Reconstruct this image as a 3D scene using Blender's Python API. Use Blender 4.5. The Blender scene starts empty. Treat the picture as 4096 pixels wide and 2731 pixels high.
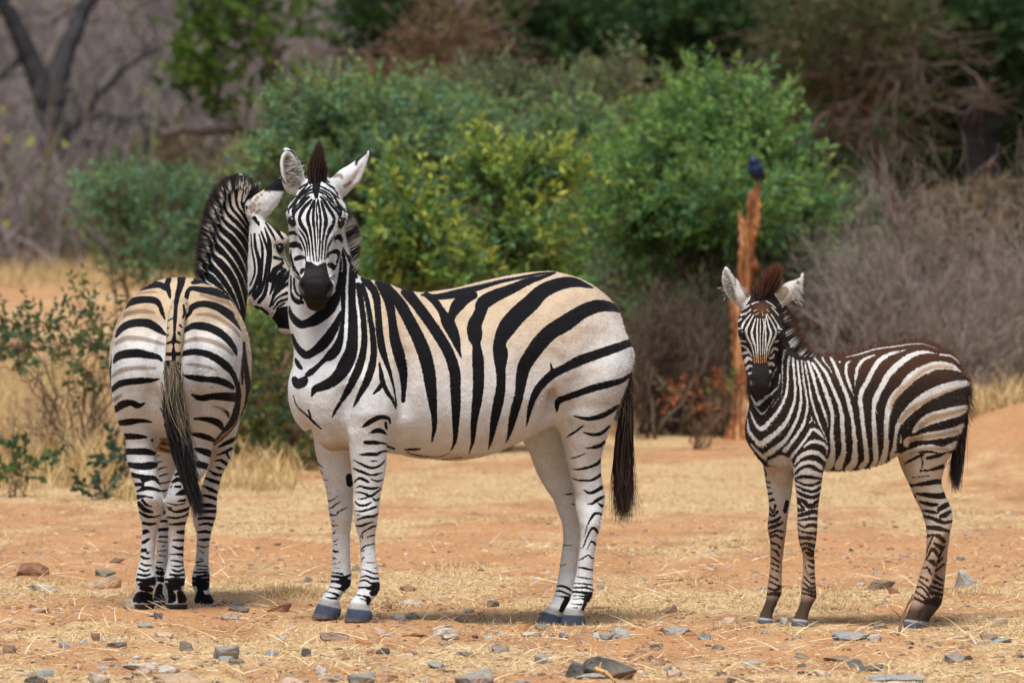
import bpy, math, random
import numpy as np
from mathutils import Vector

# ------------------------------------------------------------------ camera, light, exposure
F0 = 34133.0            # focal length in photo pixels (300 mm on a 36 mm sensor, 4096 px wide)
CAMZ = 1.7
PITCH = math.atan(635.5 / F0)
SC = bpy.context.scene
COL = SC.collection
cam_d = bpy.data.cameras.new("camera")
cam = bpy.data.objects.new("camera", cam_d)
COL.objects.link(cam)
cam.location = (0, 0, CAMZ)
cam.rotation_euler = (math.pi / 2 - PITCH, 0, 0)
cam_d.sensor_width = 36.0
cam_d.lens = 36.0 * F0 / 4096
cam_d.clip_start = 0.5
cam_d.clip_end = 3000
cam_d.dof.use_dof = True
cam_d.dof.focus_distance = 33.0
cam_d.dof.aperture_fstop = 6.8
SC.camera = cam

SUN_EL, SUN_AZ = math.radians(64), math.radians(190)
world = bpy.data.worlds.new("World")
SC.world = world
world.use_nodes = True
wn = world.node_tree
sky = wn.nodes.new("ShaderNodeTexSky")
sky.sky_type = 'NISHITA'
sky.sun_disc = False
sky.sun_elevation = SUN_EL
sky.sun_rotation = SUN_AZ
sky.dust_density = 4.0
sky.air_density = 1.0
sky.ozone_density = 1.0
bg = wn.nodes["Background"]
bg.inputs["Strength"].default_value = 0.098
hs = wn.nodes.new("ShaderNodeHueSaturation")
hs.inputs["Saturation"].default_value = 0.85        # overcast: the sky is nearly white
wn.links.new(sky.outputs[0], hs.inputs["Color"])
wn.links.new(hs.outputs[0], bg.inputs["Color"])
sun_d = bpy.data.lights.new("sun", 'SUN')
sun_d.energy = 3.0
sun_d.angle = math.radians(22)
sun_d.color = (1.0, 0.975, 0.94)
sun = bpy.data.objects.new("sun", sun_d)
COL.objects.link(sun)
# light travels from the sun; azimuth measured like the sky texture (clockwise from +Y)
sd = Vector((math.sin(SUN_AZ) * math.cos(SUN_EL), math.cos(SUN_AZ) * math.cos(SUN_EL), math.sin(SUN_EL)))
sun.rotation_euler = sd.to_track_quat('Z', 'Y').to_euler()
SC.view_settings.view_transform = 'Standard'
SC.view_settings.look = 'None'
SC.view_settings.exposure = 0.46
SC.view_settings.gamma = 1.0

# ------------------------------------------------------------------ small helpers
CP, SP = math.cos(PITCH), math.sin(PITCH)
def P(px, py, Y):
    """photo pixel + distance -> point in the world"""
    u = (np.asarray(px, float) - 2048) / F0
    v = (1365.5 - np.asarray(py, float)) / F0
    t = Y / (CP + v * SP)
    return np.stack(np.broadcast_arrays(u * t, Y + 0 * t, CAMZ + t * (v * CP - SP)), -1)

def proj(V):
    dz = V[..., 2] - CAMZ
    fw = V[..., 1] * CP - dz * SP
    up = V[..., 1] * SP + dz * CP
    return 2048 + F0 * V[..., 0] / fw, 1365.5 - F0 * up / fw

def tag(o, label=None, cat=None, group=None, kind=None):
    if label: o["label"] = label
    if cat: o["category"] = cat
    if group: o["group"] = group
    if kind: o["kind"] = kind
    return o

def empty(name, loc, label, cat, group=None):
    o = bpy.data.objects.new(name, None)
    COL.objects.link(o)
    o.location = loc
    o.empty_display_size = 0.1
    return tag(o, label, cat, group)

def mesh_obj(name, V, faces, mat, parent=None, attrs=None, smooth=True):
    """V (n,3) world coords; faces: (m,k) array or list of arrays; stored relative to the parent's location"""
    V = np.asarray(V, np.float32)
    me = bpy.data.meshes.new(name)
    if isinstance(faces, np.ndarray): faces = [faces]
    faces = [f for f in faces if len(f)]
    tot = np.concatenate([np.full(len(f), f.shape[1], np.int32) for f in faces])
    loops = np.concatenate([f.ravel() for f in faces]).astype(np.int32)
    off = np.array(parent.location, np.float32) if parent is not None else np.zeros(3, np.float32)
    me.vertices.add(len(V)); me.vertices.foreach_set("co", (V - off).ravel())
    me.loops.add(len(loops)); me.loops.foreach_set("vertex_index", loops)
    me.polygons.add(len(tot))
    st = np.concatenate([[0], np.cumsum(tot)[:-1]]).astype(np.int32)
    me.polygons.foreach_set("loop_start", st); me.polygons.foreach_set("loop_total", tot)
    me.polygons.foreach_set("use_smooth", np.full(len(tot), smooth))
    for k, a in (attrs or {}).items():
        a = np.asarray(a, np.float32)
        if a.ndim == 1:
            at = me.attributes.new(k, 'FLOAT', 'POINT'); at.data.foreach_set("value", a)
        else:
            if a.shape[1] == 3: a = np.concatenate([a, np.ones((len(a), 1), np.float32)], 1)
            at = me.attributes.new(k, 'FLOAT_COLOR', 'POINT'); at.data.foreach_set("color", a.ravel())
    me.update(calc_edges=True); me.validate()
    me.materials.append(mat)
    o = bpy.data.objects.new(name, me)
    COL.objects.link(o)
    if parent is not None: o.parent = parent
    return o

class NT:
    """tiny node-tree helper"""
    def __init__(s, name):
        s.m = bpy.data.materials.new(name); s.m.use_nodes = True
        s.t = s.m.node_tree; s.b = s.t.nodes["Principled BSDF"]
    def n(s, typ, **kw):
        x = s.t.nodes.new(typ)
        for k, v in kw.items(): setattr(x, k, v)
        return x
    def l(s, a, b): s.t.links.new(a, b)
    def attr(s, name, out="Color"):
        x = s.n("ShaderNodeAttribute"); x.attribute_name = name; return x.outputs[out]
    def noise(s, scale, detail=3, rough=0.5, vec=None, out="Fac"):
        x = s.n("ShaderNodeTexNoise"); x.inputs["Scale"].default_value = scale
        x.inputs["Detail"].default_value = detail; x.inputs["Roughness"].default_value = rough
        if vec is not None: s.l(vec, x.inputs["Vector"])
        return x.outputs[out]
    def coord(s, scale=None, out="Object"):
        c = s.n("ShaderNodeTexCoord").outputs[out]
        if scale is None: return c
        m = s.n("ShaderNodeMapping"); m.inputs["Scale"].default_value = scale
        s.l(c, m.inputs["Vector"]); return m.outputs[0]
    def math(s, op, a, b=0.0, c=None):
        x = s.n("ShaderNodeMath", operation=op)
        for i, v in enumerate((a, b, c)):
            if v is None: continue
            if isinstance(v, (int, float)): x.inputs[i].default_value = v
            else: s.l(v, x.inputs[i])
        return x.outputs[0]
    def ramp(s, fac, stops, interp='LINEAR'):
        x = s.n("ShaderNodeValToRGB"); x.color_ramp.interpolation = interp
        e = x.color_ramp.elements
        while len(e) < len(stops): e.new(0.5)
        for i, (p, c) in enumerate(stops):
            e[i].position = p
            e[i].color = tuple(c) + (1,) if not isinstance(c, (int, float)) else (c, c, c, 1)
        s.l(fac, x.inputs[0]); return x.outputs[0]
    def mix(s, fac, a, b, blend='MIX'):
        x = s.n("ShaderNodeMix", data_type='RGBA', blend_type=blend)
        for sock, v in ((x.inputs[0], fac), (x.inputs[6], a), (x.inputs[7], b)):
            if isinstance(v, (int, float)): sock.default_value = v
            elif isinstance(v, tuple): sock.default_value = v + (1,) if len(v) == 3 else v
            else: s.l(v, sock)
        return x.outputs[2]
    def bump(s, h, strength=0.3, dist=0.01):
        x = s.n("ShaderNodeBump"); x.inputs["Strength"].default_value = strength
        x.inputs["Distance"].default_value = dist
        s.l(h, x.inputs["Height"]); s.l(x.outputs[0], s.b.inputs["Normal"])
    def done(s, col=None, rough=0.8, spec=0.3):
        if col is not None:
            if isinstance(col, tuple): s.b.inputs["Base Color"].default_value = col + (1,)
            else: s.l(col, s.b.inputs["Base Color"])
        if isinstance(rough, (int, float)): s.b.inputs["Roughness"].default_value = rough
        else: s.l(rough, s.b.inputs["Roughness"])
        s.b.inputs["Specular IOR Level"].default_value = spec
        return s.m

def mat_attr(name, rough=0.75, spec=0.25, vary=0.25, nscale=60.0, transl=0.0):
    t = NT(name)
    c = t.attr("col")
    n = t.noise(nscale, 2, vec=t.coord())
    f = t.ramp(n, [(0.3, 1 - vary), (0.7, 1 + vary * 0.6)])
    m = t.done(t.mix(1.0, c, f, 'MULTIPLY'), rough, spec)
    if transl:
        tr = t.n("ShaderNodeBsdfTranslucent"); t.l(c, tr.inputs[0])
        mx = t.n("ShaderNodeMixShader"); mx.inputs[0].default_value = transl
        out = t.t.nodes["Material Output"]
        t.l(t.b.outputs[0], mx.inputs[1]); t.l(tr.outputs[0], mx.inputs[2]); t.l(mx.outputs[0], out.inputs[0])
    return m

# ------------------------------------------------------------------ implicit-surface animal builder
def pchip(x, y, xi):
    x = np.asarray(x, float); y = np.asarray(y, float)
    h = np.diff(x); d = np.diff(y) / h
    m = np.zeros_like(y)
    m[0], m[-1] = d[0], d[-1]
    w = d[:-1] * d[1:] > 0
    m[1:-1] = np.where(w, 2 * d[:-1] * d[1:] / np.where(w, d[:-1] + d[1:], 1), 0)
    xi = np.clip(xi, x[0], x[-1])
    i = np.clip(np.searchsorted(x, xi) - 1, 0, len(h) - 1)
    t = (xi - x[i]) / h[i]
    return ((1 + 2 * t) * (1 - t) ** 2 * y[i] + t * (1 - t) ** 2 * h[i] * m[i]
            + t * t * (3 - 2 * t) * y[i + 1] + t * t * (t - 1) * h[i] * m[i + 1])

class Slice:
    """loft of ellipses along axis A; u, v complete the frame. st rows: s, cu, cv, ru, rv"""
    def __init__(s, label, O, A, U, V, st, k=0.03, cap0='round', cap1='round', p=2.0, taper=0.0):
        st = np.array(sorted(st), float)
        s.label, s.k, s.p, s.taper = label, k, p, taper
        s.O, s.A, s.U, s.V = (np.asarray(q, float) for q in (O, A, U, V))
        s.cap0, s.cap1 = cap0, cap1
        s.si = np.linspace(st[0, 0], st[-1, 0], 160)
        s.tab = np.stack([pchip(st[:, 0], st[:, j], s.si) for j in range(1, 5)], 1)
        c = s.O + s.si[:, None] * s.A + s.tab[:, :1] * s.U + s.tab[:, 1:2] * s.V
        r = np.maximum(s.tab[:, 2], s.tab[:, 3]).max()
        s.lo, s.hi = c.min(0) - r, c.max(0) + r
    def __call__(s, X):
        q = X - s.O
        t = q @ s.A
        tc = np.clip(t, s.si[0], s.si[-1])
        cu, cv, ru, rv = (np.interp(tc, s.si, s.tab[:, j]) for j in range(4))
        u, v = q @ s.U - cu, q @ s.V - cv
        if s.taper: rv = rv * (1 - s.taper * np.clip(u / ru, -1, 1))
        un, vn = np.abs(u) / ru, np.abs(v) / rv
        if s.p == 2.0: k0sq = un * un + vn * vn
        else: k0sq = (un ** s.p + vn ** s.p) ** (2 / s.p)
        k1sq = (un / ru) ** 2 + (vn / rv) ** 2
        over = t - tc
        rc = np.minimum(ru, rv)
        flat = np.zeros_like(t)
        lo = over < 0; hi = over > 0
        if s.cap0 == 'round': e0 = np.where(lo, over / rc, 0)
        else: e0 = 0; flat = np.where(lo, -over, 0)
        if s.cap1 == 'round': e1 = np.where(hi, over / rc, 0)
        else: e1 = 0; flat = np.where(hi, over, flat)
        e = e0 + e1
        k0sq = k0sq + e * e; k1sq = k1sq + (e / rc) ** 2
        k0 = np.sqrt(k0sq); k1 = np.sqrt(k1sq) + 1e-6
        f = np.where(k0 < 0.3, (k0 - 1) * rc, k0 * (k0 - 1) / k1)
        f = np.maximum(f, np.where(k0 < 1, (k0 - 1) * rc * 1.0, f))
        if s.cap0 == 'flat' or s.cap1 == 'flat':
            f = np.maximum(f, np.where(flat > 0, flat, -1.0))
        return f

XA, YA, ZA = np.eye(3)
def zloft(label, rows, k=0.03, foot=False, top='round', p=2.0):
    """rows: photo py, left px, right px, distance Y, half depth"""
    st = []
    for py, l, r, Y, d in rows:
        c = P((l + r) / 2, py, Y)
        st.append((c[2], c[0], c[1], (r - l) / 2 * Y / F0, d))
    return Slice(label, (0, 0, 0), ZA, XA, YA, st, k, 'flat' if foot else 'round', top, p)

def crossloft(label, rows, k=0.012, Vdir=None):
    """rows: (x1,y1,x2,y2,Y,half thickness): cross lines in the photo, lofted along base->tip"""
    cs = [((P(a, b, Y) + P(c, d, Y)) / 2, np.linalg.norm(P(a, b, Y) - P(c, d, Y)) / 2, th) for a, b, c, d, Y, th in rows]
    O = cs[0][0]; A = cs[-1][0] - O; A /= np.linalg.norm(A)
    U = np.cross(A, YA); U /= np.linalg.norm(U); V = np.cross(A, U)
    st = [((c - O) @ A, (c - O) @ U, (c - O) @ V, r, th) for c, r, th in cs]
    return Slice(label, O, A, U, V, st, k)

def blob(label, px, py, Y, rx, ry, rz, k=0.03):
    c = P(px, py, Y)
    n = 9; a = np.linspace(-0.97, 0.97, n)
    st = [(t * rz, 0, 0, rx * math.sqrt(1 - t * t), ry * math.sqrt(1 - t * t)) for t in a]
    return Slice(label, c, ZA, XA, YA, st, k)

def surface_nets(F, org, h):
    S = F < 0
    nx, ny, nz = F.shape
    cnt = np.zeros((nx - 1, ny - 1, nz - 1), np.int8)
    corners = [(i, j, k) for i in (0, 1) for j in (0, 1) for k in (0, 1)]
    for i, j, k in corners: cnt += S[i:nx - 1 + i, j:ny - 1 + j, k:nz - 1 + k]
    act = np.argwhere((cnt > 0) & (cnt < 8))
    idx = -np.ones(cnt.shape, np.int64); idx[tuple(act.T)] = np.arange(len(act))
    val = {c: F[act[:, 0] + c[0], act[:, 1] + c[1], act[:, 2] + c[2]] for c in corners}
    acc = np.zeros((len(act), 3)); w = np.zeros(len(act))
    for a in corners:
        for d in range(3):
            if a[d]: continue
            b = list(a); b[d] = 1; b = tuple(b)
            va, vb = val[a], val[b]
            cr = (va < 0) != (vb < 0)
            t = np.where(cr, va / np.where(cr, va - vb, 1), 0)
            pt = np.tile(np.array(a, float), (len(act), 1)); pt[:, d] += t
            acc += pt * cr[:, None]; w += cr
    V = org + h * (act + acc / w[:, None])
    quads = []
    for d in range(3):
        sl0 = [slice(None)] * 3; sl1 = [slice(None)] * 3
        sl0[d] = slice(0, -1); sl1[d] = slice(1, None)
        e = np.argwhere(S[tuple(sl0)] != S[tuple(sl1)])
        o1, o2 = [(1, 2), (2, 0), (0, 1)][d]
        ok = (e[:, o1] > 0) & (e[:, o2] > 0) & (e[:, o1] < F.shape[o1] - 1) & (e[:, o2] < F.shape[o2] - 1)
        e = e[ok]
        inside = S[tuple(e.T)]
        q = []
        for a, b in ((0, 0), (1, 0), (1, 1), (0, 1)):
            c = e.copy(); c[:, o1] -= 1 - a; c[:, o2] -= 1 - b
            q.append(idx[tuple(c.T)])
        q = np.stack(q, 1)
        q[~inside] = q[~inside][:, ::-1]
        quads.append(q)
    return V, np.concatenate(quads)

def subdivide(V, Q, sel=None):
    """split the selected quads in four (linear); returns new V, quads, parents of the new verts"""
    s = Q if sel is None else Q[sel]
    keep = Q[:0] if sel is None else Q[~sel]
    E = np.sort(np.concatenate([s[:, [i, (i + 1) % 4]] for i in range(4)]), 1)
    ue, inv = np.unique(E, axis=0, return_inverse=True)
    inv = inv.reshape(4, -1).T
    n = len(V)
    mid = (V[ue[:, 0]] + V[ue[:, 1]]) / 2
    cen = V[s].mean(1)
    e = n + inv; c = n + len(ue) + np.arange(len(s))
    new = np.concatenate([np.stack([s[:, i], e[:, i], c, e[:, i - 1]], 1) for i in range(4)])
    return np.concatenate([V, mid, cen]), np.concatenate([keep, new])

def relax(V, Q, it=3, lam=0.5):
    E = np.concatenate([Q[:, [i, (i + 1) % 4]] for i in range(4)])
    E = np.concatenate([E, E[:, ::-1]])
    cnt = np.bincount(E[:, 0], minlength=len(V)).astype(float)
    for k in range(it):
        for l in (lam, -lam * 1.03):
            s = np.stack([np.bincount(E[:, 0], V[E[:, 1], j], len(V)) for j in range(3)], 1) / cnt[:, None]
            V = V + l * (s - V)
    return V

def build_body(prims, cuts=(), h=0.009, bounds=None, fine=()):
    lo = np.min([p.lo for p in prims], 0) - 0.03; hi = np.max([p.hi for p in prims], 0) + 0.03
    n = np.ceil((hi - lo) / h).astype(int) + 1
    ax = [lo[i] + h * np.arange(n[i]) for i in range(3)]
    F = np.full(tuple(n), 0.5)
    def region(p, pad):
        a = np.clip(((p.lo - pad - lo) / h).astype(int), 0, n - 1); b = np.clip(((p.hi + pad - lo) / h).astype(int) + 2, 1, n)
        sl = tuple(slice(a[i], b[i]) for i in range(3))
        g = np.stack(np.meshgrid(*[ax[i][sl[i]] for i in range(3)], indexing='ij'), -1)
        return sl, p(g.reshape(-1, 3)).reshape(g.shape[:3])
    for p in prims:
        sl, f = region(p, p.k + 0.01)
        g = F[sl]; k = p.k
        hh = np.maximum(k - np.abs(g - f), 0) / k
        F[sl] = np.minimum(g, f) - hh * hh * k * 0.25
    for p in cuts:
        sl, f = region(p, p.k + 0.01)
        g = F[sl]; k = p.k
        a, b = g, -f
        hh = np.maximum(k - np.abs(a - b), 0) / k
        F[sl] = np.maximum(a, b) + hh * hh * k * 0.25
    V, Q = surface_nets(F, lo, h)
    V = relax(V, Q, 3)
    V, Q = subdivide(V, Q)
    V = relax(V, Q, 2, 0.4)
    def labels(V):
        L = np.zeros(len(V), int); best = np.full(len(V), 9.0)
        for i, p in enumerate(prims):
            m = np.all((V > p.lo - 0.08) & (V < p.hi + 0.08), 1)
            f = np.full(len(V), 9.0); f[m] = p(V[m])
            w = f < best; best[w] = f[w]; L[w] = i
        return np.array([p.label for p in prims])[L]
    lab = labels(V)
    if fine:
        sel = np.isin(lab[Q[:, 0]], fine)
        V, Q = subdivide(V, Q, sel); lab = labels(V)
    return V, Q, lab

def strokes(txt, x0=0, y0=0, sc=1.0):
    """'x,y,w x,y,w; ...' in crop pixels -> list of smoothed (n,3) arrays in photo pixels"""
    out = []
    for part in txt.replace('\n', ' ').split(';'):
        v = [tuple(map(float, q.split(','))) for q in part.split()]
        if not v: continue
        a = np.array(v)
        if len(a) == 1: a = np.concatenate([a, a + [[1, 0, 0]]])
        if len(a) > 2:
            q = np.concatenate([a[:1] * 2 - a[1:2], a, a[-1:] * 2 - a[-2:-1]])
            t = np.linspace(0, 1, 4, endpoint=False)[:, None]
            seg = []
            for i in range(len(a) - 1):
                p0, p1, p2, p3 = q[i:i + 4]
                seg.append(0.5 * (2 * p1 + (p2 - p0) * t + (2 * p0 - 5 * p1 + 4 * p2 - p3) * t ** 2 + (3 * p1 - p0 - 3 * p2 + p3) * t ** 3))
            a = np.concatenate(seg + [a[-1:]])
            a[:, 2] = np.maximum(a[:, 2], 2)
        a = a / sc; a[:, 0] += x0; a[:, 1] += y0
        out.append(a)
    return out

def stroke_sdf(px, py, sts, init=-25.0):
    """signed distance (photo px, >0 inside) to the union of strokes"""
    S = np.full(len(px), init)
    for a in sts:
        w = a[:, 2].max() / 2 + 22
        m = np.flatnonzero((px > a[:, 0].min() - w) & (px < a[:, 0].max() + w) & (py > a[:, 1].min() - w) & (py < a[:, 1].max() + w))
        if not len(m): continue
        x, y = px[m], py[m]; s = np.full(len(m), init)
        for p, q in zip(a[:-1], a[1:]):
            d = q[:2] - p[:2]; L = d @ d + 1e-9
            t = np.clip(((x - p[0]) * d[0] + (y - p[1]) * d[1]) / L, 0, 1)
            dist = np.hypot(x - p[0] - t * d[0], y - p[1] - t * d[1])
            s = np.maximum(s, (p[2] + t * (q[2] - p[2])) / 2 - dist)
        S[m] = np.maximum(S[m], s)
    return S

def poly_mask(px, py, pts):
    ins = np.zeros(len(px), bool)
    n = len(pts)
    for i in range(n):
        x1, y1 = pts[i]; x2, y2 = pts[(i + 1) % n]
        if y1 == y2: continue
        c = ((y1 > py) != (y2 > py)) & (px < (x2 - x1) * (py - y1) / (y2 - y1) + x1)
        ins ^= c
    return ins

def smooth01(x, a, b):
    t = np.clip((x - a) / (b - a), 0, 1); return t * t * (3 - 2 * t)

def blend(c, col, f):
    return c * (1 - f[:, None]) + np.asarray(col) * f[:, None]

def ribbons(roots, dirs, lens, width, cols, tipcols, bend=None, seg=3, rng=None, fade=None):
    """tapered hair blades: roots (n,3), dirs (n,3) unit, lens (n,)"""
    n = len(roots)
    rng = rng or np.random.default_rng(1)
    side = np.cross(dirs, rng.normal(size=(n, 3))); side /= np.linalg.norm(side, axis=1)[:, None] + 1e-9
    width = np.broadcast_to(width, (n,))
    Vs, Cs = [], []
    for i in range(seg + 1):
        t = i / seg
        p = roots + dirs * (lens * t)[:, None]
        if bend is not None: p = p + bend * (t * t)
        w = width * (1 - t) ** 0.6 / 2 if i < seg else width * 0.04
        Vs += [p - side * w[:, None], p + side * w[:, None]]
        tt = t if fade is None else float(smooth01(np.array(t), *fade))
        c = cols * (1 - tt) + tipcols * tt
        Cs += [c, c]
    V = np.stack(Vs, 1).reshape(-1, 3); C = np.stack(Cs, 1).reshape(-1, 3)
    k = 2 * (seg + 1)
    base = (np.arange(n) * k)[:, None]
    Q = np.concatenate([base + np.array([[2 * i, 2 * i + 1, 2 * i + 3, 2 * i + 2]]) for i in range(seg)])
    return V, Q, C

def tube(pts, rad, n=7, jitter=0.0, rng=None):
    """closed tapered tube along pts"""
    pts = np.asarray(pts, float); rad = np.asarray(rad, float)
    T = np.gradient(pts, axis=0); T /= np.linalg.norm(T, axis=1)[:, None] + 1e-9
    ref = np.array([0.31, 0.9, 0.17]); U = np.cross(T, ref); U /= np.linalg.norm(U, axis=1)[:, None] + 1e-9
    W = np.cross(T, U)
    a = np.linspace(0, 2 * np.pi, n, endpoint=False)
    rr = rad[:, None] * (1 + (jitter * (rng or np.random).uniform(-1, 1, (len(pts), n)) if jitter else 0))
    ring = pts[:, None] + rr[..., None] * (np.cos(a)[None, :, None] * U[:, None] + np.sin(a)[None, :, None] * W[:, None])
    V = ring.reshape(-1, 3)
    i = np.arange(len(pts) - 1)[:, None] * n; j = np.arange(n)[None]; j2 = (j + 1) % n
    Q = np.stack([i + j, i + j2, i + n + j2, i + n + j], -1).reshape(-1, 4)
    V = np.concatenate([V, pts[:1], pts[-1:]]); b = len(pts) * n
    T0 = np.stack([np.full(n, b), j2[0], j[0]], 1); T1 = np.stack([np.full(n, b + 1), b - n + j[0], b - n + j2[0]], 1)
    return V, Q, np.concatenate([T0, T1])

class Acc:
    """collect quads and triangles with one colour per vertex"""
    def __init__(s): s.V, s.Q, s.T, s.C, s.n = [], [], [], [], 0
    def add(s, V, Q=None, T=None, C=(1, 1, 1)):
        if Q is not None and len(Q): s.Q.append(Q + s.n)
        if T is not None and len(T): s.T.append(T + s.n)
        s.V.append(V); C = np.asarray(C, float)
        s.C.append(np.broadcast_to(C, (len(V), 3))); s.n += len(V)
    def obj(s, name, mat, parent=None, smooth=True):
        f = []
        if s.Q: f.append(np.concatenate(s.Q))
        if s.T: f.append(np.concatenate(s.T))
        return mesh_obj(name, np.concatenate(s.V), f, mat, parent, {"col": np.concatenate(s.C)}, smooth)

# ------------------------------------------------------------------ terrain height
FEET = [(1432, 32.72, 2487), (1296, 32.94, 2474), (2294, 33.05, 2505), (2190, 33.27, 2502),
        (3198, 32.72, 2504), (3061, 32.90, 2492), (3664, 32.90, 2509), (3690, 33.08, 2508),
        (570, 33.85, 2433), (704, 33.85, 2432), (642, 34.50, 2425), (818, 34.60, 2437)]
FT = [P(a, c, b) for a, b, c in FEET]
def ground_z(x, y):
    x = np.asarray(x, float); y = np.asarray(y, float)
    w = np.full(np.broadcast(x, y).shape, 0.25); z = np.zeros_like(w)
    for f in FT:
        g = np.exp(-((x - f[0]) ** 2 + (y - f[1]) ** 2) / 0.25 ** 2)
        w = w + g; z = z + g * f[2]
    z = z / w
    z = z + 0.012 * np.sin(x * 3.1 + y * 0.7) * np.sin(y * 1.3 - x) * smooth01(np.abs(y - 33.3), 0.9, 2.0)
    z = z + 0.6 * smooth01(y, 48, 95) * smooth01(-x, -1.5, 1.5) + 1.4 * smooth01(y, 98, 160)
    # red earth bank at the right
    z = z + 0.42 * np.exp(-((x - 3.15) / 0.75) ** 2 - ((y - 50.0) / 3.0) ** 2)
    # the wooded hillside behind
    z = z + 26 * smooth01(y, 120, 420) ** 1.3
    return z
# ------------------------------------------------------------------ zebra coat
def coat_material(name, hairy=0.004, dirt=0.1):
    t = NT(name)
    co = t.coord()
    n = t.noise(160, 3, 0.7, t.coord((1, 1, 0.55)))
    n2 = t.noise(420, 2, 0.6, co)
    s = t.math('ADD', t.attr("sdf", "Fac"), t.math('MULTIPLY', t.math('SUBTRACT', n, 0.5), hairy * 2.2))
    s = t.math('ADD', s, t.math('MULTIPLY', t.math('SUBTRACT', n2, 0.5), hairy))
    mr = t.n("ShaderNodeMapRange", interpolation_type='SMOOTHSTEP')
    t.l(s, mr.inputs["Value"])
    mr.inputs["From Min"].default_value = -0.0012; mr.inputs["From Max"].default_value = 0.0012
    col = t.mix(mr.outputs[0], t.attr("coat"), t.attr("mark"))
    v = t.ramp(t.noise(300, 3, 0.7, t.coord((1, 1, 0.35))), [(0.25, 0.74), (0.7, 1.07)])
    col = t.mix(1.0, col, v, 'MULTIPLY')
    v2 = t.ramp(t.noise(11, 6, 0.68, co), [(0.34, (1 - dirt * 1.1, 1 - dirt * 1.25, 1 - dirt * 1.5)), (0.6, (1.0, 1.0, 1.0))])
    col = t.mix(1.0, col, v2, 'MULTIPLY')
    # scattered dark flecks in the pale hair
    fl = t.ramp(t.noise(210, 1, 0.5, co), [(0.70, 0.0), (0.74, 1.0)])
    fl = t.math('MULTIPLY', fl, t.ramp(t.noise(9, 2, 0.5, co), [(0.5, 0.0), (0.66, 0.55)]))
    col = t.mix(fl, col, (0.05, 0.035, 0.025))
    h = t.math('ADD', t.noise(260, 3, 0.7, t.coord((1, 1, 0.3))), t.math('MULTIPLY', t.noise(25, 2, 0.5, co), 0.8))
    h = t.math('ADD', h, t.math('MULTIPLY', t.noise(7, 3, 0.5, co), 5.0))
    t.bump(h, 0.6, 0.007)
    t.b.inputs["Sheen Weight"].default_value = 0.02
    return t.done(col, 0.75, 0.08)

WHITE = np.array([0.665, 0.695, 0.725]); TAN = np.array([0.55, 0.41, 0.265]); INK = np.array([0.0065, 0.0065, 0.0085])
BRN = np.array([0.20, 0.125, 0.07]); MUZ = np.array([0.010, 0.0095, 0.010]); HOOF = np.array([0.055, 0.075, 0.115])

def front_y(V, px, py, x, y, r=7):
    m = (np.abs(px - x) < r) & (np.abs(py - y) < r)
    return V[m, 1].min() if m.any() else None

def add_eye(root, V, px, py, x, y, rad=0.019, sink=0.006):
    Y = front_y(V, px, py, x, y)
    c = P(x, y, Y) + np.array([0, rad - sink, 0])
    n = 14
    th = np.linspace(0.02, np.pi - 0.02, n); ph = np.linspace(0, 2 * np.pi, 20, endpoint=False)
    S = np.stack([np.sin(th)[:, None] * np.cos(ph), np.sin(th)[:, None] * np.sin(ph), np.cos(th)[:, None] + 0 * ph], -1).reshape(-1, 3)
    i = np.arange(n - 1)[:, None] * 20; j = np.arange(20)[None]
    Q = np.stack([i + j, i + 20 + j, i + 20 + (j + 1) % 20, i + (j + 1) % 20], -1).reshape(-1, 4)
    return mesh_obj("eye", c + S * rad, Q, M_EYE, root)

_t = NT("eye"); M_EYE = _t.done((0.004, 0.003, 0.0025), 0.12, 0.35)
M_HAIR = mat_attr("zebra_hair", 0.55, 0.35, 0.2, 90)
M_COAT = coat_material("zebra_coat", 0.0042, 0.16)
M_FOALCOAT = coat_material("foal_coat", 0.008)

def coat_obj(name, V, Q, coat, mark, sdf_px, root, mat):
    return mesh_obj(name, V, Q, mat, root, {"coat": coat, "mark": mark, "sdf": np.clip(sdf_px, -25, 25) / 1034.0})

def vert_normals(V, Q):
    E = np.zeros((len(V), 3)); fn = np.cross(V[Q[:, 2]] - V[Q[:, 0]], V[Q[:, 3]] - V[Q[:, 1]])
    for k in range(4):
        for j in range(3): E[:, j] += np.bincount(Q[:, k], fn[:, j], len(V))
    return E / (np.linalg.norm(E, axis=1)[:, None] + 1e-12)

def fur_coat(root, V, Q, coat, mark, S, n, rng, ok, lo, hi, lie=(0, 0, -.5), out=.55, scale=None):
    """short hairs lying along the body, each the colour of the coat it grows from"""
    E = vert_normals(V, Q)
    idx = rng.choice(np.flatnonzero(ok), n)
    c = np.where((S[idx] > 0)[:, None], mark[idx], coat[idx]) * rng.uniform(0.72, 1.12, (n, 1))
    d = E[idx] * out + np.asarray(lie) + rng.normal(0, .2, (n, 3)); d /= np.linalg.norm(d, axis=1)[:, None]
    ln = rng.uniform(lo, hi, n) * (1 if scale is None else scale[idx])
    v, q, cc = ribbons(V[idx] - E[idx] * .002, d, ln, .0022, c, c * 1.04, None, 1, rng)
    return mesh_obj("fur", v, q, M_HAIR, root, {"col": cc})

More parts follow.
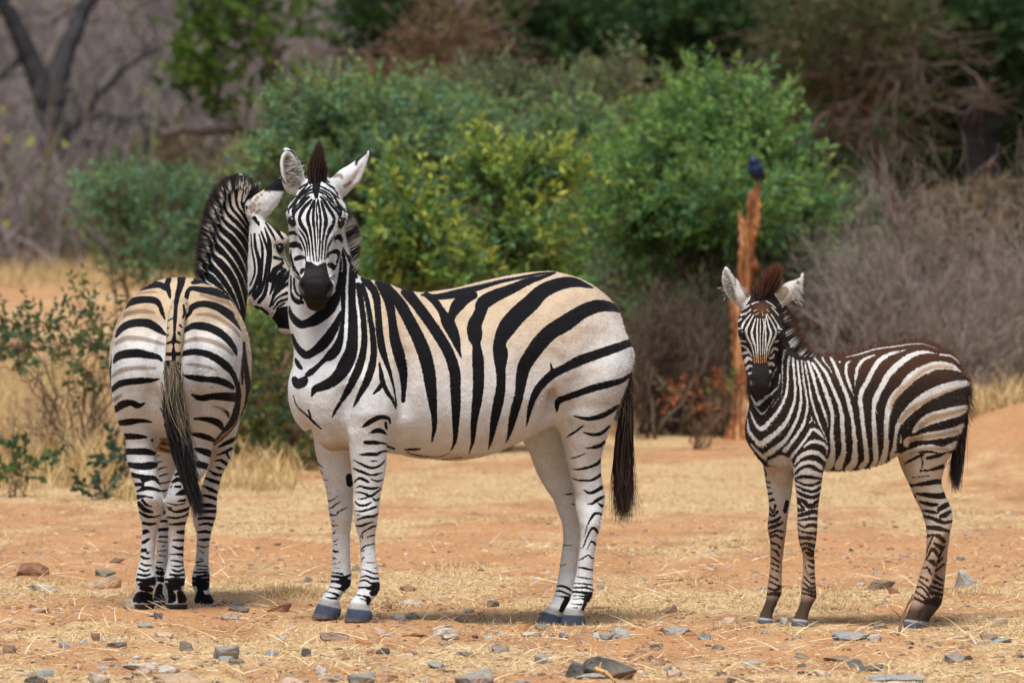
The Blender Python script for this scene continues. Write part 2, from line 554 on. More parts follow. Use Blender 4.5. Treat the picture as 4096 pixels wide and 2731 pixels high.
def mane(root, name, pts, n, rng, length, width, colf, splay=0.25, bend=0.0, thick=0.02, fade=None, seg=3):
    """pts rows: px,py,Y, dirx,diry(photo px direction), length factor. colf(s, h)-> root/tip colours"""
    a = np.array(pts, float)
    s = rng.uniform(0, len(a) - 1, n); i = s.astype(int).clip(0, len(a) - 2); f = (s - i)[:, None]
    q = a[i] * (1 - f) + a[i + 1] * f
    R = P(q[:, 0], q[:, 1], q[:, 2])
    R = R + rng.normal(0, 1, (n, 3)) * np.array([thick * 0.3, thick, thick * 0.3])
    D = np.stack([q[:, 3], rng.normal(0, splay, n) * np.hypot(q[:, 3], q[:, 4]), -q[:, 4]], 1)
    D = D / np.linalg.norm(D, axis=1)[:, None] + rng.normal(0, splay * 0.45, (n, 3))
    D /= np.linalg.norm(D, axis=1)[:, None]
    L = length * q[:, 5] * rng.uniform(0.75, 1.05, n)
    c0, c1 = colf(s / (len(a) - 1), rng, R)
    B = rng.normal(0, 1, (n, 3)) * (L * bend)[:, None] if bend else None
    V, Q, C = ribbons(R, D, L, width, c0, c1, B, seg, rng, fade)
    return mesh_obj(name, V, Q, M_HAIR, root, {"col": C})

def strand_curves(root, name, P0, P1, P2, width, c0, c1, rng, seg=6, mat=None):
    """quadratic-curve strands (n,3) -> blades"""
    n = len(P0); Vs, Cs = [], []
    side = np.cross(P2 - P0, rng.normal(size=(n, 3))); side /= np.linalg.norm(side, axis=1)[:, None]
    for i in range(seg + 1):
        t = i / seg
        p = P0 * (1 - t) ** 2 + P1 * 2 * t * (1 - t) + P2 * t * t
        w = np.broadcast_to(width, (n,)) * (1 - 0.85 * t) / 2
        Vs += [p - side * w[:, None], p + side * w[:, None]]
        c = c0 * (1 - t) + c1 * t; Cs += [c, c]
    V = np.stack(Vs, 1).reshape(-1, 3); C = np.stack(Cs, 1).reshape(-1, 3)
    k = 2 * (seg + 1); base = (np.arange(n) * k)[:, None]
    Q = np.concatenate([base + np.array([[2 * i, 2 * i + 1, 2 * i + 3, 2 * i + 2]]) for i in range(seg)])
    return mesh_obj(name, V, Q, mat or M_HAIR, root, {"col": C})

class Axis:
    """horizontal body axis seen from the side: photo column -> distance"""
    def __init__(s, x0, Y0, deg):
        s.x0, s.Y0, s.t = x0, Y0, math.tan(math.radians(deg)); a = math.radians(deg)
        s.A = np.array([math.cos(a), math.sin(a), 0]); s.B = np.array([-math.sin(a), math.cos(a), 0])
    def Y(s, px): return s.Y0 + (px - s.x0) / F0 * s.Y0 * s.t
    def torso(s, label, rows, k=0.05, taper=0.12):
        O = P(s.x0, 1365.5, s.Y0) * np.array([1, 1, 0]); st = []
        for px, top, bot, b in rows:
            Y = s.Y(px); a = P(px, top, Y); c = P(px, bot, Y); m = (a + c) / 2
            st.append(((m - O) @ s.A, m[2], (m - O) @ s.B, (a[2] - c[2]) / 2, b))
        return Slice(label, O, s.A, ZA, s.B, st, k, p=2.15, taper=taper)
# ------------------------------------------------------------------ stripe strokes: x,y,width in a patch of the coat
MID_TORSO = """500,312,16 620,325,44 760,300,60 900,262,40 1050,220,28 1200,190,22 1330,165,20 1430,158,14;
530,310,40 580,345,55 622,400,50 655,455,64 685,510,90 728,600,75 755,690,36 775,755,8;
860,315,60 800,335,90 750,385,90 715,445,64 690,510,60;
1430,158,14 1340,190,30 1250,215,50 1130,270,70 1010,320,90 930,370,100 910,430,85 870,520,100 870,590,105 880,660,62 890,740,80 895,850,82 895,950,78 885,1050,70 870,1150,55 860,1250,42 855,1330,28 830,1415,8;
1690,262,14 1560,225,70 1450,240,90 1340,290,105 1260,370,120 1170,450,125 1095,540,125 1045,640,90 1050,730,105 1050,830,72 1053,930,66 1040,1030,72 1020,1120,70 1000,1220,52 985,1310,32 965,1385,8;
1880,435,10 1830,400,60 1730,390,90 1620,430,100 1500,510,115 1400,570,110 1330,640,110 1270,720,105 1215,810,95 1195,900,80 1180,1000,66 1160,1080,66 1135,1170,58 1115,1260,35 1088,1340,8;
1978,635,55 1900,665,60 1800,700,65 1700,735,68 1600,770,72 1500,820,60 1420,860,62 1350,920,60 1300,985,55 1270,1050,45 1250,1120,35 1230,1225,8;
1400,790,8 1408,835,26 1420,860,30;
1960,860,16 1900,905,38 1800,935,50 1700,960,52 1600,995,48 1500,1030,45 1450,1055,45 1440,1125,14;
1865,1085,24 1820,1120,36 1740,1160,38 1650,1175,28 1560,1155,10;
1810,1225,16 1750,1275,26 1690,1285,22 1630,1270,10; 1505,1305,8 1570,1265,18 1630,1220,8;
1775,1335,20 1730,1370,24 1655,1380,8; 1535,1450,6 1580,1440,10 1635,1415,6;
395,290,80 442,350,74 510,440,76 582,540,76 646,640,78 698,740,76 730,850,80 735,950,75 738,1050,70 738,1150,58 735,1250,42 730,1330,28 705,1395,8;
250,245,45 345,370,75 435,530,85 500,670,95 540,800,95 560,920,85 572,1030,70 585,1140,45 588,1230,36 570,1340,10;
200,225,50 270,360,60 295,500,55 312,620,70 345,740,75 370,850,60 375,950,38 370,1050,26;
100,200,50 175,300,50 195,430,45 205,560,45 222,680,50 250,770,35 280,860,22 305,960,12 325,1080,8;
205,790,10 215,850,26 228,920,32 260,990,26 295,1040,20 320,1100,10; 228,925,30 200,965,28 165,1000,10;
260,1365,16 310,1385,14; 380,1390,12 440,1388,20 490,1385,10; 390,1405,6 450,1425,10 560,1440,6 640,1435,5 700,1410,5; 640,1460,5 780,1442,5"""
MID_BROWN = """1560,1092,14 1650,1090,20 1740,1072,28 1800,1065,14; 1470,590,30 1520,640,40 1600,600,40; 1750,500,10 1800,540,12 1700,620,12;
1500,900,40 1620,870,50 1750,840,44; 470,560,30 530,680,30; 330,560,30 370,680,40; 1420,700,30 1480,740,40; 1390,1010,16 1385,1030,16; 1530,1170,20 1545,1190,20;
1540,520,30 1640,560,50 1760,560,60; 1600,1230,12 1700,1235,16"""
MID_CHEST = """870,-30,50 900,150,55 925,350,55 935,500,60 925,650,65 895,780,80 850,900,85 790,1020,75 740,1110,60 690,1190,36 640,1270,30 600,1350,10;
915,-30,40 965,150,45 990,300,50 1015,450,55 1030,600,60 1030,720,65 1005,850,75 960,980,75 900,1090,55 850,1190,30 820,1245,10;
805,-200,60 805,0,75 805,150,75 815,350,95 810,550,110 790,680,130 740,800,150 680,900,130 600,980,110 500,1030,95 420,1060,70 385,1130,16;
715,0,40 712,150,45 715,280,30 700,420,45 680,540,70 640,640,100 580,710,100 520,750,50 450,820,45 380,880,60 340,910,50;
690,260,30 640,380,70 580,490,100 500,590,110 420,660,85 330,705,80 265,660,65 215,590,45 180,490,20;
150,200,12 165,270,40 210,340,70 270,385,80 330,375,85 420,340,110 510,270,130 580,200,120 630,120,100 660,50,60 680,-40,50 690,-140,50;
215,740,10 230,780,40 260,830,40 285,850,10; 205,960,60 240,1005,100 300,980,90 325,930,20;
190,1130,4 230,1240,8 330,1330,14 400,1400,22 480,1475,10; 350,1280,16 370,1350,14;
175,60,12 195,115,36 240,150,50 290,160,20"""
MID_THROAT = """500,350,40 500,600,50 500,800,40 520,1000,40 600,1120,60 740,1160,130 860,1160,80; 600,420,50 600,600,60 640,800,60 720,930,60 800,970,60 820,1080,80;
2000,-600,50 2030,-300,60 2060,0,70 2000,420,60 1940,750,90; 2010,-780,20 2110,-420,70 2190,-60,110 2170,400,130 2130,760,130; 2120,-560,16 2330,-150,70 2420,200,60 2470,600,50; 2330,-300,16 2480,20,50 2560,400,60"""
MID_LEG_A = """1170,230,10 1240,180,60 1330,120,70 1430,75,70 1520,70,60 1590,100,40 1610,170,16;
1275,315,8 1340,300,55 1430,280,80 1500,300,60 1560,350,14; 1540,150,30 1545,220,40 1560,260,10;
1215,465,60 1300,468,70 1400,470,65 1480,475,40 1555,490,30;
1110,655,10 1200,655,45 1300,650,60 1400,650,55 1480,610,40 1550,600,36;
1030,740,12 1130,790,35 1230,840,45 1330,865,45 1430,840,40 1500,780,28 1535,730,10; 1270,755,8 1340,757,28 1410,757,8;
1025,870,14 1100,900,45 1200,940,50 1290,975,35 1400,965,40 1495,930,14;
1040,1100,16 1090,1045,35 1150,1030,50 1230,1065,50 1285,1095,16; 1310,1035,14 1370,1065,35 1440,1070,35 1490,1045,14;
1085,1175,20 1140,1150,35 1250,1180,45 1350,1185,45 1440,1165,25;
1050,1245,16 1150,1250,30 1230,1275,40 1290,1310,50 1380,1260,40 1475,1180,20;
1100,1345,16 1160,1350,30 1230,1335,30 1280,1305,30; 1330,1340,20 1385,1370,50 1445,1345,20;
1055,1385,14 1110,1440,35 1190,1455,45 1270,1430,40 1320,1395,20; 1060,1535,20 1150,1545,35 1270,1515,40 1380,1475,45 1400,1465,20"""
MID_LEG_B = """970,100,20 1080,60,40 1200,45,40 1262,10,30; 960,30,16 1000,30,16; 950,180,25 1030,180,35 1110,150,35 1200,125,12;
1015,340,12 1050,270,25 1120,230,25 1180,195,30 1240,180,25; 1020,400,10 1050,320,18; 1100,345,10 1150,325,25 1215,310,22;
1025,520,20 1070,470,25 1140,445,20 1210,425,18; 1020,545,14 1080,520,14; 1120,580,10 1170,560,8; 1030,650,16 1065,620,20;
1030,680,14 1100,690,12 1160,695,18 1245,685,8; 1170,770,8 1245,770,10; 1030,780,10 1120,810,25 1190,840,30 1275,845,20;
1020,900,20 1100,880,30 1180,910,35 1280,915,30; 1005,950,25 1090,940,30 1160,980,30 1230,990,60 1285,980,40;
1000,1040,30 1080,1040,30 1150,1050,60 1220,1040,110 1275,1050,70; 1180,1120,80 1230,1110,80;
960,1140,20 1060,1160,24 1130,1200,70 1120,1270,40; 1000,1190,16 1070,1210,20 1110,1230,30"""
MID_LEG_C = """1035,190,12 1110,140,30 1190,100,25 1250,40,20 1310,5,10; 1310,115,16 1400,135,35 1530,150,50 1620,110,45 1710,30,30;
1330,355,8 1400,355,30 1500,330,45 1600,290,45 1650,245,20; 1100,515,8 1180,510,18 1260,475,20 1325,450,8;
1125,690,12 1220,690,30 1340,670,45 1460,635,50 1540,590,55 1580,530,30; 1125,815,8 1190,855,25 1300,865,35 1420,865,40 1510,820,50 1590,770,50;
1310,1010,10 1360,1045,40 1430,1060,50 1520,1020,60 1600,970,70; 1370,1230,20 1450,1225,40 1530,1170,60 1600,1130,50 1645,1100,20;
1540,1220,20 1590,1260,50 1630,1260,30; 1375,1560,20 1420,1470,40 1480,1390,45 1550,1380,45 1600,1410,30"""
MID_LEG_D = """1235,340,14 1270,260,25 1320,130,28 1380,40,40 1430,60,45 1465,120,35; 1250,190,8 1275,110,14 1300,10,14; 1130,395,8 1190,340,16 1240,325,10;
1295,365,12 1330,290,20 1370,240,35 1430,290,35; 1175,520,16 1240,490,25 1320,445,25 1360,480,30 1405,490,25;
1165,630,18 1240,635,35 1320,655,35 1385,665,25; 1155,765,20 1250,785,22 1380,800,20; 1110,865,20 1220,870,25 1300,880,30 1385,890,25;
1095,930,25 1200,930,30 1280,930,40 1385,960,30; 1080,990,35 1180,995,40 1280,1010,50 1370,1010,40; 1100,1050,20 1180,1050,20 1280,1060,40 1360,1060,60;
1100,1100,14 1200,1095,20 1310,1110,70 1340,1120,60; 1270,1160,60 1240,1250,50; 1060,1170,12 1150,1180,24 1220,1180,30; 1050,1230,12 1150,1230,24"""
MID_FAR_A = """470,780,20 510,830,20 560,855,10; 515,910,20 545,960,16; 560,1050,25 640,1060,14; 595,1160,16 640,1185,10; 615,1260,16 670,1270,14;
625,1370,20 660,1385,22 740,1340,20 800,1295,8; 645,1495,20 690,1490,28 770,1430,28 840,1390,10; 770,1560,16 860,1520,26 930,1480,8;
965,1000,100 975,1110,110; 300,20,20 370,100,30 440,160,30 520,240,14"""
MID_FAR_B = """585,20,30 650,35,25 720,0,14; 630,110,20 640,115,20; 605,160,20 650,180,22 705,172,14; 630,290,16 650,280,25 668,255,12;
635,390,18 655,400,18 710,350,10; 640,450,16 705,435,12; 630,525,30 670,540,35 715,540,16; 640,630,25 690,645,14; 640,715,16 740,685,10; 650,770,10 740,770,14;
620,830,20 700,840,25 760,850,30; 610,880,30 690,890,40 780,900,50 890,860,30; 610,950,40 700,960,50 790,960,110 890,970,60; 780,1030,80 860,1010,70;
590,1030,20 680,1050,25 740,1060,50 790,1080,30; 550,1100,14 640,1120,30 700,1150,50; 530,1170,16 600,1190,30 680,1190,40"""
MID_FAR_C = "985,1090,10 1060,1080,25 1135,1075,20; 1125,1235,20 1170,1240,20; 600,840,10 640,845,14"
MID_FAR_D = """930,330,12 950,300,16 1080,300,10; 905,605,16 985,580,12; 850,910,25 920,905,35 1000,930,40 1060,970,30; 830,980,25 900,980,35 980,1010,35 1050,1040,30;
830,1055,14 920,1060,20 1020,1080,50; 1000,1120,100 960,1200,100 900,1290,60"""
MID_FACE_A = """1100,780,30 1080,900,60 1060,1050,75 1045,1200,80 1040,1400,75 1045,1568,75; 1180,820,40 1150,950,30 1145,1150,40 1165,1330,55 1155,1450,45 1150,1568,50;
1190,780,50 1215,950,60 1240,1080,70 1255,1250,70 1270,1400,70 1275,1568,75; 1290,820,55 1330,950,80 1370,1100,90 1410,1250,105 1440,1400,115 1440,1568,110;
1260,680,50 1380,800,90 1460,950,105 1540,1080,105 1620,1200,100 1690,1350,95 1690,1450,90 1660,1568,90;
1330,640,30 1500,800,50 1620,960,80 1740,1080,90 1830,1200,90 1870,1300,70; 1480,700,30 1620,840,30 1760,980,40 1860,1080,60 1920,1180,60 1880,1280,60;
1250,540,60 1400,600,50 1530,700,50 1650,830,50 1720,930,20; 1260,350,40 1450,450,60 1600,540,50 1700,680,60 1760,800,70 1830,930,90 1900,1030,110 2000,1100,60 2050,1190,16;
1250,460,40 1400,520,50 1560,630,40 1660,760,20; 1360,180,50 1450,260,50 1600,370,60 1700,430,60 1780,590,40 1810,660,14; 1440,140,40 1530,240,20; 1650,560,14 1750,660,40 1860,740,14;
2000,1180,14 2020,1260,30; 1060,800,40 1000,950,80 930,1100,80 880,1250,100 870,1400,110 900,1568,90; 1000,760,40 900,880,100 780,1000,110 690,1130,110 630,1270,100 610,1400,95 650,1568,90;
950,690,30 800,800,60 680,930,80 560,1050,80 450,1170,90 420,1280,80 440,1350,50; 900,660,30 760,760,40 600,900,40 480,1000,60 400,1100,70 400,1200,60;
1040,540,50 880,590,50 740,700,60 640,820,40 580,890,14; 1080,440,70 930,480,60 800,560,60 680,640,60 600,760,40; 980,350,50 800,480,60 660,580,70 560,700,80 500,820,100 420,930,110 320,1030,70 250,1120,20;
870,290,40 760,420,50 650,540,50 560,650,30; 900,240,30 720,350,50 610,440,50; 520,660,30 430,720,40 370,790,20; 280,1110,20 270,1190,40;
1140,250,260 1130,450,210 1130,560,160 1140,690,110; 290,1340,70 370,1410,140 430,1500,140; 2010,1370,80 1930,1410,140 1880,1500,140"""
MID_FACE_B = """1045,0,75 1065,200,75 1080,400,55 1095,600,55 1115,850,48 1130,1050,30 1150,1300,25; 1155,0,50 1170,200,45 1175,400,35 1175,650,20 1175,820,6;
1275,0,75 1265,250,65 1250,500,60 1250,750,45 1230,900,42 1230,1100,35 1205,1300,25; 1440,0,115 1410,220,100 1370,450,70 1340,650,55 1325,850,42 1315,1050,35 1300,1250,24;
1690,0,85 1660,150,100 1560,320,120 1500,450,90 1450,600,70 1430,800,45 1410,1000,40 1395,1250,25; 870,0,100 920,200,90 960,400,80 990,600,60 1010,800,50 1030,1050,45 1070,1300,25;
620,0,90 680,180,110 780,330,110 850,480,70 890,650,55 920,850,48 935,1050,30 945,1250,14; 580,270,14 650,380,45 730,480,60 800,640,55 840,800,45 860,1000,25 865,1120,14;
570,460,20 640,580,60 710,720,50 770,880,45 800,1050,25 800,1250,25 830,1330,14; 340,20,90 400,80,130 380,180,80 480,140,50; 1900,50,150 1870,130,120 1900,230,90;
300,420,110 420,400,110 500,440,80 540,470,20; 320,790,150 420,780,190 540,770,180 620,830,110 710,960,20; 470,1230,30 500,1220,130 600,1180,140 700,1170,120 770,1190,40;
350,930,14 340,1050,40 370,1250,55 420,1450,65 460,1568,65; 310,1050,14 315,1300,30 345,1500,35; 1700,680,20 1740,580,80 1830,520,160 1900,600,120 1940,680,40; 1880,470,80;
1500,1160,20 1560,1020,70 1680,990,120 1800,1000,140 1830,1130,70 1800,1260,60 1760,1400,50 1700,1540,40; 1500,1400,50 1570,1400,160 1660,1470,150 1680,1550,60;
1720,400,8 1680,500,40 1610,620,70 1540,780,60 1500,900,40 1480,1050,30 1450,1200,14"""
MID_FACE_C = """560,0,60 640,150,70 720,290,70 800,420,30; 490,0,40 540,150,40 620,320,40 780,470,30; 850,170,120 900,130,60 820,250,80;
1990,60,20 1900,280,25 1720,410,30; 1970,230,14 1880,380,14 1760,460,16; 840,590,90 900,760,80; 1720,700,80 1640,820,80"""
# ------------------------------------------------------------------ the adult zebra in the middle
def build_adult():
    rng = np.random.default_rng(11)
    ax = Axis(1420, 32.83, 22)
    pr = []
    pr.append(ax.torso('torso', [
        (1262, 1400, 1660, .08), (1275, 1330, 1705, .13), (1300, 1260, 1745, .17), (1350, 1190, 1775, .20), (1423, 1118, 1795, .235),
        (1515, 1123, 1806, .26), (1600, 1155, 1815, .28), (1700, 1169, 1833, .30), (1800, 1156, 1841, .315), (1916, 1129, 1824, .315),
        (2031, 1103, 1780, .305), (2146, 1087, 1722, .295), (2221, 1087, 1690, .285), (2295, 1107, 1680, .265), (2365, 1143, 1668, .235),
        (2420, 1188, 1640, .195), (2455, 1240, 1600, .14), (2470, 1305, 1540, .09), (2477, 1350, 1490, .06)]))
    pr.append(zloft('neck', [
        (770, 1205, 1345, 32.80, .085), (850, 1195, 1368, 32.82, .10), (930, 1185, 1388, 32.84, .11), (1010, 1172, 1405, 32.85, .12),
        (1100, 1158, 1424, 32.85, .135), (1169, 1153, 1436, 32.84, .145), (1265, 1153, 1460, 32.83, .16), (1322, 1160, 1470, 32.82, .17),
        (1387, 1174, 1480, 32.81, .18), (1450, 1176, 1480, 32.80, .18), (1514, 1171, 1470, 32.79, .18), (1556, 1170, 1460, 32.78, .175),
        (1605, 1178, 1450, 32.78, .165), (1650, 1196, 1435, 32.79, .15), (1700, 1232, 1410, 32.80, .12), (1735, 1275, 1390, 32.81, .08)], 0.05))
    # chest muscles
    pr.append(blob('neck', 1300, 1590, 32.66, .085, .06, .13, .06))
    pr.append(blob('neck', 1218, 1590, 32.75, .05, .05, .12, .05))
    # near shoulder and fore leg
    pr.append(zloft('fore_near', [
        (1430, 1400, 1545, 32.70, .06), (1520, 1392, 1580, 32.67, .085), (1600, 1392, 1586, 32.67, .09), (1650, 1392, 1582, 32.67, .09),
        (1690, 1394, 1566, 32.68, .085), (1742, 1394, 1549, 32.69, .08), (1795, 1397, 1548, 32.70, .075), (1867, 1405, 1543, 32.70, .068),
        (1905, 1409, 1538, 32.70, .062), (1951, 1414, 1528, 32.70, .055), (2000, 1417, 1519, 32.70, .05), (2050, 1418, 1514, 32.69, .05),
        (2102, 1421, 1507, 32.70, .044), (2145, 1434, 1501, 32.71, .034), (2193, 1441, 1500, 32.72, .030), (2245, 1443, 1506, 32.72, .031),
        (2294, 1440, 1514, 32.72, .036), (2346, 1434, 1520, 32.72, .043), (2376, 1424, 1509, 32.71, .042), (2402, 1405, 1483, 32.70, .040),
        (2427, 1391, 1478, 32.69, .045), (2452, 1385, 1490, 32.69, .054), (2489, 1374, 1485, 32.69, .060)], 0.035, True))
    pr.append(zloft('fore_far', [
        (1640, 1240, 1400, 32.88, .08), (1690, 1243, 1405, 32.89, .082), (1727, 1251, 1405, 32.90, .08), (1798, 1260, 1407, 32.91, .072), (1862, 1275, 1409, 32.92, .066), (1918, 1293, 1412, 32.92, .059),
        (1969, 1306, 1413, 32.92, .053), (2033, 1314, 1411, 32.92, .049), (2060, 1318, 1410, 32.92, .046), (2100, 1325, 1404, 32.93, .04),
        (2150, 1329, 1400, 32.94, .035), (2208, 1329, 1400, 32.94, .034), (2251, 1328, 1402, 32.94, .035), (2290, 1325, 1405, 32.94, .038),
        (2330, 1321, 1404, 32.94, .043), (2356, 1312, 1390, 32.93, .041), (2382, 1292, 1364, 32.92, .040), (2410, 1273, 1358, 32.91, .045),
        (2443, 1257, 1366, 32.91, .054), (2476, 1241, 1353, 32.91, .060)], 0.035, True))
    pr.append(zloft('hind_near', [
        (1230, 2250, 2420, 33.05, .06), (1350, 2215, 2512, 33.05, .11), (1410, 2205, 2530, 33.04, .13), (1460, 2200, 2531, 33.03, .14), (1520, 2196, 2512, 33.02, .145), (1570, 2198, 2493, 33.02, .142),
        (1620, 2202, 2474, 33.03, .135), (1660, 2208, 2459, 33.03, .125), (1705, 2229, 2441, 33.04, .112), (1766, 2250, 2421, 33.05, .098),
        (1822, 2263, 2406, 33.06, .083), (1879, 2277, 2403, 33.07, .07), (1942, 2291, 2411, 33.08, .060), (1988, 2301, 2420, 33.08, .054),
        (2036, 2302, 2413, 33.07, .051), (2062, 2310, 2407, 33.06, .046), (2105, 2319, 2400, 33.05, .041), (2150, 2321, 2388, 33.05, .036),
        (2210, 2316, 2380, 33.05, .033), (2278, 2308, 2372, 33.05, .034), (2330, 2295, 2371, 33.05, .040), (2371, 2287, 2372, 33.04, .043),
        (2402, 2278, 2359, 33.03, .041), (2430, 2262, 2339, 33.02, .042), (2455, 2251, 2337, 33.02, .050), (2507, 2239, 2350, 33.02, .058)], 0.035, True))
    pr.append(zloft('hind_far', [
        (1600, 2120, 2330, 33.29, .10), (1700, 2062, 2310, 33.30, .105), (1741, 2081, 2300, 33.30, .10), (1820, 2121, 2302, 33.30, .088), (1886, 2145, 2305, 33.31, .075),
        (1947, 2179, 2310, 33.31, .062), (2006, 2217, 2322, 33.31, .054), (2044, 2230, 2322, 33.30, .048), (2100, 2249, 2326, 33.29, .040),
        (2154, 2253, 2325, 33.28, .036), (2207, 2246, 2316, 33.28, .034), (2280, 2237, 2307, 33.28, .034), (2330, 2228, 2304, 33.27, .038),
        (2370, 2220, 2296, 33.26, .042), (2411, 2204, 2280, 33.25, .042), (2432, 2183, 2266, 33.24, .042), (2462, 2160, 2252, 33.24, .05),
        (2504, 2130, 2250, 33.24, .058)], 0.035, True))
    # head, turned to the camera
    pr.append(zloft('head', [
        (718, 1238, 1306, 32.72, .05), (745, 1206, 1330, 32.69, .075), (796, 1178, 1358, 32.67, .09), (840, 1172, 1364, 32.65, .095),
        (880, 1170, 1362, 32.63, .09), (930, 1184, 1346, 32.61, .085), (985, 1196, 1330, 32.585, .08), (1040, 1204, 1318, 32.565, .075),
        (1080, 1203, 1321, 32.55, .072), (1110, 1199, 1328, 32.54, .072), (1143, 1194, 1334, 32.535, .07), (1175, 1202, 1328, 32.535, .065),
        (1200, 1215, 1315, 32.54, .056), (1214, 1224, 1306, 32.548, .030)], 0.03))
    pr.append(zloft('head', [
        (780, 1185, 1352, 32.76, .06), (830, 1152, 1383, 32.74, .08), (870, 1152, 1384, 32.72, .085), (910, 1155, 1377, 32.71, .09),
        (985, 1157, 1367, 32.69, .09), (1041, 1160, 1357, 32.67, .08), (1085, 1172, 1343, 32.65, .07), (1115, 1186, 1332, 32.63, .055)], 0.025))
    pr.append(blob('head', 1166, 856, 32.66, .022, .035, .022, .02))
    pr.append(blob('head', 1366, 862, 32.66, .022, .035, .022, .02))
    # ears
    pr.append(crossloft('ear', [(1148, 772, 1215, 745, 32.73, .020), (1131, 745, 1222, 722, 32.73, .030), (1121, 698, 1214, 682, 32.73, .034),
                                (1116, 648, 1197, 648, 32.73, .026), (1122, 612, 1178, 612, 32.73, .016), (1134, 594, 1152, 594, 32.73, .008)], 0.015))
    pr.append(crossloft('ear', [(1330, 750, 1366, 798, 32.74, .020), (1321, 716, 1395, 772, 32.74, .028), (1352, 688, 1432, 736, 32.74, .030),
                                (1400, 658, 1456, 694, 32.74, .024), (1444, 624, 1474, 644, 32.74, .013), (1470, 604, 1482, 610, 32.74, .007)], 0.015))
    cuts = [blob('cut', 1618, 1560, 32.60, .016, .05, .13, .05), blob('cut', 2165, 1500, 32.71, .09, .045, .10, .06), blob('cut', 2205, 1640, 32.86, .02, .05, .09, .05), blob('cut', 1385, 1640, 32.585, .02, .05, .10, .05),
            crossloft('cut', [(1150, 736, 1200, 724, 32.685, .016), (1131, 698, 1196, 686, 32.685, .034), (1125, 652, 1185, 652, 32.69, .03), (1138, 616, 1166, 616, 32.70, .012)], 0.008),
            crossloft('cut', [(1392, 738, 1412, 754, 32.70, .022), (1418, 694, 1440, 720, 32.70, .028), (1446, 652, 1462, 668, 32.71, .02), (1464, 624, 1472, 634, 32.72, .008)], 0.008),
            blob('cut', 1207, 1150, 32.475, .012, .03, .020, .01), blob('cut', 1321, 1157, 32.475, .012, .03, .020, .01)]
    V, Q, lab = build_body(pr, cuts, 0.0085, fine=('head',))
    px, py = proj(V)
    head = lab == 'head'; ear = lab == 'ear'; far = np.isin(lab, ['fore_far', 'hind_far'])
    body = ~(head | ear | far)
    front = V[:, 1] < 32.9 + 0 * px
    S = np.full(len(V), -25.0)
    T1 = strokes(MID_TORSO, 1400, 1000, 1.7425) + strokes(MID_CHEST, 1100, 1150, 2.613) \
        + strokes(MID_LEG_A, 1150, 1650, 3.92) + strokes(MID_LEG_B, 1150, 2050, 3.485) \
        + strokes(MID_LEG_C, 2000, 1700, 3.92) + strokes(MID_LEG_D, 2000, 2100, 3.7333) + strokes(MID_THROAT, 1100, 1060, 7.84)
    T2 = strokes(MID_FAR_A, 1150, 1650, 3.92) + strokes(MID_FAR_B, 1150, 2050, 3.485) \
        + strokes(MID_FAR_C, 2000, 1700, 3.92) + strokes(MID_FAR_D, 2000, 2100, 3.7333)
    T3 = strokes(MID_FACE_A, 1120, 700, 7.84) + strokes(MID_FACE_B, 1120, 880, 7.84) + strokes(MID_FACE_C, 1100, 1060, 7.84)
    for m, T in ((body, T1), (far, T2), (head, T3)):
        S[m] = stroke_sdf(px[m], py[m], T)
    S = np.where(body & (px < 1640) & (py < 1720), S + 1.3, S)
    S[head] = (S[head] + 0.9) * 2.6
    coat = np.tile(WHITE, (len(V), 1)); mark = np.tile(INK, (len(V), 1))
    tan = (1 - smooth01(py, 1260, 1660)) * smooth01(px, 1400, 1520) * (body & (lab != 'neck'))
    tan = tan * (1 - 0.55 * smooth01(px, 2200, 2450) * smooth01(py, 1150, 1330))
    coat = blend(coat, TAN, tan * 0.88)
    tan2 = smooth01(py, 1180, 1260) * 0 + (lab == 'neck') * smooth01(px, 1390, 1430) * (1 - smooth01(py, 1250, 1450)) * 0.6
    coat = blend(coat, TAN, tan2)
    bs = stroke_sdf(px, py, strokes(MID_BROWN, 1400, 1000, 1.7425))
    coat = blend(coat, BRN * 1.9, smooth01(bs, -14, 9) * 0.34 * body)
    # under the brisket the hair is buff
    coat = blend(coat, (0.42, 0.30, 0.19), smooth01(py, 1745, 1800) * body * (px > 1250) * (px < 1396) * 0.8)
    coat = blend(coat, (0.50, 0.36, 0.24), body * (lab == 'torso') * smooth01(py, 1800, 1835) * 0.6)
    # nostrils, muzzle
    face = head & (V[:, 1] < 32.66)
    mz = poly_mask(px, py, [(1222, 1046), (1243, 1046), (1256, 1056), (1269, 1063), (1286, 1053), (1299, 1046), (1306, 1054), (1310, 1080),
                            (1318, 1112), (1330, 1133), (1345, 1160), (1332, 1200), (1310, 1235), (1260, 1250), (1215, 1225), (1196, 1180), (1188, 1145), (1199, 1122), (1214, 1100), (1219, 1075)]) & face
    f = mz.astype(float)
    coat = blend(coat, MUZ * 1.5, f); mark = blend(mark, MUZ, f)
    lip = mz * smooth01(py, 1206, 1236)
    coat = blend(coat, (0.032, 0.022, 0.017), lip * 0.8)
    nose = lambda t: stroke_sdf(px, py, strokes(t, 1100, 1060, 7.84), -60)
    coat = blend(coat, (0.030, 0.031, 0.034), smooth01(nose("1050,250,300 1350,250,300; 1080,480,160 1400,480,160"), -16, 14) * mz)
    coat = blend(coat, (0.11, 0.12, 0.135), smooth01(nose("770,640,60 800,760,90 870,880,90; 1810,720,60 1770,850,90 1660,950,90"), -4, 5) * mz)
    coat = blend(coat, (0.002, 0.002, 0.002), smooth01(nose("845,570,90 900,700,105 940,850,60; 1725,630,95 1650,770,105 1590,900,60"), -3, 3) * mz)  # shade of the nostril hollows painted in as near-black
    # ears: dark rim, fluffy inside, hollow's shade painted in, brown freckles on the back
    e1 = ear & (px < 1240); e2 = ear & (px >= 1240)
    S[ear] = -25
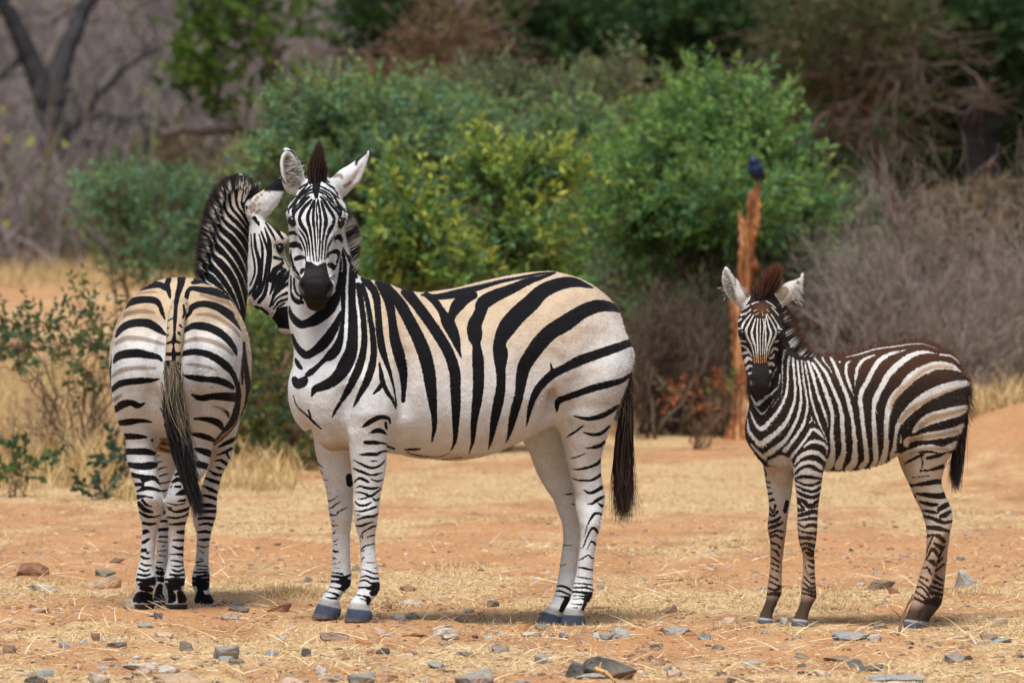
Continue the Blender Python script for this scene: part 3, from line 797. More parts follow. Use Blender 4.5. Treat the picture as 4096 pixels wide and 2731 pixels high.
    inside = stroke_sdf(px, py, strokes("1165,735,40 1163,690,66 1156,650,58 1152,620,30"), -60)
    coat = blend(coat, (0.26, 0.24, 0.21), e1 * smooth01(inside, -2, 6) * 0.9)
    core = stroke_sdf(px, py, strokes('1160,716,22 1158,690,34 1152,652,30 1150,632,18'), -60)
    coat = blend(coat, (0.035, 0.032, 0.03), e1 * smooth01(core, -9, 5) * 0.85)
    rim = stroke_sdf(px, py, strokes("1140,735,7 1122,700,8 1116,650,9 1124,613,11 1142,597,12; 1142,596,10 1172,610,10 1192,645,8 1203,668,5"), -60)
    coat = blend(coat, INK, e1 * smooth01(rim, -2, 2) * (py > 600))
    rim2 = stroke_sdf(px, py, strokes("1424,658,10 1430,640,14 1450,620,16 1462,612,14; 1478,620,6 1472,650,6 1462,680,4"), -60)
    coat = blend(coat, INK * 2, e2 * smooth01(rim2, -2, 2) * (px < 1474))
    frk = stroke_sdf(px, py, strokes("1335,704,14 1360,702,12 1368,712,10; 1400,730,12 1380,745,12"), -60)
    coat = blend(coat, (0.20, 0.11, 0.06), e2 * smooth01(frk, -4, 2) * 0.8)
    # hooves: grey coronet over slate horn
    for lb, cut, d in (('fore_near', 2436, 0.10), ('fore_far', 2421, 0.22), ('hind_near', 2459, 0.06), ('hind_far', 2455, 0.30)):
        m = (lab == lb); mid = px[m & (py > 2380)].mean()
        e = py - (cut + d * (px - mid))
        coat = blend(coat, (0.30, 0.29, 0.28), m * smooth01(e, -32, -16) * 0.85)
        S = np.where(m & (e > -16), -25, S)
        coat = blend(coat, HOOF, m * smooth01(e, -2, 3)); coat = blend(coat, (.30, .18, .10), m * smooth01(e, 34, 50) * .35)
    # chestnut on the far fore leg
    root = empty("adult_zebra", P(1860, 2495, 33.0),
                 "large adult zebra standing broadside in the middle, face turned to the camera", "zebra", None)
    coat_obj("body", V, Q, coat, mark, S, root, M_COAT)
    add_eye(root, V, px, py, 1169, 885, 0.0185, 0.0135); add_eye(root, V, px, py, 1361, 891, 0.0185, 0.0135)
    # forelock and mane
    fur_coat(root, V, Q, coat, mark, S, 80000, rng, (py < 2420) & ~mz & ~ear, .005, .010, (.5, .1, -.45))
    def dark(s, r, R):
        n = len(s); k = r.uniform(0, 1, (n, 1))
        return np.array([0.010, 0.008, 0.008]) + 0 * k, np.array([0.035, 0.014, 0.010]) * (0.5 + k)
    tuft = [(1245, 752, 32.66, -14, -100, .50), (1252, 744, 32.66, -6, -100, .72), (1260, 740, 32.66, 2, -100, .92), (1269, 737, 32.67, 5, -100, 1.02), (1277, 737, 32.68, 4, -100, .95), (1285, 739, 32.68, 6, -100, .72), (1293, 744, 32.68, 16, -100, .48)]
    mane(root, "forelock", tuft, 2600, rng, 0.155, 0.0032, dark, 0.055, 0.015, 0.012)
    def striped(s, r, R):
        n = len(s); ph = s * 3.1 + 0.05
        w = ((ph % 1) > 0.48)[:, None]
        c0 = np.where(w, np.array([0.62, 0.60, 0.56]), np.array([0.012, 0.010, 0.012])) * r.uniform(0.7, 1.05, (n, 1))
        return c0, np.where(w, c0 * 0.5, np.array([0.02, 0.012, 0.010]))
    crest = [(1352, 860, 32.84, 55, -45, .75), (1368, 905, 32.84, 60, -40, .95), (1385, 950, 32.85, 60, -35, 1.05), (1392, 1000, 32.86, 62, -40, 1.0), (1400, 1050, 32.86, 50, -50, .75), (1412, 1095, 32.87, 30, -50, .35)]
    mane(root, "mane", crest, 4200, rng, 0.055, 0.0030, striped, 0.08, 0.02, 0.022, (.55, .95), 4)
    # tail
    n = 1500
    t = rng.uniform(0, 1, n)
    P0 = P(2528 - 40 * t + rng.normal(0, 3, n), 1470 + 190 * t, 33.20 + rng.normal(0, .02, n))
    ln = rng.uniform(0.35, 1, n) ** 0.6
    ex = 2496 + rng.normal(0, 21, n) - 22 * (rng.uniform(0, 1, n) - .5); ey = 1800 + 310 * ln * rng.uniform(.8, 1, n)
    P1 = P(2472 + 62 * rng.uniform(-.7, 1.15, n), 1830, 33.2 + rng.normal(0, .04, n)); P2 = P(ex, ey, 33.2 + rng.normal(0, .045, n))
    k = rng.uniform(0, 1, (n, 1))
    c0 = np.where(k < 0.10, np.array([0.20, 0.16, 0.11]), np.array([0.012, 0.010, 0.012])); c1 = np.array([0.03, 0.012, 0.006]) * (0.4 + 1.6 * rng.uniform(0, 1, (n, 1)))
    strand_curves(root, "tail_hair", P0, P1, P2, 0.0042, c0, c1, rng)
    # short pale fringe along the upper tail
    m = 220; t = rng.uniform(0, 1, m)
    R = P(2522 - 45 * t, 1480 + 170 * t, 33.18 + rng.normal(0, .02, m)); D = np.stack([rng.uniform(.1, .7, m), rng.normal(0, .2, m), -np.ones(m)], 1); D /= np.linalg.norm(D, axis=1)[:, None]
    c = np.array([0.22, 0.18, 0.13]) * rng.uniform(.2, 1.2, (m, 1))
    v, q, cc = ribbons(R, D, rng.uniform(.04, .10, m), .0026, c, c * 0.6, None, 3, rng)
    mesh_obj("tail_fringe", v, q, M_HAIR, root, {"col": cc})
    # hair inside the ears
    m = 420
    R = P(1188 + rng.normal(0, 14, m), 690 + rng.normal(0, 26, m), 32.70 + rng.normal(0, .008, m)); D = np.stack([-np.ones(m), rng.normal(-.4, .2, m), rng.normal(-.1, .5, m)], 1); D /= np.linalg.norm(D, axis=1)[:, None]
    c = np.array([0.5, 0.47, 0.42]) * rng.uniform(.4, 1.2, (m, 1))
    v, q, cc = ribbons(R, D, rng.uniform(.02, .045, m), .0022, c, c * 0.9, None, 3, rng)
    mesh_obj("ear_hair", v, q, M_HAIR, root, {"col": cc})
FOAL_W1 = """620,130,30 600,260,24 600,450,20 590,580,16 500,720,12; 545,300,20 480,440,14; 575,380,20 560,500,20 490,580,30 400,640,50 330,700,45 270,600,20;
670,200,34 655,330,32 655,480,34 630,620,40 560,760,44 470,870,50 390,950,60 340,930,40 290,840,30 262,760,16; 510,650,14 440,750,20 385,800,30 330,740,24 290,690,14;
710,215,34 725,400,36 735,560,34 710,720,40 650,860,50 560,970,60 460,1050,70 370,1110,70 310,1060,50 250,970,40 235,850,20;
755,240,30 775,430,36 795,620,36 770,800,40 710,940,45 640,1055,55 560,1130,60 480,1190,70 400,1240,50; 420,1260,50 340,1190,40 270,1110,30;
800,240,26 820,430,30 850,600,32 860,740,36 820,900,40 750,1020,45 680,1110,50 620,1180,60;
835,260,26 880,500,30 905,650,36 950,800,36 1000,930,30 1050,1040,20 1075,1180,16; 870,250,36 920,400,45 960,560,40 1010,700,40 1060,850,30 1075,940,16;
885,790,14 905,850,24 870,910,16; 905,850,20 960,915,16; 680,1260,50 760,1160,40 840,1060,40 910,960,45 980,990,45 1040,1060,20;
830,1140,30 900,1090,45 980,1090,50 1050,1130,40 1065,1230,14; 730,1320,30 790,1240,55 880,1200,60 980,1210,55 1040,1270,40 1060,1310,20;
730,1380,30 800,1320,50 880,1300,50 970,1330,60 1020,1390,40; 735,1450,30 800,1400,50 880,1390,60 1020,1450,60; 470,1300,70 600,1290,140 690,1390,110"""
FOAL_W2 = """0,370,40 60,470,40 110,600,45 155,720,50 190,850,45 190,960,40 185,1080,50 195,1220,60 170,1330,90 130,1390,60;
20,320,30 60,370,34 130,460,40 190,600,40 250,740,45 285,880,48 290,1000,50 295,1100,50 300,1220,55 250,1360,90; 95,310,30 110,350,24 150,400,20 210,500,10;
170,310,30 195,345,36 230,430,45 280,560,45 330,680,45 360,800,48 385,920,42 400,1050,50 410,1180,55 400,1320,80 340,1390,70; 262,355,30;
370,345,16 330,375,36 325,470,36 360,580,36 395,680,14; 600,290,20 500,330,36 440,400,40 420,490,36 410,580,12;
900,240,14 760,275,40 660,330,55 590,420,55 530,540,55 470,650,55 460,730,50 475,860,50 490,1000,50 510,1150,55 520,1300,60 470,1370,60;
1200,275,10 1080,260,40 960,290,60 840,370,70 740,470,70 670,590,65 605,720,60 590,850,48 595,1000,55 605,1150,60 610,1290,60 570,1370,50;
1430,450,20 1340,400,70 1200,390,90 1060,440,100 950,510,100 870,600,80 790,680,80 740,790,75 715,920,60 710,1050,55 710,1180,60 680,1300,70 640,1350,50;
1500,560,60 1420,570,90 1250,620,110 1100,690,110 980,780,100 890,870,80 830,960,60 800,1070,40 790,1180,50 760,1240,40;
1500,790,60 1400,830,110 1250,870,120 1120,910,120 1030,970,80 970,1030,40; 1460,960,50 1380,1020,90 1250,1050,90 1120,1070,90 1000,1090,60 920,1110,70 900,1150,60;
850,1060,20 850,1130,30; 1380,1150,80 1260,1200,70 1150,1180,70 1030,1190,60 900,1250,80;
320,310,10 450,280,22 600,235,22 800,205,20 1000,180,18 1100,190,12 1200,230,12; 1230,285,26 1340,300,26 1420,370,18"""
FOAL_TAN = """1480,600,40 1250,670,55 1080,740,50 930,830,55 850,920,40; 1470,810,40 1300,860,50 1150,900,60 1040,970,50; 1400,1020,30 1250,1055,40 1100,1080,40 940,1110,40; 1340,410,30 1200,400,40 1060,450,45 900,590,45;
1300,1200,30 1100,1190,36 950,1240,40; 870,610,60 800,690,50 760,800,40"""
FOAL_HIND = """345,210,14 400,180,26 480,140,30 495,135,14; 530,165,30 600,150,36 680,115,30; 480,270,12 560,260,24 650,235,40; 400,325,8 540,310,10;
415,385,20 500,375,36 580,360,44 645,355,44; 440,455,20 520,465,40 620,475,50 675,465,60; 465,520,20 540,540,36 605,545,30; 615,590,30 660,560,50 705,540,40;
495,590,20 560,605,34 615,610,20; 635,640,30 680,625,44 715,600,30; 505,640,26 580,660,34 660,690,34 725,680,24; 520,730,30 600,735,44 700,760,30;
530,800,30 575,790,20 625,805,44 665,845,30; 575,800,20 540,880,16 520,950,10; 580,860,20 625,885,40 645,910,20; 600,1040,14 640,930,20 670,880,14;
520,990,14 550,930,24 575,910,36 615,955,30; 540,1000,20 570,1010,40 590,1040,14; 600,1030,16 650,980,20; 490,1060,14 530,1060,20 560,1110,20; 600,1080,20 660,1030,20;
470,1130,14 530,1160,20; 455,1160,16 530,1220,20 550,1240,30; 440,1210,18 500,1230,20 540,1290,20; 430,1250,20 520,1310,20; 420,1300,24 500,1340,30 540,1330,60;
600,1130,24 650,1160,20; 580,1170,30 650,1200,20; 560,1210,30 650,1240,20; 560,1260,40 650,1280,30; 600,1330,90 640,1330,50; 480,150,10 490,210,14 470,280,10;
385,385,30 410,395,20; 410,470,30 430,480,20"""
FOAL_FORE = """500,120,20 560,60,36 640,70,44 740,110,44; 500,210,20 560,150,36 640,150,40 740,180,40; 500,250,12 560,230,34 640,235,34 735,250,20; 500,260,14 580,300,28 660,300,30 735,270,20;
510,310,14 580,345,30 660,360,30 730,320,30; 520,360,24 580,395,34 660,410,36 720,385,34; 525,420,24 580,450,44 630,490,44 690,450,34 715,430,20; 650,500,20 710,480,20;
530,450,30 570,500,30; 530,520,40 580,520,24; 530,570,30 600,550,40 650,535,44 705,540,44; 530,610,14 600,600,30 690,595,34; 530,640,20 580,670,24 640,650,36 690,660,34;
525,690,14 590,715,24 690,725,34; 535,760,30 620,765,34 685,775,24; 545,820,20 600,810,24 640,825,40 675,835,34; 570,870,20 600,850,24 660,890,34; 600,890,24 640,910,40 670,900,30;
610,950,14 660,970,36; 610,1000,14 660,1025,30; 590,1010,10 620,1100,10; 640,1080,24 675,1075,24; 640,1110,24 675,1110,24; 580,1100,14 640,1160,20 680,1160,30;
570,1150,16 640,1200,24 680,1190,30; 560,1200,20 640,1230,30 685,1230,34; 560,1240,20 640,1260,30 690,1270,40"""
FOAL_FAR = """230,160,14 250,200,14; 230,215,20 250,220,14; 240,270,20 280,280,16; 250,320,20 280,325,16; 265,380,24 295,375,20; 275,440,24 310,430,30; 280,500,24 310,540,20 330,480,24;
275,550,20 310,570,24 350,530,24; 270,630,24 340,610,34 375,580,20; 270,680,24 330,660,36 390,630,24; 280,730,20 340,700,24 395,710,20; 280,760,20 330,740,20 390,770,24;
285,800,30 340,820,20 375,850,24; 300,860,14 340,880,24 360,920,20; 300,930,14 360,970,24; 290,980,14 360,1010,24; 300,1030,14 355,1055,20; 280,1090,16 350,1130,20; 275,1140,16 360,1180,24;
270,1200,20 330,1220,30 370,1190,30; 265,1250,24 330,1250,40 380,1260,50; 430,450,40 415,530,40"""
FOAL_FACE = """500,640,9 500,760,13 498,900,11 500,1000,9 500,1100,8; 475,640,12 465,760,20 470,900,18 480,1100,10; 450,640,14 415,750,24 410,800,28 430,880,26 450,950,18 460,1100,10;
430,600,16 380,690,20 350,760,30 360,820,28 400,900,22 425,980,16 440,1100,10; 400,590,14 340,660,20 315,710,24 310,740,20; 525,640,12 540,720,14 530,800,12 525,950,12 520,1100,8;
550,640,14 555,760,18 555,880,18 545,1000,12 540,1100,8; 560,600,14 590,720,20 612,790,28 595,870,24 570,950,16 560,1100,10; 570,590,12 630,690,18 665,780,24 640,850,24 600,940,18 580,1030,12;
610,590,12 670,680,16 700,740,20 720,760,16; 270,745,30 310,740,20; 690,740,26 725,750,20; 300,870,30 350,880,20; 305,920,24 350,940,26 390,990,20; 320,1000,34 380,990,30 410,1030,16;
340,1090,40 370,1050,40 410,1070,24; 350,1160,40 390,1130,30 415,1140,20; 380,1210,30 405,1205,20; 660,880,30 690,870,20; 610,1000,20 640,950,30 675,960,30; 600,1050,30 630,1040,30 645,1010,20;
590,1110,44 630,1110,34 640,1130,20; 600,1190,40; 355,1280,10 370,1360,12 400,1460,16 440,1540,30; 410,485,16 480,460,14; 560,455,12 620,490,14 660,530,12; 430,560,12 470,540,8; 450,600,10 480,580,8; 520,560,8 530,610,10; 570,540,10 590,570,10; 340,600,12 400,540,12; 290,560,20 330,530,26 380,500,20;
300,600,30 350,580,16 400,550,12; 620,520,12 690,600,16; 275,660,30 300,640,20; 300,790,14 330,800,14"""
# ------------------------------------------------------------------ the foal at the right
def build_foal():
    rng = np.random.default_rng(5)
    ax = Axis(3450, 32.90, 22)
    pr = [ax.torso('torso', [
        (3075, 1560, 1800, .07), (3110, 1490, 1845, .11), (3160, 1435, 1875, .145), (3250, 1426, 1884, .17), (3333, 1426, 1883, .18), (3416, 1407, 1879, .19), (3500, 1386, 1860, .195),
        (3580, 1370, 1820, .19), (3650, 1361, 1795, .19), (3710, 1364, 1775, .18), (3760, 1382, 1755, .165), (3795, 1408, 1730, .14), (3817, 1440, 1700, .105), (3830, 1490, 1650, .055)], 0.04)]
    pr.append(zloft('neck', [
        (1225, 2985, 3128, 32.80, .06), (1280, 2985, 3134, 32.81, .07), (1330, 2982, 3140, 32.82, .075), (1374, 2980, 3152, 32.82, .08), (1420, 2985, 3185, 32.82, .09), (1470, 2988, 3205, 32.82, .10),
        (1520, 2990, 3215, 32.82, .105), (1570, 2992, 3222, 32.81, .11), (1620, 2998, 3225, 32.80, .115), (1668, 2990, 3225, 32.79, .12), (1714, 2982, 3220, 32.78, .12),
        (1748, 2984, 3215, 32.78, .12), (1785, 3004, 3210, 32.78, .115), (1820, 3026, 3195, 32.79, .105), (1852, 3052, 3185, 32.80, .09), (1885, 3090, 3180, 32.81, .06)], 0.04))
    pr.append(blob('neck', 3060, 1740, 32.70, .055, .05, .085, .04))
    pr.append(zloft('fore_near', [
        (1640, 3190, 3290, 32.73, .045), (1720, 3180, 3310, 32.70, .06), (1790, 3172, 3308, 32.69, .065), (1850, 3172, 3300, 32.69, .065), (1892, 3174, 3292, 32.69, .06), (1929, 3178, 3287, 32.70, .056), (1993, 3186, 3278, 32.70, .048),
        (2053, 3189, 3271, 32.70, .042), (2098, 3189, 3270, 32.70, .041), (2121, 3190, 3269, 32.70, .041), (2167, 3196, 3264, 32.70, .036), (2213, 3209, 3258, 32.71, .027), (2259, 3212, 3259, 32.72, .025),
        (2328, 3208, 3262, 32.72, .027), (2383, 3203, 3267, 32.72, .032), (2420, 3197, 3248, 32.71, .028), (2457, 3180, 3234, 32.70, .030), (2484, 3166, 3232, 32.69, .036), (2505, 3164, 3233, 32.69, .040)], 0.025, True))
    pr.append(zloft('fore_far', [
        (1790, 3045, 3180, 32.87, .055), (1830, 3047, 3178, 32.88, .055), (1869, 3053, 3176, 32.89, .054), (1924, 3062, 3172, 32.90, .05), (1984, 3072, 3166, 32.90, .045), (2039, 3076, 3156, 32.90, .041), (2098, 3070, 3147, 32.90, .041),
        (2121, 3071, 3145, 32.90, .04), (2158, 3079, 3140, 32.90, .035), (2190, 3080, 3136, 32.90, .029), (2250, 3081, 3129, 32.91, .025), (2310, 3075, 3127, 32.91, .026), (2368, 3067, 3127, 32.91, .031),
        (2411, 3060, 3108, 32.90, .028), (2452, 3042, 3092, 32.89, .031), (2476, 3032, 3091, 32.88, .036), (2493, 3029, 3093, 32.88, .040)], 0.025, True))
    pr.append(zloft('hind_near', [
        (1560, 3640, 3840, 32.92, .10), (1640, 3620, 3862, 32.91, .11), (1700, 3608, 3852, 32.91, .108), (1750, 3604, 3834, 32.91, .10), (1800, 3604, 3812, 32.91, .092), (1848, 3617, 3787, 32.92, .082), (1907, 3632, 3768, 32.93, .07), (1950, 3656, 3771, 32.94, .06), (2000, 3672, 3789, 32.95, .05),
        (2040, 3691, 3806, 32.96, .045), (2074, 3700, 3811, 32.96, .042), (2118, 3704, 3803, 32.95, .038), (2160, 3706, 3770, 32.93, .032), (2231, 3700, 3752, 32.92, .026), (2280, 3684, 3740, 32.92, .026), (2339, 3666, 3728, 32.91, .028),
        (2390, 3652, 3720, 32.90, .034), (2420, 3641, 3702, 32.89, .032), (2457, 3627, 3682, 32.88, .034), (2487, 3615, 3680, 32.88, .040), (2510, 3613, 3682, 32.88, .043)], 0.025, True))
    pr.append(zloft('hind_far', [
        (1760, 3585, 3720, 33.06, .075), (1800, 3582, 3735, 33.07, .07), (1848, 3597, 3750, 33.08, .065), (1897, 3616, 3755, 33.09, .06), (1946, 3640, 3760, 33.10, .052), (1996, 3660, 3790, 33.11, .046), (2045, 3685, 3806, 33.12, .043),
        (2090, 3700, 3806, 33.12, .04), (2123, 3712, 3802, 33.11, .037), (2180, 3735, 3794, 33.10, .030), (2226, 3740, 3789, 33.09, .027), (2275, 3737, 3784, 33.09, .026), (2330, 3728, 3779, 33.08, .029), (2385, 3712, 3772, 33.07, .034),
        (2418, 3700, 3764, 33.06, .032), (2447, 3680, 3741, 33.05, .034), (2482, 3660, 3717, 33.05, .038), (2509, 3655, 3716, 33.05, .040)], 0.025, True))
    pr.append(zloft('head', [
        (1196, 3022, 3070, 32.76, .04), (1225, 2992, 3096, 32.73, .06), (1270, 2975, 3113, 32.71, .07), (1315, 2972, 3114, 32.69, .07), (1350, 2982, 3106, 32.675, .066), (1395, 3000, 3088, 32.66, .06),
        (1440, 3010, 3075, 32.65, .055), (1470, 3008, 3078, 32.64, .053), (1505, 3000, 3083, 32.635, .053), (1535, 2999, 3085, 32.635, .05), (1562, 3011, 3075, 32.64, .042), (1582, 3024, 3058, 32.65, .025)], 0.022))
    pr.append(zloft('head', [
        (1240, 2966, 3116, 32.79, .05), (1290, 2950, 3130, 32.77, .065), (1330, 2952, 3131, 32.76, .07), (1370, 2962, 3116, 32.74, .068), (1413, 2967, 3107, 32.73, .065), (1450, 2975, 3100, 32.71, .058), (1485, 2984, 3091, 32.70, .05), (1520, 2992, 3086, 32.68, .04)], 0.02))
    pr.append(blob('head', 2968, 1312, 32.69, .018, .026, .017, .015)); pr.append(blob('head', 3118, 1314, 32.69, .018, .026, .017, .015))
    pr.append(crossloft('ear', [(2958, 1232, 2995, 1196, 32.78, .018), (2925, 1206, 2990, 1160, 32.78, .028), (2895, 1160, 2958, 1130, 32.78, .028), (2884, 1115, 2932, 1100, 32.78, .020), (2888, 1082, 2918, 1078, 32.78, .012), (2896, 1068, 2908, 1068, 32.78, .006)], 0.012))
    pr.append(crossloft('ear', [(3085, 1190, 3120, 1236, 32.79, .018), (3100, 1158, 3150, 1216, 32.79, .026), (3135, 1135, 3186, 1196, 32.79, .027), (3172, 1116, 3210, 1155, 32.79, .018), (3200, 1098, 3218, 1112, 32.79, .009), (3212, 1086, 3219, 1090, 32.79, .005)], 0.012))
    cuts = [crossloft('cut', [(2930, 1200, 2955, 1185, 32.735, .012), (2902, 1155, 2938, 1138, 32.735, .028), (2891, 1112, 2922, 1104, 32.74, .022), (2897, 1086, 2911, 1084, 32.755, .008)], 0.006),
            crossloft('cut', [(3140, 1212, 3152, 1216, 32.75, .012), (3170, 1172, 3188, 1186, 32.75, .024), (3196, 1128, 3206, 1140, 32.76, .014)], 0.006),
            blob('cut', 3007, 1524, 32.59, .009, .03, .018, .008), blob('cut', 3079, 1532, 32.59, .009, .03, .018, .008)]
    V, Q, lab = build_body(pr, cuts, 0.0075, fine=('head', 'neck'))
    px, py = proj(V)
    head = lab == 'head'; ear = lab == 'ear'; ff = lab == 'fore_far'; hf = lab == 'hind_far'
    body = ~(head | ear | ff | hf)
    S = np.full(len(V), -25.0)
    W = np.full(len(V), -25.0)
    W[body] = stroke_sdf(px[body], py[body], strokes(FOAL_W1, 2900, 1350, 2.613) + strokes(FOAL_W2, 3250, 1300, 2.4123))
    W[head] = stroke_sdf(px[head], py[head], strokes(FOAL_FACE, 2850, 1030, 2.614))
    K = np.full(len(V), -25.0)
    m = body | hf
    K[m] = stroke_sdf(px[m], py[m], strokes(FOAL_HIND, 3450, 1750, 2.036) + strokes(FOAL_FORE, 2950, 1800, 2.178))
    K[ff] = stroke_sdf(px[ff], py[ff], strokes(FOAL_FAR, 2950, 1800, 2.178))
    low = np.where(px > 3560, py > 1812, np.where(px < 3172, py > 1862, py > 1878)) & (body | hf) & ~((px > 3300) & (px < 3560))
    W = W - np.where(head, 0.8, 2.7)
    S = np.where(low | ff | hf, K, -W)
    S[head] *= 3.0
    S[ear] = -25
    n = len(V)
    coat = np.tile(np.array([0.60, 0.585, 0.56]), (n, 1)); mark = np.tile(np.array([0.020, 0.013, 0.010]), (n, 1))
    rust = smooth01(1600 - py, 0, 190) * smooth01(px, 3230, 3330) * body
    mark = blend(mark, (0.075, 0.031, 0.016), rust * 0.7)
    tn = stroke_sdf(px, py, strokes(FOAL_TAN, 3250, 1300, 2.4123))
    coat = blend(coat, (0.36, 0.24, 0.14), smooth01(tn, -7, 7) * body * 0.9)
    legs = (low | ff | hf) * smooth01(py, 2000, 2180)
    coat = blend(coat, (0.34, 0.215, 0.13), legs * 0.85); mark = blend(mark, (0.035, 0.020, 0.012), legs)
    coat = blend(coat, (0.44, 0.32, 0.21), (ff | low & (px < 3175)) * (1 - smooth01(py, 1880, 1960)) * 0.6)
    coat = blend(coat, (0.42, 0.29, 0.19), low * (px > 3560) * (1 - smooth01(py, 1900, 1960)) * 0.45)
    # dark pasterns
    for lb, y0 in (('fore_near', 2392), ('fore_far', 2388), ('hind_near', 2425), ('hind_far', 2400)):
        f = (lab == lb) * smooth01(py, y0 - 25, y0 + 22)
        coat = blend(coat, (0.040, 0.024, 0.017), f * 0.92); mark = blend(mark, (0.02, 0.012, 0.010), f)
    for lb, cut in (('fore_near', 2479), ('fore_far', 2474), ('hind_near', 2482), ('hind_far', 2488)):
        e = py - cut - 0.12 * (px - px[(lab == lb) & (py > 2440)].mean())
        f = (lab == lb) * smooth01(e, -3, 1)
        coat = blend(coat, (0.40, 0.40, 0.40), (lab == lb) * smooth01(e, -5, -1)); coat = blend(coat, (0.10, 0.125, 0.16), (lab == lb) * smooth01(e, 3, 6))
        S = np.where(f > 0.2, -25, S)
    # muzzle, orange fringe over it, brown forehead
    face = head & (V[:, 1] < 32.76)
    mz = poly_mask(px, py, [(3012, 1452), (3040, 1464), (3072, 1452), (3080, 1505), (3087, 1530), (3077, 1560), (3058, 1585), (3036, 1595), (3010, 1583), (2996, 1548), (2999, 1515), (3009, 1485)]) & face
    coat = blend(coat, (0.60, 0.27, 0.09), head * smooth01(py, 1405, 1440) * (np.abs(px - 3043) < 34) * 0.9)
    coat = blend(coat, (0.035, 0.032, 0.031), mz * 1.0); mark = blend(mark, (0.022, 0.021, 0.020), mz * 1.0)
    for x, y in ((3003, 1532), (3082, 1538)):
        coat = blend(coat, (0.16, 0.16, 0.16), np.exp(-((px - x) / 4) ** 2 - ((py - y) / 10) ** 2) * mz); 
        mark = blend(mark, (0.16, 0.16, 0.16), np.exp(-((px - x) / 4) ** 2 - ((py - y) / 10) ** 2) * mz)
    fh = np.exp(-((px - 3047) / 30) ** 2 - ((py - 1236) / 26) ** 2) * head
    mark = blend(mark, (0.10, 0.042, 0.018), np.minimum(fh * 1.0, .8)); coat = blend(coat, (0.16, 0.085, 0.05), np.minimum(fh * .8, .6))
    # ears
    e1 = ear & (px < 3040); e2 = ear & ~e1
    ins = stroke_sdf(px, py, strokes("2940,1195,20 2918,1150,36 2905,1110,30 2902,1085,16"), -60)
    coat = blend(coat, (0.13, 0.12, 0.11), e1 * smooth01(ins, -4, 8) * 0.85)
    b = stroke_sdf(px, py, strokes("2968,1140,20 2985,1165,24 2992,1180,20; 2926,1085,6 2938,1110,8 2942,1140,6; 3112,1160,30 3140,1165,34 3120,1190,30"), -60)
    coat = blend(coat, (0.16, 0.085, 0.03), ear * smooth01(b, -4, 3) * 0.8)
    b = stroke_sdf(px, py, strokes("3150,1122,10 3180,1112,14 3198,1104,12; 3192,1130,10"), -60)
    coat = blend(coat, (0.035, 0.02, 0.012), e2 * smooth01(b, -2, 2))
    root = empty("zebra_foal", P(3380, 2505, 32.9), "young brown-striped zebra foal with fluffy coat standing at the right", "zebra", None)
    coat_obj("body", V, Q, coat, mark, S, root, M_FOALCOAT)
    add_eye(root, V, px, py, 2970, 1335, 0.0165, 0.011); add_eye(root, V, px, py, 3117, 1337, 0.0165, 0.011)
    # fluffy coat: short hairs over the whole body, coloured like the hair they grow from
    fur_coat(root, V, Q, coat, mark, S, 70000, rng, (py < 2380) & ~mz, .005, .011, (.5, .1, -.45), .5, np.where(head | ear | ff | low, .6, 1.2))
    def brown(s, r, R):
        k = r.uniform(0, 1, (len(s), 1))
        return np.array([0.018, 0.010, 0.008]) + 0 * k, np.array([0.13, 0.045, 0.022]) * (0.4 + 0.8 * k)
    tuft = [(3030, 1196, 32.73, -20, -100, .35), (3040, 1194, 32.73, 6, -100, .62), (3048, 1192, 32.74, 34, -100, .95), (3056, 1192, 32.76, 44, -100, 1.05), (3066, 1192, 32.78, 50, -100, .95), (3080, 1196, 32.79, 55, -100, .5)]
    mane(root, "forelock", tuft, 1800, rng, 0.142, 0.003, brown, 0.09, 0.03, 0.011)
    def stripe(s, r, R):
        nn = len(s); w = (((s * 5.2 + 0.1) % 1) > 0.5)[:, None]
        c0 = np.where(w, np.array([0.66, 0.65, 0.64]), np.array([0.022, 0.014, 0.012])) * r.uniform(.7, 1.05, (nn, 1))
        return c0, np.array([0.12, 0.055, 0.035]) * r.uniform(.5, 1.3, (nn, 1))
    crest = [(3120, 1232, 32.83, 60, -25, .4), (3128, 1290, 32.83, 70, -40, .8), (3140, 1340, 32.84, 75, -50, 1.05), (3158, 1380, 32.84, 75, -58, 1.1), (3185, 1412, 32.85, 70, -65, 1.0), (3225, 1430, 32.86, 60, -60, .55), (3262, 1432, 32.86, 50, -60, .3)]
    mane(root, "mane", crest, 4200, rng, 0.062, 0.0027, stripe, 0.13, 0.03, 0.018, (.3, .75), 4)
    # rusty hair standing along the spine and over the rump
    sp = [(3262, 1428, 32.84, 30, -80, .8), (3374, 1414, 32.88, 30, -80, .9), (3540, 1375, 32.94, 40, -80, 1), (3685, 1360, 33.0, 60, -60, 1.1), (3801, 1410, 33.03, 90, -20, 1.3), (3868, 1507, 33.04, 90, 20, 1.3), (3878, 1600, 33.03, 80, 60, 1.6)]
    def rusty(s, r, R):
        c = np.array([0.11, 0.045, 0.022]) * r.uniform(.5, 1.3, (len(s), 1)); return c, c * 1.1
    mane(root, "spine_hair", sp, 1500, rng, 0.012, 0.0022, rusty, 0.3, 0.05, 0.02)
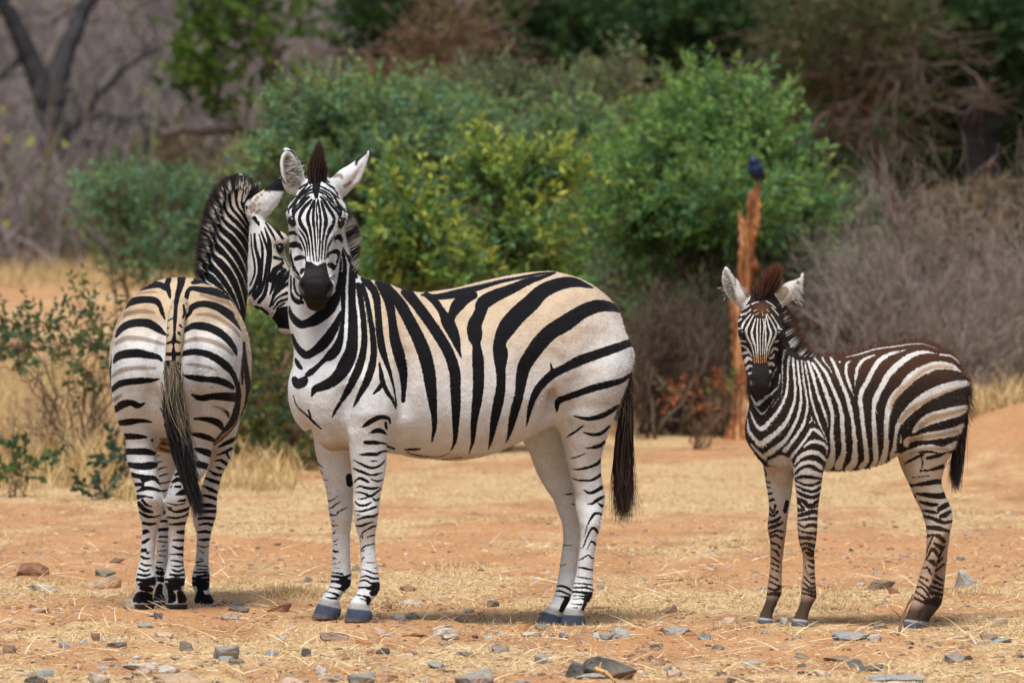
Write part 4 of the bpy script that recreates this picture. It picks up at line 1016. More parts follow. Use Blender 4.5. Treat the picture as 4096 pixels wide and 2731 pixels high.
    # long pale hair in and behind the ears
    for x0, y0, sx, sy, dx, dz in ((2916, 1140, 10, 30, -.35, .1), (3186, 1170, 10, 20, .8, -.5)):
        m = 260
        R = P(x0 + rng.normal(0, sx, m), y0 + rng.normal(0, sy, m), 32.745 + rng.normal(0, .008, m)); D = np.stack([dx + rng.normal(0, .3, m), -np.abs(rng.normal(.3, .2, m)), dz + rng.normal(0, .25, m)], 1); D /= np.linalg.norm(D, axis=1)[:, None]
        c = np.array([0.52, 0.50, 0.46]) * rng.uniform(.4, 1.15, (m, 1))
        v, q, cc = ribbons(R, D, rng.uniform(.010, .022, m), .002, c, c, None, 2, rng)
        mesh_obj("ear_hair", v, q, M_HAIR, root, {"col": cc})
    # tail
    n = 900; t = rng.uniform(0, 1, n)
    P0 = P(3872 - 30 * t + rng.normal(0, 3, n), 1560 + 190 * t, 33.02 + rng.normal(0, .02, n))
    ln = rng.uniform(.35, 1, n) ** .6
    P2 = P(3822 + rng.normal(0, 13, n), 1740 + 240 * ln * rng.uniform(.8, 1, n), 33.03 + rng.normal(0, .03, n)); P1 = P(3835 + rng.uniform(-40, 40, n), 1780, 33.03 + rng.normal(0, .03, n))
    k = rng.uniform(0, 1, (n, 1)); c = np.array([0.014, 0.011, 0.010]) * (.6 + k)
    strand_curves(root, "tail_hair", P0, P1, P2, .0036, c, c * 1.3, rng)
    m = 260; t = rng.uniform(0, 1, m)
    R = P(3876 - 60 * t, 1580 + 200 * t, 33.01 + rng.normal(0, .02, m)); D = np.stack([rng.uniform(.0, .6, m), rng.normal(0, .2, m), -np.ones(m)], 1); D /= np.linalg.norm(D, axis=1)[:, None]
    c = np.array([0.13, 0.07, 0.04]) * rng.uniform(.3, 1.4, (m, 1))
    v, q, cc = ribbons(R, D, rng.uniform(.03, .085, m), .0028, c, c, None, 3, rng)
    mesh_obj("tail_fringe", v, q, M_HAIR, root, {"col": cc})
LEFT_RUMP = """800,118,70 780,190,70 800,270,60 815,345,30; 650,150,20 720,190,70; 340,275,20 440,225,80 560,190,95 680,185,80 760,220,85; 1100,160,50 1180,150,50; 960,95,110 950,180,90 915,300,70 895,400,60 885,500,50 880,600,55 875,700,40 870,800,36 865,880,60 858,950,24 860,1040,60;
155,590,20 200,500,70 280,420,90 400,380,95 540,370,90 640,390,85 690,450,60 720,540,50 750,610,24; 140,830,40 200,740,80 300,680,100 420,660,105 540,670,110 640,720,100 720,780,60 760,810,30;
115,1150,40 170,1080,100 280,1050,110 420,1045,110 560,1070,90 660,1090,70 710,1130,40; 90,1500,60 180,1430,85 300,1400,85 420,1390,85 540,1380,70 600,1380,50 680,1365,20;
1020,350,60 1040,270,60 1090,230,60 1200,245,80 1350,270,100 1470,310,90 1560,350,50; 1130,130,50 1250,165,20 1330,185,14;
1000,620,30 1060,540,50 1090,470,80 1180,430,80 1300,430,90 1440,480,100 1560,560,110 1660,660,90 1710,750,40; 970,780,50 1080,710,80 1180,700,100 1300,720,105 1430,780,100 1540,870,90 1620,980,70 1650,1060,30;
945,1060,60 1060,1030,80 1180,1030,85 1300,1060,90 1430,1130,100 1540,1220,100 1610,1310,70 1660,1450,60 1680,1560,90; 970,1320,20 1060,1340,60 1180,1360,85 1290,1370,75 1400,1380,90 1520,1420,90 1600,1470,60"""
LEFT_TAIL = """960,95,110 950,180,90 915,300,70 895,400,60 885,500,50 880,600,55 875,700,40 870,800,36 865,880,60 858,950,24 860,1040,60;
780,640,20 850,605,20; 780,920,30 860,895,40 940,910,30; 780,1055,50 930,1050,50; 770,1170,30 920,1170,30; 800,400,50 830,385,40; 790,520,30 830,460,20; 985,440,30 1000,540,40 975,600,20; 1015,420,20; 925,790,40 950,820,20; 940,690,30 965,720,20;
780,730,30 800,720,14; 775,820,40 800,810,14; 865,1040,60 860,1250,30"""
LEFT_BROWN = """320,320,20 450,290,30 600,275,30 660,285,14; 150,640,40 250,560,60 400,520,60 520,520,60 620,540,30; 140,920,50 250,860,70 400,855,65 550,880,60 700,920,50 760,930,20; 95,1330,40 200,1260,65 350,1230,60 500,1230,50 620,1230,40;
1200,310,40 1400,370,60 1560,420,50 1640,480,30; 1150,560,30 1300,560,50 1450,620,60 1600,720,60 1690,830,30; 980,910,40 1100,870,60 1230,870,65 1380,910,65 1500,970,60 1600,1050,50; 1000,1180,20 1150,1190,50 1300,1220,40 1400,1260,20; 1340,1470,30;
120,1620,50 200,1570,40; 1350,1705,20 1450,1730,40 1530,1790,60 1545,1840,20"""
LEFT_LEGS = """135,270,80 220,210,100 320,190,80 400,220,80 450,220,50 500,190,20; 190,440,70 300,430,85 420,415,60 520,420,45 585,430,20; 255,610,80 350,610,80 450,615,60 520,620,30; 590,660,40; 270,800,80 380,800,85 500,800,90 600,820,60 625,825,30;
300,965,70 400,980,85 480,985,95 580,975,100 640,965,60; 335,1090,60 420,1110,60 475,1115,50; 490,1140,100 560,1130,70 630,1140,60 690,1220,16; 375,1215,50 470,1210,50; 405,1300,30 480,1270,50 560,1260,50 690,1290,40; 480,1250,60;
410,1370,60 500,1360,30 600,1380,20; 470,1400,30 510,1460,40 580,1490,20; 420,1450,60 500,1530,60 600,1560,30; 1090,85,30 1200,130,80 1350,110,85 1480,110,110 1620,120,120;
1500,290,20 1540,320,36 1545,370,20; 1120,390,30 1220,390,50 1340,410,80 1430,450,90 1460,500,60; 1090,580,40 1200,600,70 1300,630,70 1370,660,50; 1140,770,50 1240,800,85 1330,830,90; 1180,960,90 1290,990,80;
890,1090,40 960,1060,50 1010,1040,30; 850,1180,40 920,1150,60 1000,1180,70; 880,1240,30 940,1240,40; 820,1250,14 840,1230,14; 890,1340,20 980,1310,80 1030,1300,60; 915,1420,20 1000,1410,40; 780,1440,14 880,1470,20 1000,1450,20;
780,1490,20 830,1510,24; 890,1550,20 1000,1530,40 1060,1500,30"""
LEFT_FLANK = """1740,-560,40 1760,-300,60 1800,0,80 1800,100,80 1770,250,70 1700,400,50 1600,530,40 1480,640,30 1350,740,20; 1650,-200,60 1655,0,90 1660,100,100 1650,250,90 1610,400,90 1530,500,70 1460,560,50 1360,680,30;
100,-380,30 70,-200,40 58,0,40 80,200,24 130,320,16 170,420,10; 660,680,20 740,700,24 830,720,20; 650,740,14 760,780,24 850,800,14; 1700,-500,30 1720,-200,40 1720,-40,20"""
LEFT_FR = """1640,620,20 1580,660,50 1490,710,50; 1620,650,50 1540,690,50 1430,740,30; 1400,850,14 1500,810,40 1590,760,40; 1530,830,30 1560,880,30; 1370,920,10 1450,910,40 1530,960,50; 1380,990,10 1440,1010,40 1490,1025,14; 1300,1030,14 1370,1080,40 1460,1100,40;
1240,1120,20 1330,1160,50 1430,1190,50; 1230,1230,20 1320,1270,50 1400,1310,40; 1230,1350,30 1330,1370,50 1400,1400,40; 1180,1470,30 1300,1470,50 1400,1490,30; 1190,1550,40 1400,1545,40"""
LEFT_FL = """660,850,20 700,850,10; 660,940,24 720,920,14; 665,1030,24 730,1000,20 790,995,10; 670,1110,24 740,1090,20 810,1075,10; 690,1200,24 760,1190,20 830,1165,10; 710,1300,36 800,1280,16; 720,1400,36 780,1390,20; 720,1490,30 780,1490,20; 720,1550,30 780,1550,20"""
LEFT_L4 = """175,410,30 240,460,40 310,480,20; 220,370,24 260,420,24 300,430,10; 195,490,24 260,530,36 330,540,24 410,520,10; 230,600,30 290,610,34 355,605,20; 230,690,50 270,680,40 300,690,10; 230,790,40 270,770,34 300,750,16; 220,870,44 250,870,40; 270,900,24 310,880,10;
210,930,24 250,950,30 300,950,14; 210,1000,20 260,1020,24 310,1020,16; 190,1050,20 250,1075,24 300,1060,14; 180,1110,24 250,1120,30 300,1110,20; 170,1160,30 250,1170,40 340,1150,40; 190,1210,30 260,1200,50 340,1190,60; 220,1240,60 300,1260,60;
140,1370,40 200,1330,100 280,1350,110 300,1400,90; 200,1400,80; 480,460,16 560,490,24 640,470,36 690,450,30; 475,540,20 560,550,24 640,530,24 680,500,20; 490,610,14 560,610,30 650,600,36; 570,690,30 635,690,50; 530,770,20 630,770,34; 520,830,14 580,850,34 635,850,44;
500,910,12 580,910,24 630,915,34; 500,970,10 560,975,24 630,990,20; 500,1020,10 560,1030,20 630,1020,14; 510,1060,14 570,1080,24 640,1060,20; 500,1110,24 570,1120,34 645,1110,24; 450,1160,24 540,1170,60 640,1160,30; 460,1210,30 540,1210,70 640,1200,40; 490,1245,60 600,1250,30;
500,1290,70 520,1350,80 480,1420,40; 600,1300,70 620,1360,90 600,1410,60"""
LEFT_L4FL = """420,500,30 480,500,24; 410,580,30 480,580,24; 390,665,36 480,660,30; 390,735,20 470,735,20; 380,780,14 470,790,14; 420,830,14 450,820,12; 380,880,12 460,870,16; 390,920,12 450,930,14; 370,990,20 430,990,14; 360,1040,24 420,1060,30; 360,1090,40 420,1100,50;
350,1150,40 420,1160,60; 400,1230,60 380,1300,90 400,1370,100; 350,1350,50"""
LEFT_L4FR = """790,420,40 880,430,30 960,430,20; 800,490,24 960,490,20; 780,555,24 860,550,34 950,555,30; 780,620,14 860,605,30 930,620,30; 780,690,24 840,685,34 905,690,30; 780,765,14 840,765,34 890,760,24; 770,820,12 840,840,16 885,820,10; 790,870,12 830,900,14; 770,950,10 830,960,12;
760,990,20 830,980,12; 770,1020,16 870,1030,16; 770,1060,16 870,1060,16; 740,1090,24 870,1090,20; 770,1130,30 880,1120,24; 730,1150,40 820,1170,50 890,1160,40; 730,1200,50 820,1210,60 880,1210,50; 790,1240,60 860,1250,40;
800,1300,80 800,1380,120 880,1360,110 920,1370,50; 770,1400,50"""
LEFT_NECK_W = """150,1010,20 170,1060,24 230,1100,20 310,1150,16 360,1200,14; 170,900,30 185,970,30 240,1010,24 320,1110,20 380,1200,18 440,1300,16 490,1430,12; 205,800,36 220,880,36 300,970,30 370,1070,28 430,1190,24 470,1310,20;
225,710,36 245,800,40 330,870,36 400,960,30 460,1080,24 500,1220,22 525,1330,14; 240,620,40 270,700,36 350,790,32 430,900,28 490,1010,22 530,1130,18; 245,545,36 285,630,40 380,720,34 460,820,28 520,940,24 545,1040,16;
270,450,36 320,560,40 420,650,30 500,760,24 550,870,18; 295,390,40 350,500,44 450,590,30 530,690,20 560,790,14; 345,290,36 370,420,44 460,520,28 540,620,16; 405,250,40 415,380,44 490,490,24 550,590,14; 480,220,60 465,370,36 520,470,16 560,580,10;
540,230,70 500,350,30; 600,250,70; 540,400,20 590,520,30 620,600,20"""
LEFT_HEAD = """570,640,16 575,760,20 600,900,24 600,1000,24 560,1100,20; 600,640,24 610,760,34 640,880,40 640,1000,40 600,1120,40 550,1180,30; 640,640,14 670,760,30 670,880,30 660,1000,34 640,1120,36 590,1190,40; 660,620,20 690,700,30 720,800,30 710,920,34 690,1050,36 650,1160,40 600,1220,30;
690,580,14 730,700,40 740,820,44 740,900,30 720,1050,30 690,1180,44 640,1250,40; 700,540,20 760,640,30 790,700,14; 720,520,30 790,590,40 850,680,30; 780,850,40 850,870,30; 770,960,40 820,920,30 850,900,40; 750,1050,60 790,960,60 840,940,40;
740,1180,20 780,1080,50 840,1000,60 870,960,40; 760,1200,20 820,1100,50 890,1020,50 910,960,20; 740,1290,24 780,1190,30 860,1110,40 905,1080,40; 760,1280,20 810,1210,24 890,1170,36; 770,1310,20 820,1250,30 900,1220,30; 790,1370,30 810,1300,24 870,1260,24;
570,1290,30 650,1300,30 720,1350,30; 880,960,14 905,1030,14; 800,760,60 835,745,60; 870,860,10 915,960,12; 530,400,30 600,500,40 640,560,24; 560,480,20 640,540,24"""
# ------------------------------------------------------------------ the zebra at the left, seen from behind
def build_left():
    rng = np.random.default_rng(8)
    rows = [(33.62, 712, 1290, 1620, .10), (33.66, 712, 1215, 1690, .16), (33.73, 713, 1155, 1735, .205), (33.84, 714, 1118, 1765, .232), (34.0, 716, 1108, 1785, .248), (34.2, 719, 1112, 1802, .272),
            (34.4, 721, 1118, 1810, .285), (34.6, 722, 1120, 1795, .272), (34.75, 726, 1125, 1760, .235), (34.87, 735, 1160, 1720, .18), (34.95, 745, 1230, 1680, .11)]
    st = []
    for Y, cx, top, bot, b in rows:
        a = P(cx, top, Y); c = P(cx, bot, Y); st.append((Y, a[0], (a[2] + c[2]) / 2, b, (a[2] - c[2]) / 2))
    pr = [Slice('torso', (0, 0, 0), YA, XA, ZA, st, 0.05, p=2.2)]
    pr.append(zloft('hind_left', [
        (1265, 500, 680, 33.86, .13), (1320, 468, 690, 33.82, .19), (1400, 452, 690, 33.80, .215), (1500, 446, 680, 33.79, .205), (1560, 447, 672, 33.80, .19), (1620, 456, 662, 33.81, .17), (1690, 474, 652, 33.83, .14), (1757, 502, 634, 33.83, .115), (1805, 504, 628, 33.82, .10),
        (1850, 511, 630, 33.80, .088), (1900, 526, 633, 33.77, .076), (1950, 542, 643, 33.75, .070), (1996, 547, 648, 33.74, .066), (2041, 554, 646, 33.76, .058), (2067, 560, 644, 33.77, .052), (2107, 569, 634, 33.79, .042),
        (2163, 566, 624, 33.80, .037), (2230, 561, 618, 33.80, .036), (2276, 549, 621, 33.80, .042), (2320, 542, 625, 33.80, .048), (2346, 547, 621, 33.80, .046), (2372, 540, 610, 33.82, .046), (2404, 527, 615, 33.84, .056), (2435, 521, 619, 33.85, .064)], 0.04, True))
    pr.append(zloft('hind_right', [
        (1265, 740, 930, 33.86, .13), (1320, 733, 960, 33.82, .19), (1400, 730, 964, 33.80, .215), (1500, 738, 951, 33.79, .205), (1560, 738, 942, 33.80, .19), (1598, 742, 935, 33.81, .175), (1662, 744, 918, 33.82, .15), (1719, 740, 886, 33.83, .125), (1773, 728, 850, 33.83, .105), (1821, 718, 844, 33.81, .092),
        (1862, 706, 833, 33.79, .084), (1904, 692, 812, 33.76, .074), (1949, 676, 766, 33.75, .068), (1996, 668, 761, 33.74, .065), (2041, 667, 758, 33.76, .058), (2067, 669, 751, 33.77, .052), (2107, 677, 740, 33.79, .042),
        (2171, 675, 736, 33.80, .037), (2232, 673, 733, 33.80, .036), (2284, 663, 739, 33.80, .042), (2324, 657, 741, 33.80, .048), (2350, 667, 733, 33.80, .046), (2386, 671, 746, 33.83, .052), (2434, 658, 750, 33.85, .064)], 0.04, True))
    pr.append(zloft('fore_left', [(1700, 600, 730, 34.5, .10), (1780, 622, 714, 34.5, .075), (1837, 629, 712, 34.5, .062), (1900, 632, 706, 34.5, .055), (1960, 640, 694, 34.5, .05), (2020, 640, 690, 34.49, .048), (2070, 636, 684, 34.5, .042), (2111, 630, 676, 34.5, .034), (2212, 626, 674, 34.51, .030), (2292, 619, 669, 34.51, .036),
        (2330, 618, 670, 34.51, .042), (2358, 621, 666, 34.5, .040), (2390, 614, 668, 34.49, .046), (2425, 612, 673, 34.49, .056)], 0.03, True))
    pr.append(zloft('fore_right', [(1640, 815, 960, 34.58, .10), (1700, 828, 955, 34.58, .09), (1741, 837, 943, 34.59, .075), (1805, 845, 930, 34.6, .065), (1856, 836, 911, 34.6, .058), (1904, 821, 887, 34.6, .053), (1942, 808, 877, 34.6, .05), (1974, 797, 871, 34.6, .05), (2012, 784, 867, 34.59, .05), (2051, 770, 866, 34.59, .05), (2099, 775, 854, 34.6, .043),
        (2131, 786, 844, 34.6, .035), (2192, 785, 836, 34.61, .030), (2252, 781, 834, 34.61, .031), (2300, 768, 840, 34.61, .036), (2342, 768, 837, 34.61, .042), (2368, 782, 840, 34.6, .040), (2412, 773, 861, 34.59, .05), (2440, 772, 865, 34.59, .057)], 0.03, True))
    pr.append(zloft('neck', [(745, 925, 1000, 34.72, .06), (770, 905, 1015, 34.72, .075), (820, 882, 1020, 34.73, .09), (880, 866, 1012, 34.74, .10), (950, 850, 1001, 34.75, .11), (1020, 834, 997, 34.76, .12), (1096, 815, 994, 34.76, .13), (1180, 800, 990, 34.76, .14), (1250, 790, 983, 34.76, .15), (1320, 780, 972, 34.76, .155), (1400, 775, 958, 34.76, .15), (1480, 780, 940, 34.78, .13)], 0.035))
    pr.append(zloft('head', [(830, 985, 1050, 34.66, .06), (880, 998, 1066, 34.64, .075), (930, 998, 1118, 34.62, .085), (965, 997, 1131, 34.60, .088), (1020, 995, 1140, 34.59, .088), (1060, 993, 1154, 34.58, .087), (1100, 993, 1167, 34.57, .085), (1150, 992, 1180, 34.56, .08), (1186, 996, 1188, 34.55, .075), (1221, 1012, 1192, 34.55, .068), (1245, 1052, 1195, 34.55, .062), (1270, 1084, 1194, 34.55, .055), (1297, 1108, 1186, 34.55, .038)], 0.025))
    pr.append(blob('head', 1112, 955, 34.54, .04, .03, .03, .02))
    pr.append(crossloft('ear', [(992, 832, 1044, 886, 34.60, .022), (1012, 785, 1084, 856, 34.60, .03), (1052, 760, 1120, 805, 34.60, .028), (1082, 738, 1138, 765, 34.60, .02), (1108, 718, 1138, 735, 34.60, .012), (1120, 709, 1130, 713, 34.60, .006)], 0.012))
    pr.append(crossloft('ear_far', [(945, 755, 1000, 752, 34.82, .02), (945, 725, 995, 722, 34.82, .018), (951, 700, 968, 698, 34.82, .008)], 0.012))
    # tail dock hanging between the buttocks
    pr.append(zloft('tail', [(1215, 690, 752, 33.66, .03), (1260, 672, 744, 33.58, .035), (1330, 666, 736, 33.535, .035), (1400, 664, 728, 33.52, .034), (1450, 664, 720, 33.515, .032), (1500, 666, 714, 33.52, .028), (1580, 670, 708, 33.53, .022), (1680, 682, 704, 33.55, .012)], 0.012))
    V, Q, lab = build_body(pr, (), 0.0085, fine=('head',))
    px, py = proj(V)
    S = np.full(len(V), -25.0)
    is_ = lambda *a: np.isin(lab, a)
    torso = is_('torso'); rear = is_('hind_left', 'hind_right') | (torso & (V[:, 1] < 33.90) & (py < 1750) & (px > 452) & (px < 968))
    flank = torso & ~rear
    T = strokes(LEFT_RUMP, 420, 1080, 3.136) + strokes(LEFT_LEGS, 420, 1550, 3.136) + strokes(LEFT_L4, 480, 1850, 2.488)
    top = torso & (py < 1215)
    S[rear] = stroke_sdf(px[rear], py[rear], T)
    m = flank; S[m] = stroke_sdf(px[m], py[m], strokes(LEFT_FLANK, 420, 1550, 3.136))
    m = top & flank; S[m] = np.maximum(S[m], stroke_sdf(px[m], py[m], strokes(LEFT_RUMP, 420, 1080, 3.136)))
    m = is_('tail'); S[m] = stroke_sdf(px[m], py[m], strokes(LEFT_TAIL, 420, 1080, 3.136))
    m = is_('fore_left'); S[m] = stroke_sdf(px[m], py[m], strokes(LEFT_FL, 420, 1550, 3.136) + strokes(LEFT_L4FL, 480, 1850, 2.488))
    m = is_('fore_right'); S[m] = stroke_sdf(px[m], py[m], strokes(LEFT_FR, 420, 1550, 3.136) + strokes(LEFT_L4FR, 480, 1850, 2.488))
    m = is_('neck'); S[m] = 3.2 - stroke_sdf(px[m], py[m], strokes(LEFT_NECK_W, 750, 650, 2.24))
    m = is_('head'); S[m] = stroke_sdf(px[m], py[m], strokes(LEFT_HEAD, 750, 650, 2.24)); S[m] = (S[m] - 0.9) * 2.4
    coat = np.tile(WHITE, (len(V), 1)); mark = np.tile(INK, (len(V), 1))
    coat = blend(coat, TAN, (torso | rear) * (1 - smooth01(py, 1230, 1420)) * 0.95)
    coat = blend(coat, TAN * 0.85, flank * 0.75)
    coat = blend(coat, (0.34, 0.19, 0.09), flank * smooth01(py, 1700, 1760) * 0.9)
    coat = blend(coat, TAN, is_('neck') * smooth01(px, 850, 890) * 0.6)
    coat = blend(coat, TAN * 0.9, is_('tail') * 0.9)
    coat = blend(coat, TAN, is_('head') * (0.22 + 0.3 * smooth01(px, 1040, 1100) * (1 - smooth01(py, 1150, 1230))))
    b = stroke_sdf(px, py, strokes(LEFT_BROWN, 420, 1080, 3.136))
    coat = blend(coat, (0.20, 0.13, 0.08), rear * smooth01(b, -4, 5) * 0.75)
    # buff inner thighs
    coat = blend(coat, (0.44, 0.34, 0.26), rear * np.exp(-((px - 705) / 34) ** 2) * smooth01(py, 1560, 1650) * (1 - smooth01(py, 1750, 1800)) * 0.25)
    # muzzle, eye, ear
    mz = poly_mask(px, py, [(1089, 1270), (1107, 1239), (1129, 1226), (1200, 1222), (1200, 1320), (1089, 1310)]) & is_('head')
    coat = blend(coat, MUZ, mz * 1.0); S[mz] = 20
    ey = is_('head') & (np.hypot((px - 1119) / 1.0, py - 1000) < 24); coat = blend(coat, (0.5, 0.46, 0.42), ey * 1.0); S[ey] = -10
    dk = stroke_sdf(px, py, strokes("1106,993,10 1118,990,26 1130,984,14; 1112,1003,8 1128,1003,8"), -60); m = is_('head'); S[m] = np.maximum(S[m], dk[m])
    e = is_('ear'); S[e] = -25
    tip = (px - 1062) * 0.45 - (py - 757) * 1.0
    t2 = smooth01((1098 - px) * -0.35 + (742 - py) - 0 * px, -14, -10)
    blk = stroke_sdf(px, py, strokes("1062,758,16 1090,745,40 1115,738,56 1136,752,30; 1100,728,30 1120,720,26"), -60)
    coat = blend(coat, INK * 1.5, e * smooth01(blk, -2, 2) * (py > 712))
    fr = stroke_sdf(px, py, strokes("1000,830,20; 1012,815,14; 1022,800,10; 1030,790,12; 1015,840,12; 1028,850,14; 1038,842,10; 1005,848,12; 1036,815,8; 1020,825,8; 1045,780,10; 1075,765,8"), -60)
    coat = blend(coat, (0.13, 0.08, 0.05), e * smooth01(fr, -3, 2) * 0.85); coat = blend(coat, TAN, e * (px < 1060) * 0.25)
    e = is_('ear_far'); S[e] = -25; coat = blend(coat, (0.05, 0.03, 0.025), e * smooth01(py, 702, 708))
    for lb, cut in (('hind_left', 2414), ('hind_right', 2414), ('fore_left', 2406), ('fore_right', 2419)):
        f = (lab == lb) * smooth01(py, cut - 6, cut + 4); coat = blend(coat, (0.028, 0.026, 0.026), f); S = np.where(f > 0.3, -25, S)
    root = empty("adult_zebra", P(690, 2436, 34.1), "zebra at the left seen from behind, tail hanging and head turned right", "zebra", None)
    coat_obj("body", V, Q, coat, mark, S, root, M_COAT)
    add_eye(root, V, px, py, 1119, 995, 0.019, 0.013)
    # mane: dark outer edge, pale locks continuing the neck stripes
    NW = strokes(LEFT_NECK_W, 750, 650, 2.24)
    def fn(s, r, R):
        qx, qy = proj(R); n = len(s)
        i = np.clip(s * (len(crest) - 1), 0, len(crest) - 1.001).astype(int); cr = np.array(crest)
        d = cr[i, 3:5] / np.hypot(cr[i, 3], cr[i, 4])[:, None]
        w = np.maximum(stroke_sdf(qx - d[:, 0] * 24, qy - d[:, 1] * 24, NW), -9)
        w = (w > 2.8)[:, None]
        c0 = np.where(w, np.array([0.58, 0.55, 0.48]), np.array([0.010, 0.008, 0.008])) * r.uniform(.7, 1.05, (n, 1))
        return c0, np.array([0.018, 0.009, 0.007]) * r.uniform(.5, 1.4, (n, 1))
    crest = [(812, 1108, 34.72, -60, -20, .55), (824, 1040, 34.70, -80, -30, .85), (836, 970, 34.69, -85, -35, 1.0), (850, 900, 34.68, -85, -45, 1.0), (866, 840, 34.68, -80, -60, 1.0), (888, 790, 34.68, -65, -75, 1.0), (918, 755, 34.68, -40, -90, .95), (955, 742, 34.68, 5, -100, .85), (995, 752, 34.68, 40, -80, .7), (1012, 775, 34.68, 60, -50, .4)]
    mane(root, "mane", crest, 9000, rng, 0.046, 0.0030, fn, 0.09, 0.02, 0.030, (.22, .6), 4)
    fur_coat(root, V, Q, coat, mark, S, 80000, rng, (py < 2380) & ~mz, .005, .010, (.1, -.3, -.5))
    # far-side mane hairs at the withers
    # tail brush
    n = 2600; t = rng.uniform(0, 1, n) ** 1.3
    P0 = P(688 + rng.normal(0, 1, n) * (13 + 4 * t), 1440 + 260 * t, 33.49 - 0.02 * rng.uniform(0, 1, n))
    pale = (rng.uniform(0, 1, n) < np.where(t < 0.45, 0.40, 0.08))
    ln = rng.uniform(.3, 1, n) ** .6
    yend = np.where(pale, 1540 + 260 * rng.uniform(0, 1, n) + 120 * t, 1640 + 430 * ln)
    yend = np.maximum(yend, 1440 + 260 * t + 80)
    xend = 690 + (yend - 1480) * 0.19 + rng.normal(0, 1, n) * np.where(yend > 1900, 14, 22) + rng.normal(0, 9, n) * pale
    P1 = P(694 + 22 * t + rng.normal(0, 27, n), (1440 + 260 * t + yend) / 2, 33.46 - 0.03 * rng.uniform(0, 1, n)); P2 = P(xend, yend, 33.48 + rng.normal(0, .03, n))
    c0 = np.where(pale[:, None], np.array([0.22, 0.175, 0.115]), np.array([0.010, 0.010, 0.012])) * rng.uniform(.45, 1.2, (n, 1))
    strand_curves(root, "tail_hair", P0, P1, P2, .0040, c0, c0 * 0.7, rng)
# ------------------------------------------------------------------ ground and hillside
K = 4096 / 2352.0          # the layout below is measured on a 2352 px wide view of the photo
def PW(px, py, Y): return P(px * K, py * K, Y)

def ground_material():
    t = NT("red_earth")
    co = t.coord()
    big = t.noise(0.55, 5, 0.6, t.coord((1, 0.30, 1)))
    mid = t.noise(3.2, 5, 0.65, t.coord((1, 0.35, 1)))
    fine = t.noise(55, 4, 0.7, co)
    soil = t.ramp(mid, [(0.28, (0.295, 0.152, 0.072)), (0.5, (0.425, 0.240, 0.118)), (0.72, (0.515, 0.325, 0.172))])
    straw = t.ramp(fine, [(0.3, (0.33, 0.200, 0.095)), (0.5, (0.51, 0.368, 0.190)), (0.7, (0.64, 0.51, 0.295))])
    f = t.math('ADD', t.math('MULTIPLY', big, 0.5), t.math('MULTIPLY', mid, 0.5))
    pt = t.attr("straw", "Fac")
    f = t.math('ADD', f, t.math('MULTIPLY', t.math('SUBTRACT', pt, 0.42), 0.42))
    soil = t.mix(t.ramp(pt, [(0.02, 0.55), (0.28, 0.0)]), soil, (0.45, 0.230, 0.108))
    m = t.ramp(f, [(0.46, 0.0), (0.62, 0.75)])
    col = t.mix(m, soil, straw)
    g = t.ramp(fine, [(0.25, 0.62), (0.5, 1.0), (0.78, 1.22)])
    grit = t.ramp(t.noise(160, 3, 0.7, co), [(0.3, 0.78), (0.55, 1.04), (0.75, 1.22)])
    g = t.mix(1.0, g, grit, 'MULTIPLY')
    col = t.mix(1.0, col, g, 'MULTIPLY')
    # pebbly specks
    sp = t.n("ShaderNodeTexVoronoi"); sp.inputs["Scale"].default_value = 38; t.l(co, sp.inputs["Vector"])
    s1 = t.ramp(sp.outputs["Distance"], [(0.10, 1.0), (0.22, 0.0)])
    pk = t.ramp(sp.outputs["Color"], [(0.55, 0.0), (0.6, 1.0)])
    col = t.mix(t.math('MULTIPLY', t.math('MULTIPLY', s1, pk), 0.6), col, (0.20, 0.13, 0.085))
    # dry hillside scrub colours far away
    geo = t.n("ShaderNodeNewGeometry"); sx = t.n("ShaderNodeSeparateXYZ"); t.l(geo.outputs["Position"], sx.inputs[0])
    hill = t.noise(0.35, 6, 0.7, t.coord((1, 0.25, 1.6)))
    hcol = t.ramp(hill, [(0.32, (0.075, 0.058, 0.048)), (0.47, (0.135, 0.105, 0.092)), (0.58, (0.195, 0.150, 0.130)), (0.72, (0.24, 0.175, 0.115))])
    mr = t.n("ShaderNodeMapRange"); t.l(sx.outputs[1], mr.inputs["Value"]); mr.inputs["From Min"].default_value = 95; mr.inputs["From Max"].default_value = 103
    col = t.mix(mr.outputs[0], col, hcol)
    h = t.math('ADD', t.math('MULTIPLY', fine, 0.5), t.math('MULTIPLY', mid, 1.5))
    t.bump(h, 0.9, 0.025)
    return t.done(col, 0.95, 0.08)

def build_ground():
    ys = np.concatenate([np.linspace(18, 27, 20), np.arange(27.05, 44, 0.05), np.geomspace(44, 470, 260)])
    nx = 170
    xs = np.concatenate([-np.geomspace(60, 3.2, 30), np.linspace(-3.1, 3.1, 150), np.geomspace(3.2, 60, 30)])
    gx, gy = np.meshgrid(xs, ys, indexing='ij')
    z = ground_z(gx, gy)
    r = np.random.default_rng(3)
    z = z + np.where((gy > 27) & (gy < 44), r.normal(0, 0.0035, z.shape), 0)
    V = np.stack([gx, gy, z], -1).reshape(-1, 3); n2 = len(ys)
    i = (np.arange(len(xs) - 1)[:, None] * n2 + np.arange(n2 - 1)[None]).ravel()
    o = mesh_obj("ground", V, np.stack([i, i + n2, i + n2 + 1, i + 1], 1), ground_material(), None, {"straw": patch(gx, gy).ravel()})
    o["kind"] = "structure"

